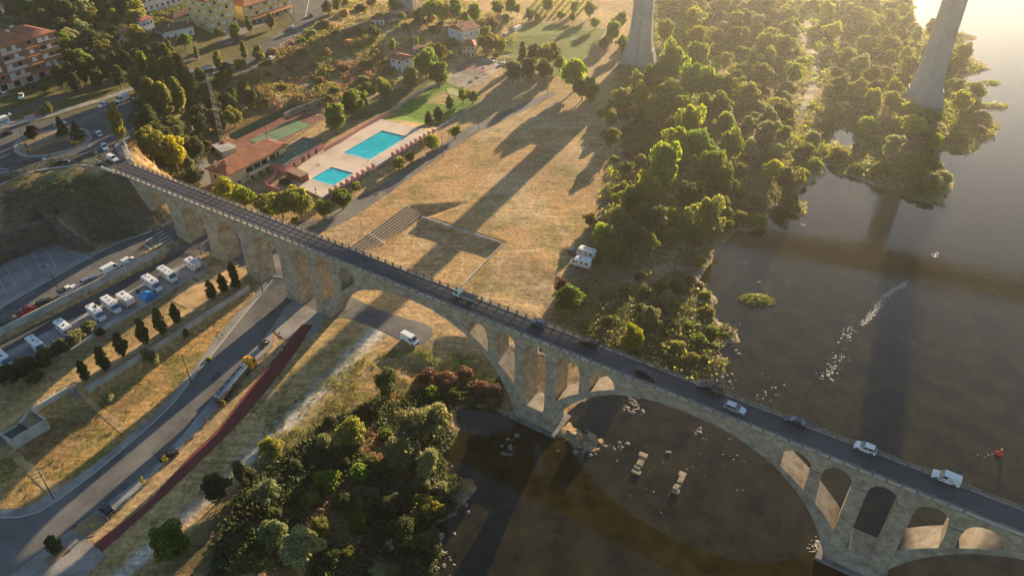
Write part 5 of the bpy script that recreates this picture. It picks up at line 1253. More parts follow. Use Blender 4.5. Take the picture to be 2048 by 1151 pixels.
# swimming-pool clubhouse
p,ang,L=frame2((455,385),(580,322),8.4)
q1=W(463,383,8.4); q2=W(584,318,8.4)
ch=empty('clubhouse',(q1[0],q1[1],8.4),math.atan2(q2[1]-q1[1],q2[0]-q1[0]),'long cream clubhouse with an orange tiled roof and a balcony beside the pools','building')
L=math.dist(q1,q2)*.93; D=9.5
MB().box(0,L,0,D,-2,6.4).build('wall',M['cream'],ch)
MB().box(-.04,L+.04,-.04,D+.04,-2,.5).build('plinth',M['concrete_d'],ch)
MB().box(L*.28,L*.66,-1.8,-.01,2.9,3.1).build('balcony_floor',M['concrete'],ch)
bp=MB().box(L*.28,L*.66,-1.85,-1.7,3.1,4.0).build('balcony_parapet',M['cream'],ch)
for x in (.28,.40,.53,.66): MB().box(L*x-.12,L*x+.12,-1.8,-1.56,-.5,2.9).build('column',M['cream'],ch)
for x0,x1 in ((.29,.40),(.42,.53),(.55,.65),(.70,.80),(.82,.86)):
    window(ch,L*(x0+x1)/2,0,3.6,L*(x1-x0),1.7,'f',fm=M['cream'])
for x0,x1 in ((.12,.17),(.32,.38),(.45,.52),(.60,.66),(.74,.84)): window(ch,L*(x0+x1)/2,0,.8,L*(x1-x0),1.5,'f',fm=M['cream'])
window(ch,L,3,3.6,2,1.4,'r'); window(ch,0,3,3.4,1.4,1.3,'l'); window(ch,0,6.5,3.4,1.4,1.3,'l')
rf=roof_hip('roof',ch,L,D,6.5,2.6,M['rooft'],ov=.9)
for x,y in ((.10,.25),(.03,.6),(.62,.72),(.92,.6)):
    c=MB().box(x*L,x*L+.8,y*D,y*D+.8,6.6,9.2).build('chimney',M['whitew'],rf); MB().box(x*L-.1,x*L+.9,y*D-.1,y*D+.9,9.2,9.35).build('chimney_cap',M['band'],c)
# changing rooms with a flat green-grey roof terrace and pink front
q1=W(572,348,POOLZ); q2=W(648,300,POOLZ); an=math.atan2(q2[1]-q1[1],q2[0]-q1[0]); L=math.dist(q1,q2)
cr_=empty('changing_rooms',(q1[0],q1[1],POOLZ),an,'long pink changing rooms with a flat dark roof along the pool terrace','building')
MB().box(0,L,0,9,-2,3.1).build('wall',M['pink'],cr_)
MB().box(-.15,L+.15,-.15,9.15,3.1,3.3).build('roof_slab',mat('mossy_flat_roof',(.09,.11,.09),.95,(.15,.17,.13),1.2,c3=(.10,.2,.08),scale3=.5),cr_)
for x0,x1,y0,y1 in ((-.15,L+.15,-.15,.1),(-.15,L+.15,8.9,9.15),(-.15,.1,.1,8.9),(L-.1,L+.15,.1,8.9)): MB().box(x0,x1,y0,y1,3.3,3.55).build('roof_edge',M['concrete_d'],cr_)
for x,w_ in ((.22,1.2),(.45,2.0),(.60,1.4),(.8,1.5)):
    d=MB().box(x*L-w_/2,x*L+w_/2,-.05,.02,0,2.3).build('door',M['glass'],cr_)
for k in range(6): MB().tube((L*(.15+.14*k),3+2*(k%2),3.3),(L*(.15+.14*k),3+2*(k%2),3.6),.25,.22,10).build('roof_vent',M['whitew'],cr_)
# pink curved wing wall beside the clubhouse
def wall_px(name,pts,z0,z1,th,m_,label,cat='wall',dz=None,group=None):
    w=[W(u,v,z1) for u,v in pts]; mb=MB()
    a=offset_line(w,th/2); b=offset_line(w,-th/2)
    for i in range(len(w)-1):
        n=len(mb.v); mb.v+=[(a[i][0],a[i][1],z0),(a[i+1][0],a[i+1][1],z0),(b[i+1][0],b[i+1][1],z0),(b[i][0],b[i][1],z0),(a[i][0],a[i][1],z1),(a[i+1][0],a[i+1][1],z1),(b[i+1][0],b[i+1][1],z1),(b[i][0],b[i][1],z1)]
        qs=[(4,7,6,5),(0,4,5,1),(2,6,7,3)]+([(3,7,4,0)] if i==0 else [])+([(1,5,6,2)] if i==len(w)-2 else [])
        mb.f+=[[n+k for k in q] for q in qs]
    return tag(mb.build(name,m_),label,cat,group)
wall_px('pink_wall',[(560,332),(545,352),(530,362),(533,368),(550,374),(560,376)],6.5,10.2,.25,M['pink'],'curved pink ramp wall between the clubhouse and the brown kiosk')
wall_px('pink_wall',[(648,295),(700,266),(742,240),(776,222)],7.5,10.6,.25,M['pink'],'long pink wall along the far side of the pool terrace')
wall_px('garden_wall',[(776,223),(830,187),(862,170),(893,158)],7,8.6,.3,M['concrete'],'low pale wall continuing from the pink pool wall up to the playground')
wall_px('garden_wall',[(866,262),(905,235),(950,210),(985,190),(1000,176)],5,6.9,.3,M['concrete'],'pale boundary wall between the green lawn and the park lane')
wall_px('concrete_wall',[(568,228),(590,216),(645,196)],9.5,12,.4,M['concrete_d'],'broken grey wall at the hill foot above the tennis court')
# brown kiosk
q1=W(574,355,POOLZ); q2=W(603,368,POOLZ); an=math.atan2(q2[1]-q1[1],q2[0]-q1[0])
kk=empty('kiosk',(q1[0],q1[1],POOLZ),an,'brown wooden flat-roofed kiosk at the near corner of the pool terrace','kiosk'); kL=math.dist(q1,q2)
wood=mat('brown_wood_panels',(.22,.09,.04),.7,(.3,.13,.06),3,coord='obj')
MB().box(0,kL,0,3.4,0,2.6).build('wall',wood,kk); MB().box(-.15,kL+.15,-.15,3.55,2.6,2.78).build('roof',mat('kiosk_roof',(.28,.16,.09),.8,(.34,.2,.12),2),kk); MB().box(kL-.01,kL+.04,1.0,1.9,0,2.1).build('door',M['roofd'],kk)
# service hut by the lattice tower
q1=W(428,303,8.6); q2=W(447,317,8.6); an=math.atan2(q2[1]-q1[1],q2[0]-q1[0]); hL=math.dist(q1,q2)
hu=empty('service_hut',(q1[0],q1[1],8.3),an,'small service hut with a flat concrete roof and white gate below the lattice tower','building')
MB().box(0,hL,0,5.5,-1.5,2.8).build('wall',M['cream'],hu); MB().box(-.3,hL+.3,-.3,5.8,2.8,3.0).build('roof',M['concrete'],hu); MB().box(hL,hL+.06,.8,3.8,.1,2.2).build('gate',M['whitew'],hu)
house('kiosk',(452,306),(473,296),4,8.4,2.8,'tiny house with an orange roof right of the service hut',M['whitew'],M['rooft'],storeys=1,wins=1,chim=0,rise=1.0,cat='house')

# ---------------------------------------------------------------- pools
tdeck=[W(645,396,POOLZ),W(866,266,POOLZ),W(846,259,POOLZ),W(757,238,POOLZ),W(648,299,POOLZ),W(573,349,POOLZ),W(601,376,POOLZ)]
M['pooldeck']=mat('pool_terrace_slabs',(.62,.5,.38),.8,(.7,.57,.44),.6,c3=(.5,.4,.31),scale3=.15)
def rect_px(a,b,c,d,z): return [W(*a,z),W(*b,z),W(*c,z),W(*d,z)]
P1=rect_px((764.7,261),(814,273),(740,319.5),(687,305),POOLZ+.2); P2=rect_px((663,333.5),(707,346.5),(666,371),(624,357.5),POOLZ+.2)
def squared(P):
    a,b,c,d=[Vector(p) for p in P]; cen=(a+b+c+d)/4; u=((d-a)+(c-b)).normalized(); v=Vector((-u.y,u.x)); 
    if (b-a).dot(v)<0: v=-v
    lu=((d-a).length+(c-b).length)/4; lv=((b-a).length+(c-d).length)/4
    return [tuple(cen-u*lu-v*lv),tuple(cen-u*lu+v*lv),tuple(cen+u*lu+v*lv),tuple(cen+u*lu-v*lv)],cen,u,v,lu,lv
P1,*i1=squared(P1); P2,*i2=squared(P2)
def tri_holes(outer,holes,z0,z1,name,m,kind=None):
    loops=[outer]+holes; allp=[p for l in loops for p in l]; tri=tessellate_polygon([[Vector((p[0],p[1],0)) for p in l] for l in loops]); mb=MB(); mb.v=[(p[0],p[1],z1) for p in allp]
    for t in tri:
        a,b,c=[allp[i] for i in t]; mb.f.append(list(t) if (b[0]-a[0])*(c[1]-a[1])-(b[1]-a[1])*(c[0]-a[0])>0 else list(t)[::-1])
    for l in loops:
        for i in range(len(l)):
            a,b=l[i],l[(i+1)%len(l)]; mb.face([(a[0],a[1],z1),(b[0],b[1],z1),(b[0],b[1],z0),(a[0],a[1],z0)])
    o=mb.build(name,m)
    return o
tag(tri_holes(tdeck,[P1,P2],POOLZ-.5,POOLZ+.22,'pool_terrace',M['pooldeck']),kind='structure')
def poolwater():
    m=bpy.data.materials.new('pool_water'); m.use_nodes=True; nt=m.node_tree; b=nt.nodes['Principled BSDF']
    g=N(nt,'ShaderNodeNewGeometry'); n=N(nt,'ShaderNodeTexNoise'); n.inputs['Scale'].default_value=.35; n.inputs['Detail'].default_value=3; nt.links.new(g.outputs['Position'],n.inputs['Vector'])
    r=N(nt,'ShaderNodeValToRGB'); r.color_ramp.elements[0].position=.35; r.color_ramp.elements[0].color=(.008,.42,.55,1); r.color_ramp.elements[1].position=.65; r.color_ramp.elements[1].color=(.015,.55,.62,1)
    nt.links.new(n.outputs['Fac'],r.inputs[0]); nt.links.new(r.outputs[0],b.inputs['Base Color']); b.inputs['Roughness'].default_value=.05; b.inputs['IOR'].default_value=1.33
    return m
PW=poolwater()
for P,(cen,u,v,lu,lv),lab in ((P1,i1,'larger turquoise swimming pool with a sloping floor on the terrace'),(P2,i2,'smaller turquoise swimming pool nearest the stone bridge')):
    rt=empty('swimming_pool',(cen.x,cen.y,POOLZ),math.atan2(u.y,u.x),lab,'swimming pool')
    MB().box(-lu+.003,lu-.003,-lv+.003,lv-.003,-.6,.02).build('water',PW,rt)
    mb=MB()
    for x0,x1,y0,y1 in ((-lu-.5,lu+.5,-lv-.5,-lv),(-lu-.5,lu+.5,lv,lv+.5),(-lu-.5,-lu,-lv,lv),(lu,lu+.5,-lv,lv)): mb.box(x0,x1,y0,y1,.1,.26)
    mb.build('coping',mat('pool_coping',(.7,.62,.53),.7),rt)
    for sx in (-1,1):
        mb=MB(); x=sx*(lu-1); 
        for dy in (-.25,.25): mb.tube((x+dy,lv+.3,.26),(x+dy,lv+.3,1.0),.03,.03,5); mb.tube((x+dy,lv+.3,1.0),(x+dy,lv-.2,.6),.03,.03,5)
        mb.build('pool_ladder',M['metal'],rt)
# pink fins and low rim on the outer edge
wl=[W(650,393,POOLZ),W(866,266,POOLZ)]; an=math.atan2(wl[1][1]-wl[0][1],wl[1][0]-wl[0][0]); Lw=math.dist(*wl)
ed=MB().obox(((wl[0][0]+wl[1][0])/2,(wl[0][1]+wl[1][1])/2),an,Lw,.35,POOLZ-.3,POOLZ+.5).build('terrace_rim',M['whitew']); tag(ed,'low pale rim wall along the outer edge of the pool terrace','wall')
first=None
for k in range(22):
    if 9<=k<=11: continue
    t=(k+.5)/22; c=(wl[0][0]+(wl[1][0]-wl[0][0])*t,wl[0][1]+(wl[1][1]-wl[0][1])*t)
    if first is None:
        mb=MB(); mb.v=[(-.09,-1.1,-.1),(.09,-1.1,-.1),(.09,.5,-.1),(-.09,.5,-.1),(-.09,-.9,1.7),(.09,-.9,1.7),(.09,.5,1.9),(-.09,.5,1.9)]; mb.f=[[0,3,2,1],[4,5,6,7],[0,1,5,4],[1,2,6,5],[2,3,7,6],[3,0,4,7]]
        o=mb.build('pink_fin_wall',M['pink']); first=o
    else: o=first.copy(); link(o)
    o.location=(c[0]-math.sin(an)*-.9,c[1]+math.cos(an)*.9,POOLZ+.3); o.rotation_euler=(0,0,an+.25)
    tag(o,'small pink fin wall, one of the row dividing the outer edge of the pool terrace','wall','pink fins along the edge of the pool terrace')
# parasol (closed), shower, chairs
def parasol(u,v,label):
    p=W(u,v,POOLZ+.2); r=empty('closed_parasol',(*p,POOLZ+.2),0,label,'parasol')
    MB().tube((0,0,0),(0,0,2.6),.04,.04,6).build('pole',M['metal'],r); MB().tube((0,0,1.0),(0,0,2.8),.22,.05,8).build('canopy',M['plastic'],r); MB().tube((0,0,0),(0,0,.12),.4,.35,12).build('base',M['concrete_d'],r)
parasol(632,386,'closed black parasol on the terrace beside the smaller pool')
def shower(u,v,label):
    p=W(u,v,POOLZ+.2); r=empty('pool_shower',(*p,POOLZ+.2),.4,label,'shower')
    MB().tube((0,0,0),(0,0,2.3),.06,.05,6).build('pole',M['metal'],r); MB().tube((0,0,2.3),(.45,0,2.3),.04,.04,6).build('arm',M['metal'],r); MB().tube((.45,0,2.3),(.45,0,2.2),.1,.14,10).build('shower_head',M['metal'],r); MB().box(-.6,.9,-.6,.6,0,.06).build('tray',M['concrete_d'],r)
shower(636,330,'twin pole shower standing on its dark tray between the pools'); shower(746,333,'tall dark shower post at the near corner of the larger pool')

# ---------------------------------------------------------------- tennis and football courts
CZ=8.0
drape('tennis_court_surround',[W(u,v,CZ) for u,v in [(467,282),(585,218),(648,236),(600,262),(560,292),(505,318),(470,300)]],mat('red_court',(.24,.085,.06),.85,(.3,.12,.09),1,c3=(.18,.07,.055),scale3=.2),.1)
ct=[W(498,281,CZ),W(590,241,CZ),W(622,250,CZ),W(533,294,CZ)]
cs,ci_,cu,cv,clu,clv=squared([ct[0],ct[3],ct[2],ct[1]])
tc=empty('tennis_court',(ci_.x,ci_.y,CZ+.2),math.atan2(cu.y,cu.x),'green tennis court with white lines and a net on a red surround','tennis court')
MB().box(-clu,clu,-clv,clv,-.08,.0).build('playing_surface',mat('green_court',(.11,.24,.10),.8,(.15,.29,.13),.8,c3=(.16,.22,.12),scale3=.15),tc)
mb=MB()
def ln(x0,x1,y0,y1): mb.box(min(x0,x1)-.04,max(x0,x1)+.04,min(y0,y1)-.04,max(y0,y1)+.04,.001,.008)
fx2,fy2=clu*.86,clv*.78
for y in (-fy2,fy2,-fy2*.75,fy2*.75): ln(-fx2,fx2,y,y)
for x in (-fx2,fx2): ln(x,x,-fy2,fy2)
for x in (-fx2*.54,fx2*.54): ln(x,x,-fy2*.75,fy2*.75)
ln(-fx2*.54,fx2*.54,0,0); mb.build('court_lines',M['line'],tc)
nb=MB(); nb.box(-.02,.02,-fy2-.6,fy2+.6,.88,.97)
for q_ in range(5): nb.box(-.012,.012,-fy2-.6,fy2+.6,.1+q_*.16,.115+q_*.16)
nb.build('net',mat('net_tape',(.3,.32,.3),.9),tc)
for s in (-1,1): MB().tube((0,s*(fy2+.6),0),(0,s*(fy2+.6),1.05),.05,.05,6).build('net_post',M['metal'],tc)
def meshfence(name,pts,hgt,label,m,posts=3.0,top=True,z=None,panel_m=None,group=None,post_m=None,zs=None):
    w=[(W(u,v,z) if z is not None else G(u,v)[:2]) for u,v in pts]; r=empty(name,(w[0][0],w[0][1],H(*w[0])),0,label,'fence',group); ox,oy,oz=r.location
    mb=MB(); d=0
    for a,b in zip(w[:-1],w[1:]):
        L=math.dist(a,b); n=max(1,round(L/posts))
        for i in range(n+1):
            t=i/n; x,y=a[0]+(b[0]-a[0])*t,a[1]+(b[1]-a[1])*t; zz=H(x,y)
            if i<n or b is w[-1]: MB().tube((x-ox,y-oy,zz-oz-.1),(x-ox,y-oy,zz-oz+hgt),.05,.05,5).build('post',post_m or m,r)
        for i in range(n):
            p0=(a[0]+(b[0]-a[0])*i/n,a[1]+(b[1]-a[1])*i/n); p1=(a[0]+(b[0]-a[0])*(i+1)/n,a[1]+(b[1]-a[1])*(i+1)/n)
            for hh in ([hgt,hgt*.5] if panel_m is None else [hgt]): mb.tube((p0[0]-ox,p0[1]-oy,H(*p0)-oz+hh),(p1[0]-ox,p1[1]-oy,H(*p1)-oz+hh),.03,.03,4,False)
    mb.build('rail',m,r)
    if panel_m:
        mb=MB()
        for a,b in zip(w[:-1],w[1:]):
            n=max(1,int(math.dist(a,b)/2))
            for i in range(n):
                p0=(a[0]+(b[0]-a[0])*i/n,a[1]+(b[1]-a[1])*i/n); p1=(a[0]+(b[0]-a[0])*(i+1)/n,a[1]+(b[1]-a[1])*(i+1)/n)
                mb.face([(p0[0]-ox,p0[1]-oy,H(*p0)-oz),(p1[0]-ox,p1[1]-oy,H(*p1)-oz),(p1[0]-ox,p1[1]-oy,H(*p1)-oz+hgt-.05),(p0[0]-ox,p0[1]-oy,H(*p0)-oz+hgt-.05)])
        o=mb.build('mesh_panel',panel_m,r); md=o.modifiers.new('thickness','SOLIDIFY'); md.thickness=.03
    return r
gn=mat('green_windscreen',(.035,.10,.05),.9,(.05,.13,.065),.8)
meshfence('court_fence',[(462,284),(525,252),(592,220)],3.2,'tall dark green screen fence along the hill side of the tennis court',M['steel_dark'],panel_m=gn,z=CZ)
meshfence('court_fence',[(592,220),(650,237)],3.0,'thin wire fence across the far end of the tennis court',M['steel_dark'],z=CZ)
meshfence('court_fence',[(540,318),(580,290),(645,240)],2.6,'thin fence between the tennis court and the flat-roofed changing rooms',M['metal'],z=CZ)
def goal(name,a,b,z,hgt,label):
    p,ang,L=frame2(a,b,z); r=empty(name,(*p,z+.1),ang,label,'goal')
    MB().tube((0,0,0),(0,0,hgt),.06,.06,6).build('post',M['white'],r); MB().tube((L,0,0),(L,0,hgt),.06,.06,6).build('post',M['white'],r); MB().tube((0,0,hgt),(L,0,hgt),.06,.06,6).build('crossbar',M['white'],r)
    mb=MB(); mb.tube((0,0,hgt),(0,1,0),.03,.03,4); MB_=mb.build('net_stay',M['white'],r)
goal('small_goal',(569,236),(590,226),CZ,2.0,'white five-a-side goal by the hill side of the tennis court')
goal('football_goal',(1030,73),(1043,60),6.2,2.4,'white football goal at the left end of the pitch')
meshfence('pitch_fence',[(1062,44),(1212,60)],3,'wire fence along the far edge of the football pitch',M['metal'],posts=6)
meshfence('pitch_fence',[(1212,60),(1170,104),(1132,150)],1.4,'low fence along the right side of the football pitch',M['metal'],posts=6)
for k,(u,v) in enumerate([(1099,77),(1108,78),(1145,70),(1150,79)]):
    x,y,z=G(u,v); r=MB().tube((x,y,z),(x,y,z+.35),.3,.12,8); r.box(x-.9,x+.9,y-.3,y+.3,z,z+.12); o=r.build('training_marker',M['white']); tag(o,['leftmost white training marker on the football pitch','white training marker just right of the leftmost one','farther of the two right-hand training markers on the pitch','nearer of the two right-hand training markers on the pitch'][k],'marker','white markers on the football pitch')
x,y,z=G(1034,60); o=MB().obox((x,y),head((1014,72),(1034,60),6),7,2,z,z+2.1).build('dugout',M['whitew'],bevel=.1); tag(o,'white dugout shelter at the left side of the pitch','shelter')
x,y,z=G(1013,73); o=MB().obox((x,y),head((1014,72),(1034,60),6),5,2,z,z+2.1).build('dugout',M['concrete'],bevel=.1); tag(o,'grey dugout shelter nearer the villa beside the pitch','shelter')
# playground toy and seating
x,y,z=G(966,147); r=empty('play_tower',(x,y,z+.1),.3,'small pink play tower with a slide on the playground court','play equipment')
MB().box(-.8,.8,-.8,.8,1.1,1.2).build('platform',paint('#c05a90'),r); MB().tube((0,0,2.2),(0,0,3.1),1.2,.05,4).build('roof',paint('#d070b0'),r)
for sx in (-.7,.7):
    for sy in (-.7,.7): MB().tube((sx,sy,0),(sx,sy,2.3),.07,.07,6).build('post',paint('#8a5fa0'),r)
MB().box(.8,3,-.3,.3,.3,.4).build('slide',paint('#d8c040'),r)

# ---------------------------------------------------------------- concrete seating of the sports ground
a0=W(813.7,412,6.3); a1=W(660,524,6.3); fr=W(843,434,4.2)
ux,uy=(a1[0]-a0[0]),(a1[1]-a0[1]); Ls=math.hypot(ux,uy); ux/=Ls;uy/=Ls
nx_,ny_=-uy,ux
if (fr[0]-a0[0])*nx_+(fr[1]-a0[1])*ny_<0: nx_,ny_=-nx_,-ny_
Wst=(fr[0]-a0[0])*nx_+(fr[1]-a0[1])*ny_
st_=empty('concrete_grandstand',(a0[0],a0[1],SFZ),math.atan2(uy,ux),'stepped concrete seating beside the sunken sports ground','grandstand')
ns=7; sgn=1 if (-math.sin(math.atan2(uy,ux))*nx_+math.cos(math.atan2(uy,ux))*ny_)>0 else -1
for k in range(ns):
    y0=Wst*k/ns; y1=Wst*(k+1)/ns; zt=2.05*(1-k/ns)+.1
    yy=sorted((sgn*y0,sgn*y1)); mb=MB(); mb.box(0,Ls,yy[0],yy[1],-1,zt-.32*0); s_=mb.build('step',mat('old_stand_concrete',(.12,.09,.065),.9,(.17,.13,.095),.8,c3=(.17,.14,.1),scale3=.3),st_)
    y2=sorted((sgn*(y0+.05),sgn*(y0+Wst/ns*.38))); MB().box(.0,Ls,y2[0],y2[1],zt,zt+.42).build('bench_row',mat('stand_bench_concrete',(.30,.235,.17),.9,(.4,.32,.23),1.2),st_)
for k in range(ns):
    y0=Wst*(k+.5)/ns; zt=2.05*(1-k/ns)+.1+.36; y=sgn*y0; xx=Ls*.52
    MB().box(xx,xx+.5,y-.25,y+.25,zt+.02,zt+.16).build('aisle_mark',M['white'],st_)
# planter boxes on the terrace
def wallbox(name,corners,z0,z1,th,label,m_,soil):
    w=[W(u,v,z1) for u,v in corners]; c=Vector((sum(p[0] for p in w)/4,sum(p[1] for p in w)/4)); r=empty(name,(c.x,c.y,z0),0,label,'planter')
    for i in range(4):
        a=Vector(w[i])-c;b=Vector(w[(i+1)%4])-c; d=(b-a).normalized(); ang=math.atan2(d.y,d.x); m=(a+b)/2; L=(b-a).length+(th if i%2 else -th)
        MB().obox((m.x,m.y),ang,L,th,-1.0,z1-z0).build('side_wall',m_,r)
    mb=MB(); q=[(p[0]-c.x,p[1]-c.y) for p in w]; q=[(x*.93,y*.93) for x,y in q]; mb.prism(q,z1-z0-.8,z1-z0-.45); mb.build('soil',soil,r)
wallbox('concrete_planter',[(61,817),(91,838),(54,858),(36,847)],6.2,9.1,.35,'pale concrete planter box below the sandy path, the right one of two',M['concrete'],M['dirt'])
wallbox('concrete_planter',[(36,847),(54,858),(22,879),(1,867)],6.2,9.1,.35,'pale concrete planter box beside the left stairs, the left one of two',M['concrete'],MATS['dark_gravel'])
for (c4,lab) in (([(355,571),(382,554),(399,563),(373,582)],'low framed planting bed on the plaza, the left one of two'),([(382,554),(405,545),(420,553),(399,563)],'low framed planting bed on the plaza, the right one of two')):
    wallbox('framed_bed',c4,8.75,9.05,.25,lab,M['kerb'],MATS['dark_gravel'])
# stairs in the terrace wall
def stairs(a,b,c,d,z0,z1,n,label):
    A,B,C_,D_=W(*a,z1),W(*b,z1),W(*c,z0),W(*d,z0); r=empty('outdoor_stairs',(*A,z0),0,label,'stairs'); 
    for i in range(n):
        t0,t1=i/n,(i+1)/n; zz=z1+(z0-z1)*(i+.5)/n
        L0=[A[k]+(D_[k]-A[k])*t0 for k in (0,1)];L1=[A[k]+(D_[k]-A[k])*t1 for k in (0,1)];R0=[B[k]+(C_[k]-B[k])*t0 for k in (0,1)];R1=[B[k]+(C_[k]-B[k])*t1 for k in (0,1)]
        mb=MB(); mb.prism([(p[0]-A[0],p[1]-A[1]) for p in (L0,R0,R1,L1)],-.8,zz-z0+.1); mb.build('step',M['pave'],r)
stairs((134,775),(149,766),(177,792),(161,800),6.3,9.0,14,'concrete stairs going down through the terrace wall beside the right planter')
stairs((-14,880),(1,867),(26,893),(9,903),6.3,9.0,14,'concrete stairs at the left edge beside the left planter')
# blue tent and yellow equipment on a pitch
x,y,z=G(295,590,1); z=H(x,y); r=empty('blue_tent',(x,y,z+.07),ma,'bright blue tent pitched between two motorhomes','tent')
mb=MB(); mb.v=[(-1.9,-1.7,0),(1.9,-1.7,0),(1.9,1.7,0),(-1.9,1.7,0),(-1.8,-1.6,1.3),(1.8,-1.6,1.3),(1.8,1.6,1.3),(-1.8,1.6,1.3),(-1.4,0,1.95),(1.2,0,1.9)]; mb.f=[[0,1,5,4],[1,2,6,5],[2,3,7,6],[3,0,4,7],[4,5,9,8],[5,6,9],[6,7,8,9],[7,4,8]]
mb.build('canopy',mat('blue_tent_cloth',(.02,.17,.42),.6,(.03,.24,.55),1,coord='obj'),r); MB().box(1.9,1.93,-.5,.5,0,1.2).build('door_flap',paint('#2f6f9f'),r)
x,y,z=G(279,581,.5); z=H(x,y); r=empty('camping_gear',(x,y,z+.07),.4,'heap of yellow and black camping gear beside the blue tent','camping gear')
MB().box(-.9,.5,-.5,.5,0,.6).build('black_cover',M['plastic'],r,bevel=.12); MB().box(.0,1.2,-.9,-.1,0,.5).build('yellow_bag',paint('#d8a818'),r,bevel=.12)
# roadside fence of posts along the parking strip
meshfence('post_fence',[(217,1040),(290,967),(383,876),(478,769),(545,693),(562,677)],1.0,'low post and rail fence between the parking strip and the red cycle path',M['metal'],posts=4.5)
# poles and lamps
def lamp(u,v,h,label,arm=1.6,ang=0.0,double=False,conc=False,z=None):
    x,y,zz=G(u,v); r=empty('street_lamp',(x,y,zz),ang,label,'street lamp')
    MB().tube((0,0,0),(0,0,h),.13,.07,8).build('pole',M['steel_dark'] if not conc else M['concrete'],r)
    for s in ((1,-1) if double else (1,)):
        MB().tube((0,0,h-.05),(s*arm,0,h+.25),.05,.04,6).build('arm',M['steel_dark'] if not conc else M['metal'],r); MB().box(s*arm-.1 if s>0 else s*arm-.45,s*arm+.45 if s>0 else s*arm+.1,-.15,.15,h+.18,h+.32).build('lamp_head',M['metal'],r)
for (u,v,h,l,a) in [(107,997,9.5,'dark street lamp at the foot of the sandy lawn path beside the road',-.8),(382,764,9,'dark street lamp on the lawn opposite the tanker truck',-.8),(122,592,9,'dark street lamp behind the retaining wall near the white pickup',2.2),(318,496,9,'dark street lamp at the right end of the long retaining wall',2.2),
   (200,633,8.5,'dark street lamp between the motorhomes in the middle of the pitches',2.2),(407,524,8.5,'dark street lamp beside the rightmost motorhome',2.2),(526,585,7,'dark street lamp at the road junction under the bridge',2.2),(60,312+0,9,'thin street lamp on the roundabout apron',1),(105,325,9,'thin street lamp between the roundabout and the dark car',1.2),
   (163,195,9,'thin street lamp in front of the dark poplar row',1.5),(507,165,8,'thin lamp above the slope right of the lattice tower',1.5),(560,222,6,'thin floodlight pole on the hill side of the tennis court',1),(537,290,9,'tall floodlight pole between the tennis court and the clubhouse',1),(885,313,8,'pale lamp pole at the foot of the pool terrace wall by the lane',1),(958,260,8,'pale lamp pole at the field edge near the small round trees',1)]:
    lamp(u,v,h,l,ang=a)
for (u,v,h,l) in [(1028,222,12,'tall concrete pole at the upper left edge of the dry field'),(1095,194,11.5,'tall concrete pole at the top of the dry field before the big tree'),(913,119,9.5,'pale pole left of the villa'),(1052,48,10,'floodlight pole at the far left corner of the pitch'),(1024,68,9,'floodlight pole behind the dugouts'),(724,467,7,'thin pole with a ladder standing on bare ground near the seating')]:
    lamp(u,v,h,l,arm=.6,ang=.5,conc=True)
# power-line poles and the lattice tower
x,y,z=G(446,284); r=empty('lattice_tower',(x,y,z),.5,'tall slender steel lattice tower above the service hut','tower'); TH=27
lm=M['metal']; 
def wd(z): return 1.0-.62*z/TH
for sx in (-1,1):
    for sy in (-1,1): MB().tube((sx*wd(0),sy*wd(0),-.5),(sx*wd(TH),sy*wd(TH),TH),.09,.07,5).build('leg',lm,r)
mb=MB(); z=0; k=0
while z<TH-1.4:
    a,b=wd(z),wd(z+1.5)
    cs4=[(-1,-1),(1,-1),(1,1),(-1,1)]
    for i in range(4):
        p,q=cs4[i],cs4[(i+1)%4]
        if k%2: p,q=q,p
        mb.tube((p[0]*a,p[1]*a,z),(q[0]*b,q[1]*b,z+1.5),.045,.045,4,False); mb.tube((p[0]*a,p[1]*a,z),(q[0]*a,q[1]*a,z),.04,.04,4,False)
    z+=1.5;k+=1
mb.build('bracing',lm,r)
for zz in (TH-.5,TH-3): MB().tube((-2.4,0,zz),(2.4,0,zz),.07,.07,5).build('cross_arm',lm,r)
def upole(u,v,h,label):
    x,y,z=G(u,v); r=empty('utility_pole',(x,y,z),.6,label,'utility pole'); MB().tube((0,0,-.3),(0,0,h),.2,.12,7).build('pole',M['concrete'],r); MB().tube((-1.6,0,h-.4),(1.6,0,h-.4),.07,.07,5).build('cross_arm',M['steel_dark'],r)
    for k in (-1.4,0,1.4): MB().tube((k,0,h-.4),(k,0,h),.06,.05,6).build('insulator',M['white'],r)
upole(829,112,13,'concrete power pole rising beside the small white house'); upole(833,100,8,'shorter concrete pole just right of the power pole'); upole(844,52,8,'power pole beside the dirt track among the sheds')
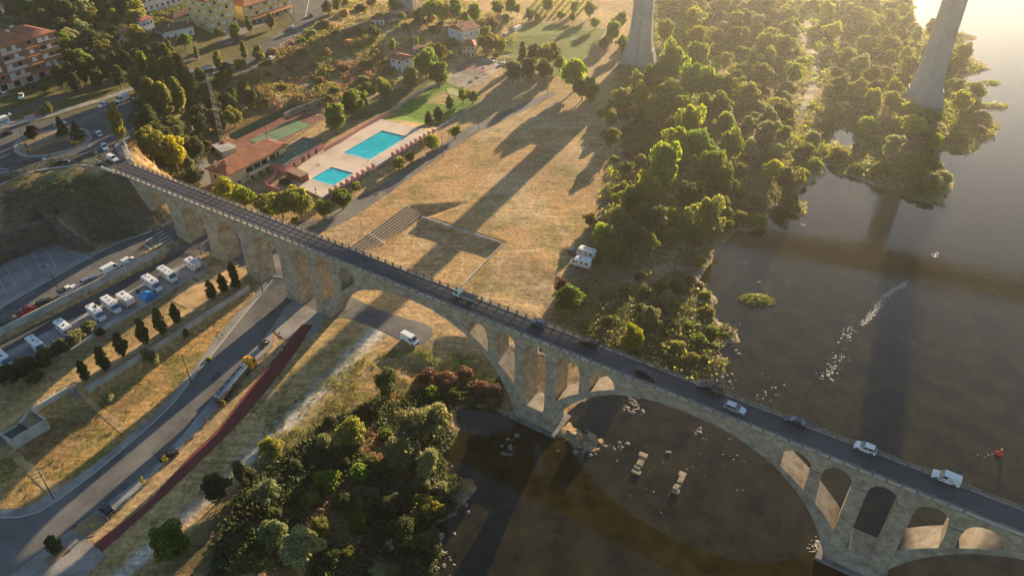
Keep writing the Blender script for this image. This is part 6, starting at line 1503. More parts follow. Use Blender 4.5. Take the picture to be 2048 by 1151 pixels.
# railway bits, barriers
for (a,b,h,l,c) in [((50,240),(70,234),1.2,'white advertising banner on the fence beside the railway','#b8a8a8'),((71,234),(87,228),1.2,'second banner right of the white advertising banner','#a06a70')]:
    p,an_,L=frame2(a,b,26); o=MB().box(0,L,-.05,.05,.1,h).build('roadside_banner',paint(c)); o.location=(*p,H(*p)+.1); o.rotation_euler=(0,0,an_); tag(o,l,'banner')
for (a,b,l) in [((250,288),(262,316),'white barrier along the pavement where the bridge begins'),((205,338),(226,347),'low white barrier at the near corner of the bridge head')]:
    p,an_,L=frame2(a,b,26.2); r=empty('white_barrier',(*p,26.2),an_,l,'barrier'); MB().box(0,L,-.1,.1,.35,1.0).build('panel',M['whitew'],r)
    for k in (0,.5,1): MB().box(L*k-.12,L*k+.12,-.15,.15,0,1.1).build('post',M['whitew'],r)
for (u,v,l) in [(88,292,'yellow hazard marker on the roundabout, the left one'),(150,285,'yellow hazard marker on the roundabout, the right one')]:
    u_,v_=(56,302) if u==88 else (150,288)
    p=W(u_,v_,26.4); r=empty('hazard_marker',(*p,26.4),.2,l,'sign')
    for k in range(5): MB().box(-1.2+k*.55,-.85+k*.55,-.06,.06,.3,1.0).build('stripe',paint('#d8a010'),r)
    MB().box(-1.3,1.4,-.03,.03,.2,.32).build('rail',M['steel_dark'],r); MB().tube((0,0,.8),(0,0,1.9),.05,.05,6).build('post',M['metal'],r); MB().tube((0,-.05,2.1),(0,.05,2.1),.4,.4,14).build('round_sign',paint('#2c4fa0'),r)
def sign(u,v,label,c='#d8d8d8'):
    x,y,z=G(u,v); r=empty('road_sign',(x,y,z),.4,label,'sign'); MB().tube((0,0,0),(0,0,2.4),.05,.05,6).build('post',M['metal'],r); MB().box(-.45,.45,-.03,.03,1.8,2.7).build('sign_plate',paint(c),r)
sign(184,305,'white road sign on the splitter island by the bridge approach'); sign(93,331,'small white road sign on the near side of the roundabout'); sign(196,317,'green and red direction sign beside the bridge approach','#4a9a80'); sign(24,322-82,'white sign beside the railway near the container')
# ---------------------------------------------------------------- vegetation
def crown_proto(name,lobes,leaves,size,seed,flat=0,up=0.0,lens=1.0):
    """leaf quads spread over many small lobes; unit crown radius 1, z from 0"""
    r=np.random.default_rng(seed); L=np.array(lobes); w=L[:,3]**2; w/=w.sum()
    k=r.choice(len(L),leaves,p=w); d=r.normal(size=(leaves,3)); d/=np.linalg.norm(d,axis=1)[:,None]
    d[:,2]=np.where((d[:,2]<-.3)&(r.random(leaves)<.6),-d[:,2],d[:,2])
    rad=L[k,3]*(.62+.45*r.random(leaves)**.6); sc=np.ones((leaves,3)); sc[:,2]=L[k,4]
    P=L[k,:3]+d*rad[:,None]*sc
    n=d*.7+r.normal(size=(leaves,3))*.55; n[:,2]+=up; n/=np.linalg.norm(n,axis=1)[:,None]
    a=np.cross(n,r.normal(size=(leaves,3))); a/=np.linalg.norm(a,axis=1)[:,None]; b=np.cross(n,a)
    s=size*(.6+.8*r.random(leaves))[:,None]
    V=np.stack([P-a*s*lens-b*s*.3,P-b*s*.8,P+a*s*lens,P+b*s*.8],1).reshape(-1,3)
    F=np.arange(leaves*4).reshape(-1,4)
    me=bpy.data.meshes.new(name); me.vertices.add(len(V)); me.vertices.foreach_set('co',V.astype(np.float32).ravel())
    me.loops.add(F.size); me.loops.foreach_set('vertex_index',F.ravel().astype(np.int32)); me.polygons.add(len(F))
    me.polygons.foreach_set('loop_start',np.arange(0,F.size,4,dtype=np.int32)); me.polygons.foreach_set('loop_total',np.full(len(F),4,dtype=np.int32)); me.update(calc_edges=True)
    me.materials.append(LM['olive']); return me
LM={}
LM['dark']=leafmat('foliage_dark_green',(.045,.06,.022),(.09,.105,.036),.4)
LM['green']=leafmat('foliage_green',(.075,.115,.022),(.15,.19,.035),.52)
LM['lime']=leafmat('foliage_lime',(.13,.165,.025),(.24,.26,.04),.56)
LM['olive']=leafmat('foliage_olive',(.10,.12,.028),(.20,.20,.05),.5)
LM['grey']=leafmat('foliage_grey_green',(.14,.155,.07),(.24,.25,.115),.46)
LM['yellow']=leafmat('foliage_yellow',(.19,.19,.025),(.30,.27,.035),.5)
LM['rust']=leafmat('foliage_rust',(.13,.085,.04),(.19,.125,.065),.35)
LM['purple']=leafmat('foliage_purple',(.035,.015,.018),(.06,.025,.022),.25)
LM['straw']=leafmat('foliage_straw',(.26,.18,.08),(.38,.28,.13),.38)
def rl(seed,n,f):
    r=random.Random(seed); out=[]
    while len(out)<n:
        q=f(r)
        if q: out.append(q)
    return out
def broad_(ax,ay,tw):
    def f(r):
        t=r.uniform(0,2*math.pi); z=r.uniform(-.9,1); rr=math.sqrt(max(0,1-z*z))*r.uniform(.2,.82)*(1+.22*math.sin(t*2+tw)+.18*math.sin(t*3-tw))
        zz=.85+z*.62+(.22 if r.random()<.18 else 0)
        return (rr*math.cos(t)*ax+.12*z*ay,rr*math.sin(t)/ax-.1*z*ay,zz,r.uniform(.14,.38),r.uniform(.75,1.25))
    return f
def dome(r):
    t=r.uniform(0,2*math.pi); z=r.uniform(0,1); rr=math.sqrt(max(0,1-z*z))*r.uniform(.3,.8)
    return (rr*math.cos(t),rr*math.sin(t),.2+z*.62,r.uniform(.2,.38),.85)
def flame(r):
    t=r.uniform(0,2*math.pi); z=r.random(); rr=(.75*math.sin(math.pi*min(1,z*.85+.15))**.8)*r.uniform(.2,.85)
    return (rr*math.cos(t),rr*math.sin(t),.25+z*2.9,r.uniform(.14,.26),2.0)
def conifer(r):
    t=r.uniform(0,2*math.pi); z=r.random(); rr=(1-z)**.8*.8*r.uniform(.4,1)
    return (rr*math.cos(t),rr*math.sin(t),.15+z*2.2,r.uniform(.14,.24),.6)
def ovoid(r):
    t=r.uniform(0,2*math.pi); z=r.random(); rr=.7*math.sin(math.pi*(z*.8+.18))**.7*r.uniform(.3,.9)
    return (rr*math.cos(t),rr*math.sin(t),.2+z*2.1,r.uniform(.15,.27),1.2)
PROTO={
 'broad':[crown_proto('broad_crown',rl(10+i,46,broad_(*q)),4400,.072,30+i) for i,q in enumerate([(1,1,0),(1.15,-1,1),(.9,.6,2),(1.2,1.2,3),(.85,-.8,4),(1.05,0,5)])],
 'dome':[crown_proto('shrub_crown',rl(20+i,30,dome),2600,.082,40+i) for i in range(4)],
 'flame':[crown_proto('poplar_crown',rl(50+i,60,flame),4200,.075,50+i,lens=1.7) for i in range(3)],
 'conifer':[crown_proto('conifer_crown',rl(60+i,60,conifer),2800,.085,60+i) for i in range(2)],
 'ovoid':[crown_proto('oval_crown',rl(70+i,60,ovoid),3400,.085,70+i) for i in range(3)],
 'sapling':[crown_proto('sapling_crown',rl(80+i,9,ovoid),260,.13,80+i) for i in range(2)],
}
CH_={'broad':1.6,'dome':.95,'flame':3.3,'conifer':2.5,'ovoid':2.4,'sapling':2.4}
def trunk_mesh(seed,limbs=5,h=1.0):
    r=random.Random(seed); mb=MB(); p=Vector((0,0,-.25)); pts=[p]
    for i in range(4): p=p+Vector((r.uniform(-.05,.05),r.uniform(-.05,.05),.42*h)); pts.append(p)
    for i in range(4): mb.tube(pts[i],pts[i+1],.11-.02*i,.09-.02*i,7,False)
    for k in range(limbs):
        a=pts[2+k%3]; t=r.uniform(0,6.28); e=a+Vector((math.cos(t)*.45,math.sin(t)*.45,r.uniform(.3,.6))); mb.tube(a,e,.045,.02,5,False)
        for _ in range(2): e2=e+Vector((r.uniform(-.25,.25),r.uniform(-.25,.25),r.uniform(.15,.35))); mb.tube(e,e2,.02,.008,4,False)
    me=bpy.data.meshes.new('trunk'); me.from_pydata(mb.v,[],mb.f); me.update(); me.materials.append(M['trunk']); return me
TRUNK=[trunk_mesh(i) for i in range(4)]; TRUNKL=[trunk_mesh(9+i,7,1.5) for i in range(2)]
TR=random.Random(5); NT=[0]
def tree_at(name,kind,m,x,y,z,r,hs=1.0,trunk=None,label=None,cat='tree',group=None,lean=0):
    o=empty(name,(x,y,z),TR.uniform(0,6.28),label,cat,group)
    tr={'broad':.38,'dome':.0,'flame':.35,'conifer':.12,'ovoid':.18,'sapling':.9}[kind] if trunk is None else trunk
    c=bpy.data.objects.new('crown',TR.choice(PROTO[kind])); link(c); c.parent=o; c.location=(0,0,tr*r); c.scale=(r,r*TR.uniform(.88,1.1),r*hs)
    c.material_slots[0].link='OBJECT'; c.material_slots[0].material=LM[m]
    if r*ppm_cur[0]>5 or kind!='dome':
        t=bpy.data.objects.new('trunk',TR.choice(TRUNKL if kind=='flame' else TRUNK)); link(t); t.parent=o
        th=(tr*r+CH_[kind]*r*hs*.45)/1.45; tw=r*(.75 if kind!='sapling' else .35); t.scale=(tw,tw,th if kind!='flame' else th*.7)
    NT[0]+=1; return o
ppm_cur=[6]
LANDM=[(W(u,v,zz),t) for u,v,zz,t in [(1585,120,3,'left of the winding dirt track'),(1655,120,3,'right of the winding dirt track'),(1612,20,3,'at the top end of the dirt track'),(1600,240,3,'below the lower end of the dirt track'),(1700,240,2,'just above the pond'),(1640,300,2,'left of the pond'),(1760,300,2,'right of the pond'),(1780,170,3,'left of the right viaduct pier'),
 (1840,250,2,'in front of the right viaduct pier'),(1900,150,2,'right of the right viaduct pier'),(1820,80,3,'behind the right viaduct pier'),(1960,240,1,'on the promontory beside the open river'),(1880,350,1,'at the tip of land where the viaduct shadow meets the river'),(1740,40,3,'near the top river inlet'),(1540,330,2,'above the river bend'),(1480,430,1.5,'on the shore of the river bend'),(1530,60,3,'in the top middle scrub'),
 (1350,20,4,'right of the left viaduct pier at the top edge'),(1450,100,3.5,'between the tall wood and the scrub'),(1480,200,3,'above the tall riverside wood'),(1250,250,4.5,'at the upper right corner of the dry field'),(1230,340,4,'along the right edge of the dry field'),(1300,600,3,'on the bare ground above the bridge cars'),(1400,600,2.5,'on the bare ground near the river'),
 (60,20,34,'above the apartment roof on the wooded hill'),(160,40,33,'around the little shed on the wooded hill'),(260,20,32,'on the hill left of the white building'),(200,90,28,'above the faded red house roof'),(140,100,29,'right of the apartment building'),(330,250,22,'near the bridge head'),(400,220,15,'left of the lattice tower'),(460,210,13,'behind the lattice tower'),(380,320,11,'beside the yellow-green bush'),
 (520,200,12,'above the green court fence'),(620,170,12,'above the broken grey wall'),(600,110,18,'under the town road'),(700,110,17,'near the round tree in the track bend'),(720,160,10,'at the right foot of the hillside'),(700,20,22,'beside the railway at the top'),(850,90,12,'between the sheds and the villa'),(800,80,14,'below the sheds'),(930,20,13,'at the top edge above the villa')]]
LANDM+=[(W(u,v,3),t) for u,v,t in [(560,1050,'beside the sunlit willow at the bottom'),(660,1120,'at the bottom edge below the sunlit willow'),(780,1120,'among the boulders at the bottom'),(860,1050,'on the near shore of the dark river bend'),(720,990,'in the middle of the near bank thicket'),(600,970,'at the upper left of the near bank thicket'),(690,870,'at the top of the near bank slope'),(420,1120,'at the lower left of the near bank thicket'),(300,1130,'by the end of the gravel track'),(880,960,'under the big pair of willows'),
 (1070,120,'in the clump below the football pitch'),(1160,170,'at the head of the dry field'),(1230,60,'between the football pitch and the left pier'),(1120,20,'beside the vineyard rows'),(870,20,'above the end of the dirt track'),(990,20,'left of the vineyard rows'),(1440,240,'at the top of the tall riverside wood'),(1440,340,'in the middle of the tall riverside wood'),(1260,430,'above the motorhomes on the field'),(1330,170,'right of the foot of the left viaduct pier'),(1400,60,'in the sunny wood right of the left pier'),(1400,690,'on the green spit above the bridge'),
 (870,760,'below the asphalt turning area'),(970,780,'beside the first big arch'),(320,170,'in the big clump beside the town road'),(460,190,'on the slope below the tanker on the town road'),(130,150,'at the left end of the dark poplar row'),(200,140,'in the middle of the dark poplar row'),(290,115,'at the right end of the dark poplar row'),(900,95,'behind the small white house'),(720,180,'above the garden wall')]]
ADJ={'olive':'olive','green':'green','grey':'grey-green','lime':'yellow-green','rust':'brownish','dark':'dark green','straw':'straw-coloured','yellow':'yellow','purple':'dark red'}
def autolabel(x,y,k,m_,r):
    ln_=min(LANDM,key=lambda q:math.dist(q[0],(x,y)))[1]; nn={'dome':'shrub','flame':'poplar','conifer':'conifer'}.get(k,'tree'); sz='small ' if r<2.4 else ('large ' if r>4.6 else '')
    return sz+ADJ[m_]+' '+nn+' '+ln_, sz+ADJ[m_]+' '+nn+'s '+ln_
def kindname(k,m_): return {'broad':{'lime':'poplar_tree','grey':'willow_tree','olive':'olive_green_tree'}.get(m_,'leafy_tree'),'dome':'shrub','flame':'poplar_tree','conifer':'conifer_tree','ovoid':'young_tree','sapling':'sapling'}[k]
def T(u,v,rp,kind='broad',m='green',hs=1.0,label=None,group=None,name=None,trunk=None,cat=None):
    """a tree whose crown is seen centred on photo pixel u,v with radius rp pixels"""
    x,y,z=G(u,v); 
    for _ in range(2):
        sl_=y*CT+(CH-z)*ST; r=rp*sl_/FPX
        tr={'broad':.38,'dome':.0,'flame':.35,'conifer':.12,'ovoid':.18,'sapling':.9}[kind] if trunk is None else trunk
        hc=r*(tr+CH_[kind]*hs*.5); x,y,z=G(u,v,hc)
    z=H(x,y); ppm_cur[0]=FPX/sl_
    nm=name or kindname(kind,m)
    if label is None: label,group=autolabel(x,y,kind,m,r)
    return tree_at(nm,kind,m,x,y,z-.05,r,hs,trunk,label,cat or {'dome':'shrub','sapling':'sapling'}.get(kind,'tree'),group)
def TG(rows,label=None,group=None,kind='broad',m='green',hs=1.0,**k):
    for q in rows:
        kk=dict(kind=kind,m=m,hs=hs,label=label); kk.update(k)
        for key,val in zip(('kind','m','hs'),q[3:6]): kk[key]=val
        if len(q)>6: kk['label']=q[6]
        T(q[0],q[1],q[2],group=group,**kk)
ORD=['first','second','third','fourth','fifth','sixth','seventh','eighth','ninth','tenth']
# terrace row
for i,(u,v,r_) in enumerate([(165,740,11),(203,715,12),(240,688,14),(282,663,13),(318,642,12),(350,626,11),(420,580,10.5),(444,567,10.5),(467,552,12)]):
    T(u,v,r_*1.3,'ovoid','dark',TR.uniform(1.2,1.65),label=ORD[i]+' dark young tree from the left in the row above the terrace wall',group='dark young trees along the terrace wall')
T(303,713,19,'broad','grey',.9,label='light grey-green bush in front of the long terrace wall',trunk=.1,name='shrub',cat='shrub')
T(372,665,8,'ovoid','olive',1,label='thin pale sapling standing right of the light bush by the terrace wall')
T(215,795,13,'broad','grey',.9,label='light grey-green bush on the lawn right of the concrete stairs',trunk=.1,name='shrub',cat='shrub')
T(417,717,6,'dome','lime',1,label='tiny bright green bush at the pavement edge opposite the tanker truck')
# hedge
for i,(u,v,r_,m_) in enumerate([(12,748,26,'dark'),(38,722,16,'grey'),(52,732,25,'dark'),(88,712,25,'dark'),(120,692,22,'dark'),(150,672,20,'grey'),(176,652,17,'grey'),(200,662,12,'dark'),(70,752,18,'dark')]):
    T(u,v,r_,'dome',m_,1.0,label='dark bush in the long overgrown hedge below the motorhome pitches' if m_=='dark' else ['','twiggy pale bush poking from the hedge in front of the leftmost motorhomes','','','','grey-green bush in the hedge before the lone motorhome','topmost grey-green bush at the right end of the hedge'][i],group='bushes of the hedge below the motorhomes')
# saplings and tree by the road
for u,v,r_,m_,l in [(330,916,9,'yellow','bright yellow sapling beside the black car'),(284,960,8,'yellow','yellow-green sapling on the strip left of the black car and yellow sapling'),(180,1050,6,'green','small green sapling in the earth bed at the end of the parking strip'),(413,838,6,'rust','reddish bare sapling along the parking strip, farther from the tanker'),(372,880,6,'rust','reddish bare sapling nearest above the black car'),(474,772,7,'rust','reddish sapling beside the tanker truck wheels'),(447,805,6,'yellow','small yellow sapling behind the tail of the tanker truck'),(560,670,7,'rust','small brown sapling at the corner of the forecourt paving')]:
    T(u,v,r_,'sapling',m_,1,label=l,group='saplings along the parking strip')
T(105,1088,23,'ovoid','dark',.8,label='dark tree in the square planting bed at the bottom left')
# near bank thicket
gq='thicket of trees on the near river bank'
TG([(335,1085,46,'broad','green',1,'large green tree at the bottom left end of the bank thicket'),(432,975,30,'broad','dark',1,'dark round tree beside the gravel track, the left one of a pair'),(487,952,26,'broad','dark',1,'dark round tree beside the gravel track, the right one of a pair'),(540,890,26,'dome','olive',1.1,'olive bush standing alone on the slope by the gravel track'),
 (776,765,31,'broad','dark',1.1,'tall dark tree just below the white van'),(700,868,34,'broad','olive',1,'dark green tree in the middle of the bank slope'),(742,828,22,'broad','dark',1,'dark tree between the slope and the golden grass patch'),(830,850,42,'broad','grey',.9,'big silvery willow, the left half of the pair nearest the river'),(868,838,38,'broad','grey',.9,'big silvery willow rising at the river edge beside the pool'),
 (800,905,38,'broad','grey',.9,'silvery willow just below the big pair'),(856,925,32,'broad','grey',1,'silvery willow overhanging the dark river bend'),(716,945,24,'dome','green',1.3,'fresh green bush glowing in the middle of the thicket'),(652,958,27,'dome','green',1.2,'dark green bush left of the glowing fresh green one'),(532,985,32,'broad','grey',.9,'silvery bush at the upper left of the thicket'),
 (600,1097,44,'broad','grey',.9,'large sunlit willow at the bottom of the frame'),(548,1070,34,'broad','grey',.9,'willow adjoining the large sunlit one on its left')],group=gq)
TG([(560,1035,24),(505,1130,30),(640,1050,22,'broad','olive'),(720,1040,26,'dome','green'),(745,985,18,'dome','grey'),(715,1008,20,'dome','olive'),(806,1062,38,'broad','dark'),(852,1015,34,'broad','olive'),(880,975,20,'dome','grey'),(785,1012,28,'broad','dark'),(757,1142,22,'dome','grey'),(700,1105,18,'dome','olive'),(590,930,18,'dome','dark'),(648,882,22,'dome','grey'),(860,1082,26,'broad','dark'),(828,1128,24,'dome','dark'),(690,1000,24,'dome','dark'),(620,1000,24,'dome','olive'),(660,1110,22,'dome','dark'),(600,990,18,'dome','dark'),(840,965,24,'dome','grey'),(680,925,22,'dome','dark'),(760,930,20,'dome','olive'),(830,1085,22,'dome','olive'),(740,1080,20,'dome','dark'),(770,870,18,'dome','green'),(660,840,16,'dome','dark')],
  kind='broad',m='dark',hs=.9)
TG([(855,748,22),(893,757,24),(930,742,18),(962,772,22),(990,778,20),(905,785,18,'dome','green'),(862,782,20,'dome','green'),(940,800,14,'dome','olive'),(985,800,15,'dome','rust')],kind='dome',m='rust',hs=.8)
# bridge head
gq='bushes on the slope behind the bridge head'
TG([(345,308,34,'broad','yellow',.9,'large yellow-green bush lit by the sun behind the bridge head'),(303,298,32,'broad','olive',.9,'big olive bush left of the sunlit yellow-green one'),(377,330,16,'ovoid','grey',.9,'pale willow-like tree right of the sunlit bush'),(322,268,26,'broad','dark'),(290,272,22,'broad','olive'),(358,272,26,'broad','dark'),(385,352,9,'dome','grey'),(395,255,22,'broad','dark'),(430,235,24,'broad','dark'),(465,232,20,'broad','olive'),(395,225,18,'broad','dark'),(340,245,20,'dome','olive'),(428,205,22,'broad','dark'),(300,240,16,'dome','dark')])
# clubhouse front
TG([(452,386,30,'broad','lime',.85,'bright lime tree left of the clubhouse front beside the bridge parapet'),(487,396,27,'broad','lime',.85,'bright lime tree in front of the clubhouse door'),(522,405,24,'broad','olive',.85,'small olive tree between the lime trees and the big olive-green one'),(560,405,34,'broad','olive',.85,'wide olive-green tree before the brown kiosk'),(597,402,34,'broad','olive',.9,'biggest olive-green tree beside the bridge near the smaller pool'),(648,417,20,'broad','green',.85,'round green tree at the corner of the pool terrace, the lower one'),(684,396,24,'broad','green',.85,'round green tree on a visible trunk beside the lane near the smaller pool'),(711,373,12,'broad','olive',.9,'small greyish tree against the pool terrace wall'),
 (415,288,9,'broad','rust',1,'small rusty-leaved tree left of the service hut'),(568,362,11,'dome','olive',1,'dark bush beside the brown kiosk'),(590,438,9,'dome','lime',1,'small light bush touching the bridge parapet'),(535,425,18,'dome','olive',1,'bush squeezed between the olive trees and the bridge parapet')],group='trees between the bridge and the clubhouse')
TG([(797,325,18,'broad','olive',.8,'round roadside tree below the larger pool, left one of the close pair'),(821,314,13,'broad','olive',.8,'round roadside tree below the larger pool, right one of the close pair'),(863,284,21,'broad','lime',.8,'bright round tree at the far end of the pool terrace wall'),(911,264,14,'broad','lime',.8,'bright round tree beside the lane beyond the pools')],group='round trees along the park lane')
TG([(668,236,28,'broad','green',1.15,'tall dark tree between the tennis court and the pool'),(702,208,27,'broad','green',1.1,'large tree right of the tall one above the pool wall'),(725,203,20,'broad','green',1,'leafy tree above the pool wall, third from the tennis court'),(770,178,24,'broad','olive',1,'rounded drooping tree above the lawn wall, the left one'),(820,156,24,'broad','olive',.9,'rounded drooping tree below the small white house'),(735,172,14,'dome','grey',1,'pale bush left of the rounded drooping tree'),
 (851,125,26,'broad','green',1.2,'tall tree right of the small white house'),(878,148,22,'broad','green',1.1,'tall tree beside the end of the garden wall'),(875,105,18,'broad','olive',1,'tree behind the tall pair near the white house'),(857,236,12,'conifer','dark',1,'small dark conifer at the lower corner of the green lawn'),(876,228,15,'ovoid','dark',.8,'dark round-topped tree on the green lawn'),(899,205,12,'ovoid','green',1,'slender tree in the middle of the green lawn'),(925,190,15,'broad','olive',1,'leafy tree in front of the yellow-green court'),(945,192,14,'broad','olive',1,'leafy tree at the right end of the green lawn')],group='trees around the pool garden')
TG([(905,85,14),(890,95,14),(915,72,12),(898,110,12),(745,180,10),(757,165,10),(720,178,12),(640,205,10,'dome','straw')],kind='dome',m='olive')
# villa and pitch
TG([(966,88,13,'broad','olive',1,'leafy tree directly in front of the villa'),(985,84,17,'broad','olive',1,'larger tree right of the villa front'),(1003,93,13,'broad','green',1,'round tree nearest the pitch beside the villa'),(985,48,15,'broad','rust',1,'brownish tree behind the villa roof'),(950,25,17,'broad','lime',1.1,'bright round tree above the villa'),(1045,105,16,'conifer','dark',1.1,'dark pine at the left of the row below the pitch'),(1068,108,17,'broad','dark',1.1),(1090,112,20,'broad','olive',1.1),(1110,108,17,'broad','olive',1.2),(1025,142,19,'broad','dark',1.1),(1058,138,20,'broad','dark',1.1),(1088,140,20,'broad','dark',1),(1119,128,14,'broad','olive',1),
 (1150,145,27,'broad','lime',1.35,'big bright green tree at the head of the dry field'),(1182,180,18,'broad','lime',1.5,'bright narrow tree right of the big one at the head of the field'),(1165,175,20,'broad','olive',1.2,'shaded tree under the big bright one at the field head')])
TG([(1225,62,20),(1242,42,16),(1245,88,16),(1210,85,14),(1180,20,14,'broad','olive'),(1150,15,12),(1145,35,8),(1075,35,9),(1058,28,12),(1095,10,14),(1120,30,9),(1190,45,12,'broad','lime')])
TG([(785,12,13),(808,8,13),(860,18,20,'broad','lime'),(885,25,20,'broad','lime'),(912,20,22),(935,50,14),(838,30,14,'broad','dark'),(995,15,14),(1012,38,11),(1022,12,14),(970,65,12,'broad','olive'),(745,2,10,'dome','olive'),(770,35,7,'dome','lime'),(720,15,12,'dome','dark'),(690,25,12,'dome','straw'),(1035,20,10,'broad','olive')],m='green')
TG([(655,17,14,'broad','dark',1,'dark round tree beside the upper roundabout'),(748,64,15,'broad','dark',.9,'dark round tree alone in the bend of the dirt track')])
# left: poplar rows
gq='dark poplars between the railway and the houses'
TG([(118,150,20),(140,148,21),(163,143,21),(186,139,21),(208,134,21),(230,128,21),(252,124,20),(274,118,19),(296,112,19),(318,106,18),(338,100,17),(150,165,18),(195,158,18),(235,150,18)],kind='flame',m='dark',hs=.62)
TG([(330,108,16,'flame','olive',.8,'sunlit poplar rising from the right end of the dark row'),(232,242,24,'flame','olive',.85,'tall bright leaning poplar beside the bridge approach'),(436,122,15,'flame','olive',.75,'feathery poplar just right of the white tanker cab'),(392,105,8,'flame','olive',.9,'slim columnar poplar above the tanker'),(487,100,11,'flame','olive',.9,'slim sunlit poplar below the yellow building'),(517,105,15,'ovoid','olive',.8,'olive tree at the roadside before the white car'),(480,130,15,'broad','olive',1,'roadside tree between the tanker and the slope'),
 (541,42,13,'flame','olive',.65,'leafy poplar in front of the shop canopy'),(497,48,13,'flame','olive',.65,'poplar before the corner of the yellow building'),(470,62,16,'flame','green',.55,'darker poplar left of the corner poplar'),(437,63,8,'broad','olive',.9,'small round tree at the foot of the tall yellow building'),(367,83,15,'broad','green',.9,'glossy round tree below the brown-roofed low house'),(488,175,14,'broad','lime',.8,'bright lime tree on the slope above the tennis court'),(465,187,13,'broad','green',.9,'green tree left of the bright lime one on the slope')])
TG([(288,140,25),(312,150,27),(338,150,27),(360,142,25),(298,185,24),(328,195,24),(354,190,24),(376,168,21),(268,160,18),(380,200,12),(360,208,11),(395,205,12,'broad','green',1),(445,155,13,'broad','olive',1),(460,205,16,'broad','dark',1),(500,190,14,'broad','dark',1)],kind='flame',m='olive',hs=.8)
TG([(63,266,15,'broad','purple',1,'dark purple-leaved tree on the roundabout'),(121,252,16,'conifer','dark',1,'dark conifer on the roundabout, the left one'),(152,262,18,'conifer','dark',.85,'broad dark conifer on the roundabout, the right one'),(285,228,10,'broad','purple',.9,'small dark red tree beside the pavement at the bridge approach'),(97,215,9,'flame','olive',.7,'pale young poplar beside the railway, the right one'),(84,221,8,'flame','olive',.6,'pale young poplar beside the railway, the left one'),(60,174,8,'broad','dark',.8,'small dark tree before the apartment shop windows'),(88,178,9,'broad','dark',.8,'small dark tree right of the shop windows')])
# trees standing over the dry field and the river side
gq='tall riverside trees right of the dry field'
TG([(1330,342,45,'broad','lime',1.35,'largest glowing lime-green tree beside the dry field'),(1298,378,31,'broad','lime',1.35,'lime tree just below left of the largest glowing one'),(1350,288,33,'broad','lime',1.4,'lime tree directly above the largest glowing one'),(1378,252,30,'broad','lime',1.35,'lime tree at the upper end of the glowing line'),(1410,222,27,'broad','green',1.1),(1440,218,26,'broad','green',1.1),(1446,255,26),(1462,292,28),(1402,300,33,'broad','green',1.1),(1424,338,31),(1447,362,31,'broad','green',1.1),(1412,440,35,'broad','olive',1.3,'big dark tree standing alone near the shore above the bare ground'),
 (1238,440,28,'broad','olive',1),(1203,472,21,'broad','lime',1.4,'bright tree over the parked motorhomes'),(1262,402,30,'broad','green',1),(1300,432,33,'broad','dark',1),(1270,470,26,'broad','dark',1),(1380,390,28,'broad','dark',1),(1240,385,21,'broad','lime',1),(1132,602,28,'broad','green',1.1,'green tree beside the field just above the bridge cars'),(1126,574,19,'broad','rust',1,'brownish tree behind the green one by the field'),(1268,672,24,'broad','lime',1.3,'lime-green tree close above the bridge deck'),(1252,690,17,'broad','olive',1,'smaller olive tree left of the lime-green one above the deck'),(1300,632,21,'broad','grey',1,'pale grey-green tree between the bridge and the bare ground'),(1335,592,18,'dome','grey',1,'low pale bush right of the grey-green tree'),(1325,568,17,'dome','olive',1,'low olive bush behind the pale one'),
 (1345,130,31,'broad','lime',1.35,'bright tree right of the left viaduct pier'),(1385,165,30),(1310,160,26),(1283,192,24,'broad','lime',1),(1242,196,19,'broad','olive',1),(1330,190,28,'broad','green',1),(1395,110,26),(1360,215,26),(1300,225,21,'broad','olive',1),(1385,40,26,'broad','lime',1),(1400,72,24,'broad','lime',1),(1330,60,21),(1295,40,19),(1275,165,17),(1420,175,26),(1450,180,24)],m='green',hs=1.25)
TG([(1355,690,18),(1400,678,20,'dome','green'),(1425,660,16,'dome','green'),(1382,712,16),(1430,690,12,'dome','grey'),(1410,715,12),(1350,650,12,'dome','dark'),(1380,650,12,'dome','green'),(1450,668,9,'dome','green'),(1330,705,10,'dome','grey')],kind='dome',m='olive',hs=.8)
# scattered individual shrubs and trees, by area (random stand inside the outline)
def scatter(poly,z,space,rr,kinds,label,group,seed,avoid=(),mx=400,minh=.5,cat=None,hs=(.75,1.1)):
    w=[W(u,v,z) for u,v in poly]; r=random.Random(seed); xs=[p[0] for p in w]; ys=[p[1] for p in w]; pts=[]; tries=0
    av=[[W(u,v,z) for u,v in a] for a in avoid]
    while tries<9000 and len(pts)<mx:
        tries+=1; x,y=r.uniform(min(xs),max(xs)),r.uniform(min(ys),max(ys))
        X=np.array([x]);Y=np.array([y])
        if polysd(w,X,Y)[0]<0 or H(x,y)<minh: continue
        if any(polysd(a,X,Y)[0]>-1 for a in av): continue
        if any((x-a)**2+(y-b)**2<(space*q)**2 for a,b,q in pts): continue
        k,m_=r.choice(kinds); rad=r.uniform(*rr)*(1.15 if k=='broad' else 1); pts.append((x,y,rad/((rr[0]+rr[1])/2)))
        dep=y*CT+(CH-H(x,y))*ST; ppm_cur[0]=FPX/dep
        lb,gr_=autolabel(x,y,k,m_,rad); tree_at(kindname(k,m_),k,m_,x,y,H(x,y)-.05,rad,r.uniform(*hs),None,lb,cat or ('shrub' if k=='dome' else 'tree'),gr_)
    return pts
TRK=[(1590,15),(1645,15),(1642,60),(1658,110),(1656,175),(1625,250),(1575,250),(1600,170),(1590,100),(1585,60)]
PY1=[(1235,130),(1240,90),(1318,90),(1322,135)]; PY2=[(1780,225),(1800,170),(1890,170),(1900,235)]
mix=[('dome','olive'),('dome','green'),('broad','green'),('broad','olive'),('dome','grey'),('broad','lime'),('broad','olive'),('dome','olive'),('broad','grey'),('dome','green'),('broad','olive'),('dome','rust')]
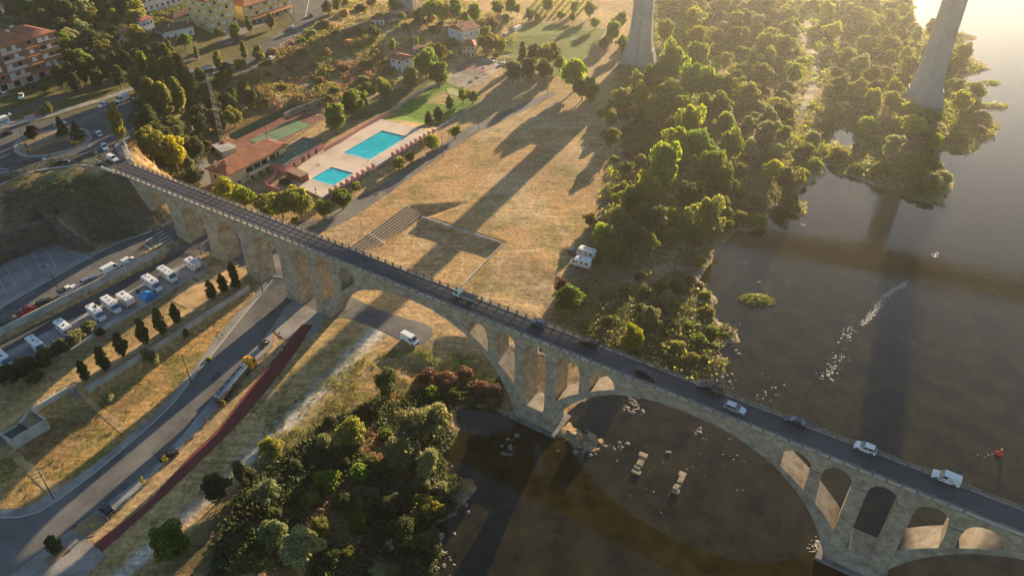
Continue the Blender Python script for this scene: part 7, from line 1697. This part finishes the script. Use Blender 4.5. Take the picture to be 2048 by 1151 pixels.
scatter([(1480,30),(1830,45),(1900,60),(1940,150),(1985,245),(1900,300),(1885,400),(1750,365),(1700,345),(1620,355),(1600,390),(1520,400),(1490,300),(1470,200)],2.5,6.0,(2.6,5.0),mix,'','thicket round the right viaduct pier',101,[TRK,PY2,POND[0]],170)
scatter([(1310,-20),(1480,-20),(1610,20),(1600,220),(1480,300),(1460,190),(1420,100)],3.5,6.2,(2.2,4.8),mix,'','sunlit scrub between the viaduct piers',102,[TRK,PY1],90)
scatter([(1480,-40),(1830,-40),(1828,40),(1620,20),(1500,30)],3.5,7.5,(4,6),mix,'','hazy trees at the top edge',103,[],45)
scatter([(1450,380),(1540,400),(1590,390),(1600,430),(1510,440),(1440,480),(1425,440)],2,5,(1.8,3.4),[('dome','green'),('dome','olive'),('dome','grey')],'','bushes on the river edge',104,[],22,.35)
scatter([(1240,560),(1400,560),(1440,620),(1420,650),(1320,620),(1250,620)],2.6,6.5,(1.5,2.8),[('dome','olive'),('dome','dark'),('dome','rust')],'','low bushes on the bare ground',105,[],16,.4)
scatter([(1240,200),(1300,235),(1290,330),(1240,370),(1215,300),(1200,230)],4,6.5,(2,3.6),[('broad','olive'),('dome','olive'),('dome','rust'),('dome','green')],'','bushes along the field edge',106,[],22)
scatter([(0,10),(60,-30),(330,-40),(350,-10),(275,10),(270,60),(210,80),(165,105),(135,120),(120,55),(60,50)],34,6.2,(2.6,4.6),[('broad','dark'),('broad','olive'),('broad','dark'),('broad','olive'),('broad','grey'),('broad','green')],'','trees on the wooded hill',107,[],95)
scatter([(470,225),(520,170),(560,130),(640,80),(730,80),(790,140),(745,172),(650,190),(560,210)],13,8.5,(1.4,3.0),[('dome','olive'),('dome','straw'),('dome','straw'),('dome','grey'),('dome','green')],'','dry bushes on the hillside',108,[],36)
scatter([(300,330),(290,290),(330,215),(400,185),(470,180),(480,215),(430,260),(400,300),(395,360)],15,7,(1.8,3.4),[('broad','dark'),('broad','dark'),('dome','olive')],'','bushes on the slope behind the bridge head',109,[],18)
scatter([(650,75),(690,20),(740,10),(760,30),(840,20),(930,10),(1000,60),(930,60),(880,90),(800,110),(760,100)],17,9,(1.8,3.4),[('dome','olive'),('dome','green'),('broad','olive'),('dome','straw')],'','bushes round the sheds',111,[[(640,45),(760,50),(870,55),(960,30),(960,48),(870,72),(760,72),(640,62)]],28)
# belt of extra trees that shade the bare ground by the motorhomes
TG([(1180,440,16,'broad','olive'),(1225,500,18,'broad','green'),(1250,520,16,'dome','olive'),(1195,520,12,'dome','green'),(1300,490,20,'broad','olive'),(1345,470,20,'broad','green'),(1345,430,22,'broad','lime'),(1440,410,20,'broad','olive'),(1460,375,18,'broad','green'),(1475,340,20,'broad','olive'),(1500,300,20,'broad','grey'),(1170,650,12,'dome','olive'),(1215,640,14,'dome','dark'),(1160,600,14,'dome','rust'),(1210,590,12,'dome','olive'),(1380,560,14,'dome','olive'),(1400,520,14,'broad','olive'),(1390,480,16,'broad','olive')])
# vineyard
for k in range(9):
    a=W(1052+k*13,34-k*.6,7.2); b=W(1090+k*13,-12,7.2); L=math.dist(a,b); n=int(L*38); r=np.random.default_rng(300+k)
    t=r.random(n); P=np.stack([a[0]+(b[0]-a[0])*t+r.normal(size=n)*.28,a[1]+(b[1]-a[1])*t+r.normal(size=n)*.28,np.zeros(n)],1); P[:,2]=Hn(P[:,0],P[:,1])+.3+r.random(n)*1.0
    nn=r.normal(size=(n,3)); nn/=np.linalg.norm(nn,axis=1)[:,None]; aa=np.cross(nn,r.normal(size=(n,3))); aa/=np.linalg.norm(aa,axis=1)[:,None]; bb=np.cross(nn,aa); s_=(.2+.15*r.random(n))[:,None]
    o=npmesh('vine_row',np.stack([P-aa*s_,P-bb*s_,P+aa*s_,P+bb*s_],1).reshape(-1,3),np.arange(n*4).reshape(-1,4),LM['olive']); tag(o,ORD[k]+' row of vines from the left in the little vineyard at the top edge','vines','rows of the little vineyard')
# undergrowth: leafy ground cover nobody could count, one object per area
def undergrowth(name,poly,z,count,size,m,seed,label,minh=.12,noise=None,hgt=.5,maxh=99,per=9,spread=1.0):
    w=[W(u,v,z) for u,v in poly]; r=np.random.default_rng(seed); xs=[p[0] for p in w]; ys=[p[1] for p in w]
    n=count*4; X=r.uniform(min(xs),max(xs),n);Y=r.uniform(min(ys),max(ys),n); d=polysd(w,X,Y); hz=Hn(X,Y); ok=(d>0)&(hz>minh)&(hz<maxh)
    if noise: ok&=fbm(X,Y,noise[0],3,seed)>noise[1]
    if poly is FP:
        for pg in TRACK_GAP: ok&=~(polysd([W(u,v,3) for u,v in pg],X,Y)>0)
    X=X[ok][:count];Y=Y[ok][:count];Z=hz[ok][:count]; n=len(X)
    if n==0: return
    cs=size*(.5+r.random(n)); k=np.repeat(np.arange(n),per); N_=len(k)
    off=r.normal(size=(N_,3))*np.stack([cs[k]*spread,cs[k]*spread,cs[k]*.35],1)*.6
    P=np.stack([X[k],Y[k],Z[k]+cs[k]*hgt],1)+off; P[:,2]=np.maximum(P[:,2],Z[k]+.03)
    nn=r.normal(size=(N_,3)); nn[:,2]=np.abs(nn[:,2])+.5; nn/=np.linalg.norm(nn,axis=1)[:,None]
    a=np.cross(nn,r.normal(size=(N_,3))); a/=np.linalg.norm(a,axis=1)[:,None]; b=np.cross(nn,a); s=(cs[k]*.32*(.6+.8*r.random(N_)))[:,None]
    V=np.stack([P-a*s,P-b*s*.7,P+a*s,P+b*s*.7],1).reshape(-1,3)
    o=npmesh(name,V,np.arange(N_*4).reshape(-1,4),LM[m]); tag(o,label,'undergrowth',kind='stuff'); return o
TRACK_GAP=[[(1608,22),(1632,22),(1624,60),(1622,75),(1634,100),(1643,130),(1641,165),(1628,195),(1612,228),(1594,228),(1608,190),(1620,160),(1620,130),(1610,100),(1600,75),(1604,55)],[(1500,250),(1560,215),(1575,222),(1530,262),(1480,300),(1470,285)]]
FP=[(1110,640),(1190,480),(1250,380),(1250,230),(1240,130),(1300,-60),(1840,-60),(2040,230),(1900,430),(1490,490),(1420,600),(1480,790),(1250,760)]
undergrowth('undergrowth',FP,2.5,12000,1.1,'olive',201,'low olive scrub covering the flood plain')
undergrowth('undergrowth',[(1190,430),(1250,230),(1240,130),(1300,-60),(1840,-60),(2040,230),(1900,430),(1490,480),(1420,500)],2.5,7500,1.1,'lime',202,'low green scrub patches covering the flood plain',noise=(14,.52))
undergrowth('undergrowth',FP,2.5,3500,.8,'straw',203,'dry straw coloured brush on the flood plain',noise=(12,.52))
undergrowth('reeds',[(1380,500),(1450,440),(1620,350),(1900,300),(2040,200),(1960,40),(1840,0),(1960,0),(2080,200),(1950,330),(1900,450),(1620,470),(1480,500),(1480,800),(1380,800)],.3,2600,.7,'green',204,'low green reeds along the far shore line',minh=-.02,maxh=1.0,hgt=.4)
NB=[(780,790),(1000,750),(1000,800),(920,830),(900,1160),(420,1180),(450,1040),(540,950),(640,870)]
undergrowth('undergrowth',NB,2.5,5200,.8,'dark',205,'dark brambles under the near bank trees',noise=(8,.42))
undergrowth('undergrowth',NB,2.5,1100,.6,'straw',206,'dry golden grass tufts among the near bank trees',noise=(7,.5))
undergrowth('reeds',[(1475,590),(1555,590),(1555,620),(1475,620)],.2,420,.5,'olive',216,'green reeds on the small islet',minh=-.03,hgt=.4)
undergrowth('reeds',[(1960,155),(2012,155),(2012,178),(1960,178)],.2,150,.6,'green',217,'green reeds on the tiny upstream islet',minh=-.03,hgt=.4)
undergrowth('undergrowth',[(1240,600),(1420,600),(1480,650),(1460,760),(1250,760),(1150,690)],2.2,1300,.7,'dark',218,'scrub above the bridge deck, leaves darkened for tree shade')  # dark leaf colour stands in for the shade of tall trees
undergrowth('weeds',[(560,820),(760,700),(980,700),(1000,760),(700,900),(480,1000)],4,2600,.38,'olive',207,'sparse weeds on the slope between gravel track and bank',noise=(6,.47),per=7)
undergrowth('weeds',[(240,1110),(600,720),(760,700),(430,1030)],4,900,.35,'olive',208,'sparse weeds beside the gravel track',noise=(5,.5),per=7)
undergrowth('weeds',[(0,890),(500,600),(380,770),(100,1000),(0,1010)],6,1300,.3,'olive',209,'weeds in the dry lawn beside the road',noise=(5,.52),per=6)
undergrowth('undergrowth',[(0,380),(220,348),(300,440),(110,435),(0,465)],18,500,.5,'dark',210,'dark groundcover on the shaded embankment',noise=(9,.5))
undergrowth('undergrowth',[(470,215),(500,178),(545,140),(642,75),(745,80),(800,140),(740,165),(598,195)],14,3200,.7,'straw',211,'dry golden brush on the hillside',noise=(10,.45))
undergrowth('undergrowth',[(470,215),(500,178),(545,140),(642,75),(745,80),(800,140),(740,165),(598,195)],14,1800,.8,'olive',212,'olive brush on the hillside',noise=(12,.5))
undergrowth('undergrowth',[(0,120),(0,-60),(420,-60),(340,30),(260,70),(140,125)],34,3500,1.2,'olive',213,'scrub under the trees on the wooded hill')
undergrowth('undergrowth',[(650,60),(700,-20),(1030,-40),(1030,90),(900,90),(800,110)],14,2600,1.0,'olive',214,'rough scrub round the sheds and dirt track',noise=(12,.45))
undergrowth('undergrowth',[(262,322),(275,305),(330,340),(400,385),(395,395),(300,345)],20,420,.6,'straw',219,'dry golden grass beside the bridge head',hgt=.3)
undergrowth('undergrowth',[(270,310),(300,225),(470,180),(440,260),(395,300),(395,370)],15,1800,.8,'dark',215,'brush on the slope behind the bridge head')
# ---------------------------------------------------------------- rocks, ruins, buoy, people
def rockmesh(name,seed,flat=.6,sub=2):
    bm=bmesh.new(); bmesh.ops.create_icosphere(bm,subdivisions=sub,radius=1); r=random.Random(seed); ph=[Vector((r.uniform(-1,1),r.uniform(-1,1),r.uniform(-1,1))).normalized() for _ in range(9)]; cut=[r.uniform(.55,.85) for _ in ph]
    for v in bm.verts:
        for p,c in zip(ph,cut):
            d=v.co.dot(p)
            if d>c: v.co-=p*(d-c)
        v.co*=r.uniform(.93,1.05); v.co.z*=flat
    me=bpy.data.meshes.new(name); bm.to_mesh(me); bm.free(); me.materials.append(M['rock']); return me
ROCKS=[rockmesh('rock',i) for i in range(5)]
RR=random.Random(3)
def rocks(center,spread,n,size,label,group,z=0,ang=0,bare=.3):
    for i in range(n):
        a,b=RR.gauss(0,spread[0]),RR.gauss(0,spread[1]); u,v=center[0]+a*math.cos(ang)-b*math.sin(ang),center[1]+a*math.sin(ang)+b*math.cos(ang)
        x,y=W(u,v,z); s=RR.uniform(.35,1)**2.2*size*.85+.14
        zz=max(H(x,y),-.1); o=bpy.data.objects.new('river_rock',RR.choice(ROCKS)); link(o); o.location=(x,y,zz+s*.1); o.scale=(s*RR.uniform(.8,1.4),s,s*RR.uniform(.7,1.1)); o.rotation_euler=(RR.uniform(-.2,.2),RR.uniform(-.2,.2),RR.uniform(0,6.28)); tag(o,label,'rock',group)
rocks((1268,808),(12,13),46,.75,'pale sunlit rock in the heap under the second arch','sunlit rocks under the second arch')
rocks((1165,885),(22,14),46,.9,'grey rock on the rubble beside the first river pier','rubble beside the first river pier',ang=.5)
rocks((1232,893),(12,6),14,.55,'rock in the loose chain leading away from the first pier','loose rocks beyond the rubble')
rocks((1394,862),(6,3),8,.6,'rock in the small isolated cluster right of the broken piers','small isolated rock cluster')
rocks((1440,745),(10,26),50,.75,'pale rock on the gravel shore above the bridge','rocks on the gravel shore',ang=-.3)
rocks((1468,668),(6,16),18,.5,'stone along the edge of the green spit','stones along the spit')
rocks((1605,430),(9,12),18,.6,'stone at the tip of the shore above the reflected viaduct','stones at the tip of the shore')
rocks((888,1120),(14,20),20,.6,'pale stone on the near bank at the bottom','stones on the near bank')
rocks((925,1000),(7,18),16,.7,'slab of rock on the near shore of the dark river bend','slabs on the near shore')
rocks((1018,890),(7,18),12,1.0,'bleached boulder on the shore left of the first river pier','boulders left of the first pier',ang=.2)
rocks((755,1100),(14,9),5,1.8,'grey boulder among the bushes at the bottom','boulders among the bushes')
rocks((1020,820),(10,14),8,.8,'rock under the end of the first big arch','rocks under the first arch')
rocks((1700,382),(24,5),10,.4,'stone on the drying shallows below the ponds','stones on the shallows')
rocks((1505,605),(18,5),10,.4,'stone on the small green islet','stones on the islet')
rocks((1985,168),(12,3),6,.5,'stone on the tiny islet upstream','stones on the tiny islet')
for (u,v,l) in [(1254,888,'single boulder between the rubble and the broken piers'),(1337,905,'single low stone near the second broken pier'),(1477,708,'single dark boulder in the calm water above the bridge'),(1517,565,'small boulder in the water below the reflected viaduct')]:
    x,y=W(u,v,0); o=bpy.data.objects.new('boulder',RR.choice(ROCKS)); link(o); o.location=(x,y,.1); o.scale=(.75,.65,.7); tag(o,l,'rock')
# white water: foam flecks in broken lines
fm=mat('river_foam',(.75,.72,.66),.8)
def foam(line,n,seed,label,w=3,size=.35):
    r=random.Random(seed); mb=MB()
    for i in range(n):
        t=r.random(); k=min(int(t*(len(line)-1)),len(line)-2); f=t*(len(line)-1)-k
        u=line[k][0]+(line[k+1][0]-line[k][0])*f+r.gauss(0,w); v=line[k][1]+(line[k+1][1]-line[k][1])*f+r.gauss(0,w*.8); x,y=W(u,v,0); s=size*r.uniform(.2,1)**1.5+.07; t0=r.uniform(0,6.28); m=6
        mb.face([(x+s*r.uniform(.5,1.1)*math.cos(t0+6.283*j/m),y+s*r.uniform(.5,1.1)*.6*math.sin(t0+6.283*j/m),.03) for j in range(m)])
    o=mb.build('river_foam',fm); tag(o,label,'foam',kind='stuff')
foam([(1812,566),(1790,578),(1765,595)],330,1,'bright foam streak in the middle of the river',2.2,.22)
foam([(1765,600),(1748,625),(1725,648)],260,2,'second foam streak below the bright one',3.5,.22)
foam([(1705,655),(1690,680)],30,3,'scattered foam flecks downstream of the streaks',6); foam([(1680,705),(1665,740),(1650,755)],60,4,'lowest scattered foam flecks',7)
foam([(1875,505),(1868,515)],22,5,'small foam patch near the reflected viaduct',3); foam([(1640,1080),(1630,1100)],60,6,'foam against the second river pier',7,.25); foam([(1290,990),(1420,880),(1520,930)],40,7,'pale flecks drifting under the second arch',40,.16); foam([(1515,800),(1545,780),(1530,760)],20,8,'pale flecks just behind the deck',8,.25)
foam([(1960,910),(2000,905)],8,9,'flecks beside the red buoy',4,.2)
# remains of old stone piers: long broken walls of blocks
def ruin(a,b,label,seed,w=1.5):
    p=W(*a,0);q=W(*b,0); L=math.dist(p,q); ang=math.atan2(q[1]-p[1],q[0]-p[0]); r=random.Random(seed)
    e=empty('broken_stone_pier',(*p,0),ang,label,'ruin'); x=0; m_=mat('old_pier_stone',(.33,.26,.16),.9,(.43,.35,.23),1.5,c3=(.22,.17,.11),scale3=.7,bump=.4,bscale=4,coord='obj')
    while x<L:
        l=r.uniform(.9,1.7); h=r.uniform(.5,1.0); o=r.uniform(-.15,.15)
        MB().box(x,min(x+l-.04,L),-w/2+o,w/2+o,-1.2,h).build('stone_block',m_,e,bevel=.1); x+=l
    MB().box(-.4,.9,-w*.8,w*.55,-1.2,.75).build('stone_block',m_,e,bevel=.12); MB().box(L-.6,L+.5,-w*.6,w*.8,-1.2,.6).build('stone_block',m_,e,bevel=.12)
ruin((1288,912),(1271,945),'longer row of squared blocks left from an old pier standing in the river',4)
ruin((1366,950),(1350,983),'slimmer row of squared blocks standing in the river right of the longer one',5,1.2)
ruin((1185,873),(1170,896),'remnant of masonry lying on the rubble beside the first pier',6,1.6)
# red buoy
x,y=W(1998,908,0); r=empty('river_buoy',(x,y,0),.3,'red buoy with a pale tip floating in the river at the right','buoy')
rd=paint('#c81818'); mb=MB()
prof=[(.0,-.3),(.55,-.25),(.8,.0),(.8,.35),(.5,.6),(.35,1.2),(.2,1.5),(0,1.55)]; n=16
for rr_,z in prof:
    for k in range(n): mb.v.append((rr_*math.cos(6.2832*k/n),rr_*math.sin(6.2832*k/n),z))
for i in range(len(prof)-1):
    for k in range(n): mb.f.append([i*n+k,i*n+(k+1)%n,(i+1)*n+(k+1)%n,(i+1)*n+k])
mb.build('float',rd,r,smooth=True); MB().tube((0,0,1.5),(0,0,1.95),.18,.12,8).build('light',M['white'],r)
# people on the red path
def person(u,v,ang,label,top,legs,stride=.22):
    x,y,z=G(u,v); z=H(x,y)+.1
    bm=bmesh.new(); S_=bm.verts.layers.skin.verify()
    def vtx(co,r): w=bm.verts.new(co); w[S_].radius=(r,r); return w
    pel=vtx((0,0,.93),.13); pel[S_].use_root=True
    wa=vtx((0,0,1.1),.12); chs=vtx((.02,0,1.32),.15); nk=vtx((.02,0,1.5),.055); hd=vtx((.03,0,1.6),.085); ht=vtx((.03,0,1.7),.07)
    for a,b in ((pel,wa),(wa,chs),(chs,nk),(nk,hd),(hd,ht)): bm.edges.new((a,b))
    for s in (1,-1):
        f=stride*s
        hp=vtx((0,.09*s,.9),.09); kn=vtx((f*.6+.04,.1*s,.5),.06); an=vtx((f-.03,.1*s,.09),.042); to=vtx((f+.15,.11*s,.04),.035)
        for a,b in ((pel,hp),(hp,kn),(kn,an),(an,to)): bm.edges.new((a,b))
        sh=vtx((.01,.19*s,1.42),.062); el=vtx((-f*.5,.25*s,1.14),.045); wr=vtx((-f*.8+.1,.24*s,.9),.03); hn=vtx((-f*.8+.14,.24*s,.81),.032)
        for a,b in ((chs,sh),(sh,el),(el,wr),(wr,hn)): bm.edges.new((a,b))
        for k in range(4):
            f1=vtx((-f*.8+.12+.018*k,.235*s,.77),.009); f2=vtx((-f*.8+.15+.018*k,.225*s,.72+.004*k),.008); bm.edges.new((hn,f1)); bm.edges.new((f1,f2))
        t1=vtx((-f*.8+.17,.22*s,.79),.01); bm.edges.new((hn,t1))
    me=bpy.data.meshes.new('person'); bm.to_mesh(me); bm.free(); me.materials.append(mat('skin',(.42,.25,.17),.6))
    o=bpy.data.objects.new('person',me); link(o); o.location=(x,y,z); o.rotation_euler=(0,0,ang); md=o.modifiers.new('skin','SKIN'); md.use_smooth_shade=True; o.modifiers.new('sub','SUBSURF').levels=1
    tag(o,label,'person')
    def cloth(name,pts,m):
        mb=MB(); n=12; 
        for cx_,cy_,z_,rx,ry in pts:
            for k in range(n): mb.v.append((cx_+rx*math.cos(6.2832*k/n),cy_+ry*math.sin(6.2832*k/n),z_))
        for i in range(len(pts)-1):
            for k in range(n): mb.f.append([i*n+k,i*n+(k+1)%n,(i+1)*n+(k+1)%n,(i+1)*n+k])
        mb.f.append([n*(len(pts)-1)+k for k in range(n)]); return mb.build(name,m,o,smooth=True)
    cloth('shirt',[(0,0,.9,.17,.2),(0,0,1.05,.165,.19),(.02,0,1.3,.185,.22),(.02,0,1.43,.13,.22),(.02,0,1.5,.07,.08)],top)
    cloth('hair',[(.0,0,1.6,.1,.1),(.0,0,1.7,.11,.105),(.01,0,1.77,.08,.08),(.01,0,1.8,.02,.02)],paint('#1c1410'))
    for s in (1,-1):
        f=stride*s; mb=MB(); mb.tube((0,.09*s,.95),(f*.6+.04,.1*s,.5),.115,.08,9); mb.tube((f*.6+.04,.1*s,.52),(f-.03,.1*s,.1),.08,.06,9); mb.build('trouser_leg',legs,o)
        mb=MB(); mb.tube((.01,.16*s,1.44),(-f*.5,.25*s,1.14),.08,.06,8); mb.build('sleeve',top,o)
    return o
person(565,706,DA,'person in a white shirt walking on the red path near the forecourt',paint('#e6e4de'),paint('#1c2026'))
person(569,702,DA,'person in dark clothes walking beside the one in the white shirt',paint('#20242a'),paint('#15171a'))
# ---------------------------------------------------------------- evening haze
hm=bpy.data.materials.new('evening_haze'); hm.use_nodes=True; nt=hm.node_tree; nt.nodes.clear()
out=N(nt,'ShaderNodeOutputMaterial'); pvn=N(nt,'ShaderNodeVolumePrincipled'); pvn.inputs['Color'].default_value=(1.0,.97,.92,1); pvn.inputs['Density'].default_value=.00015; pvn.inputs['Anisotropy'].default_value=.76
nt.links.new(pvn.outputs[0],out.inputs['Volume'])
hz_=MB().box(-9900,9900,-8500,10200,-6,136).build('haze',hm); tag(hz_,kind='stuff')
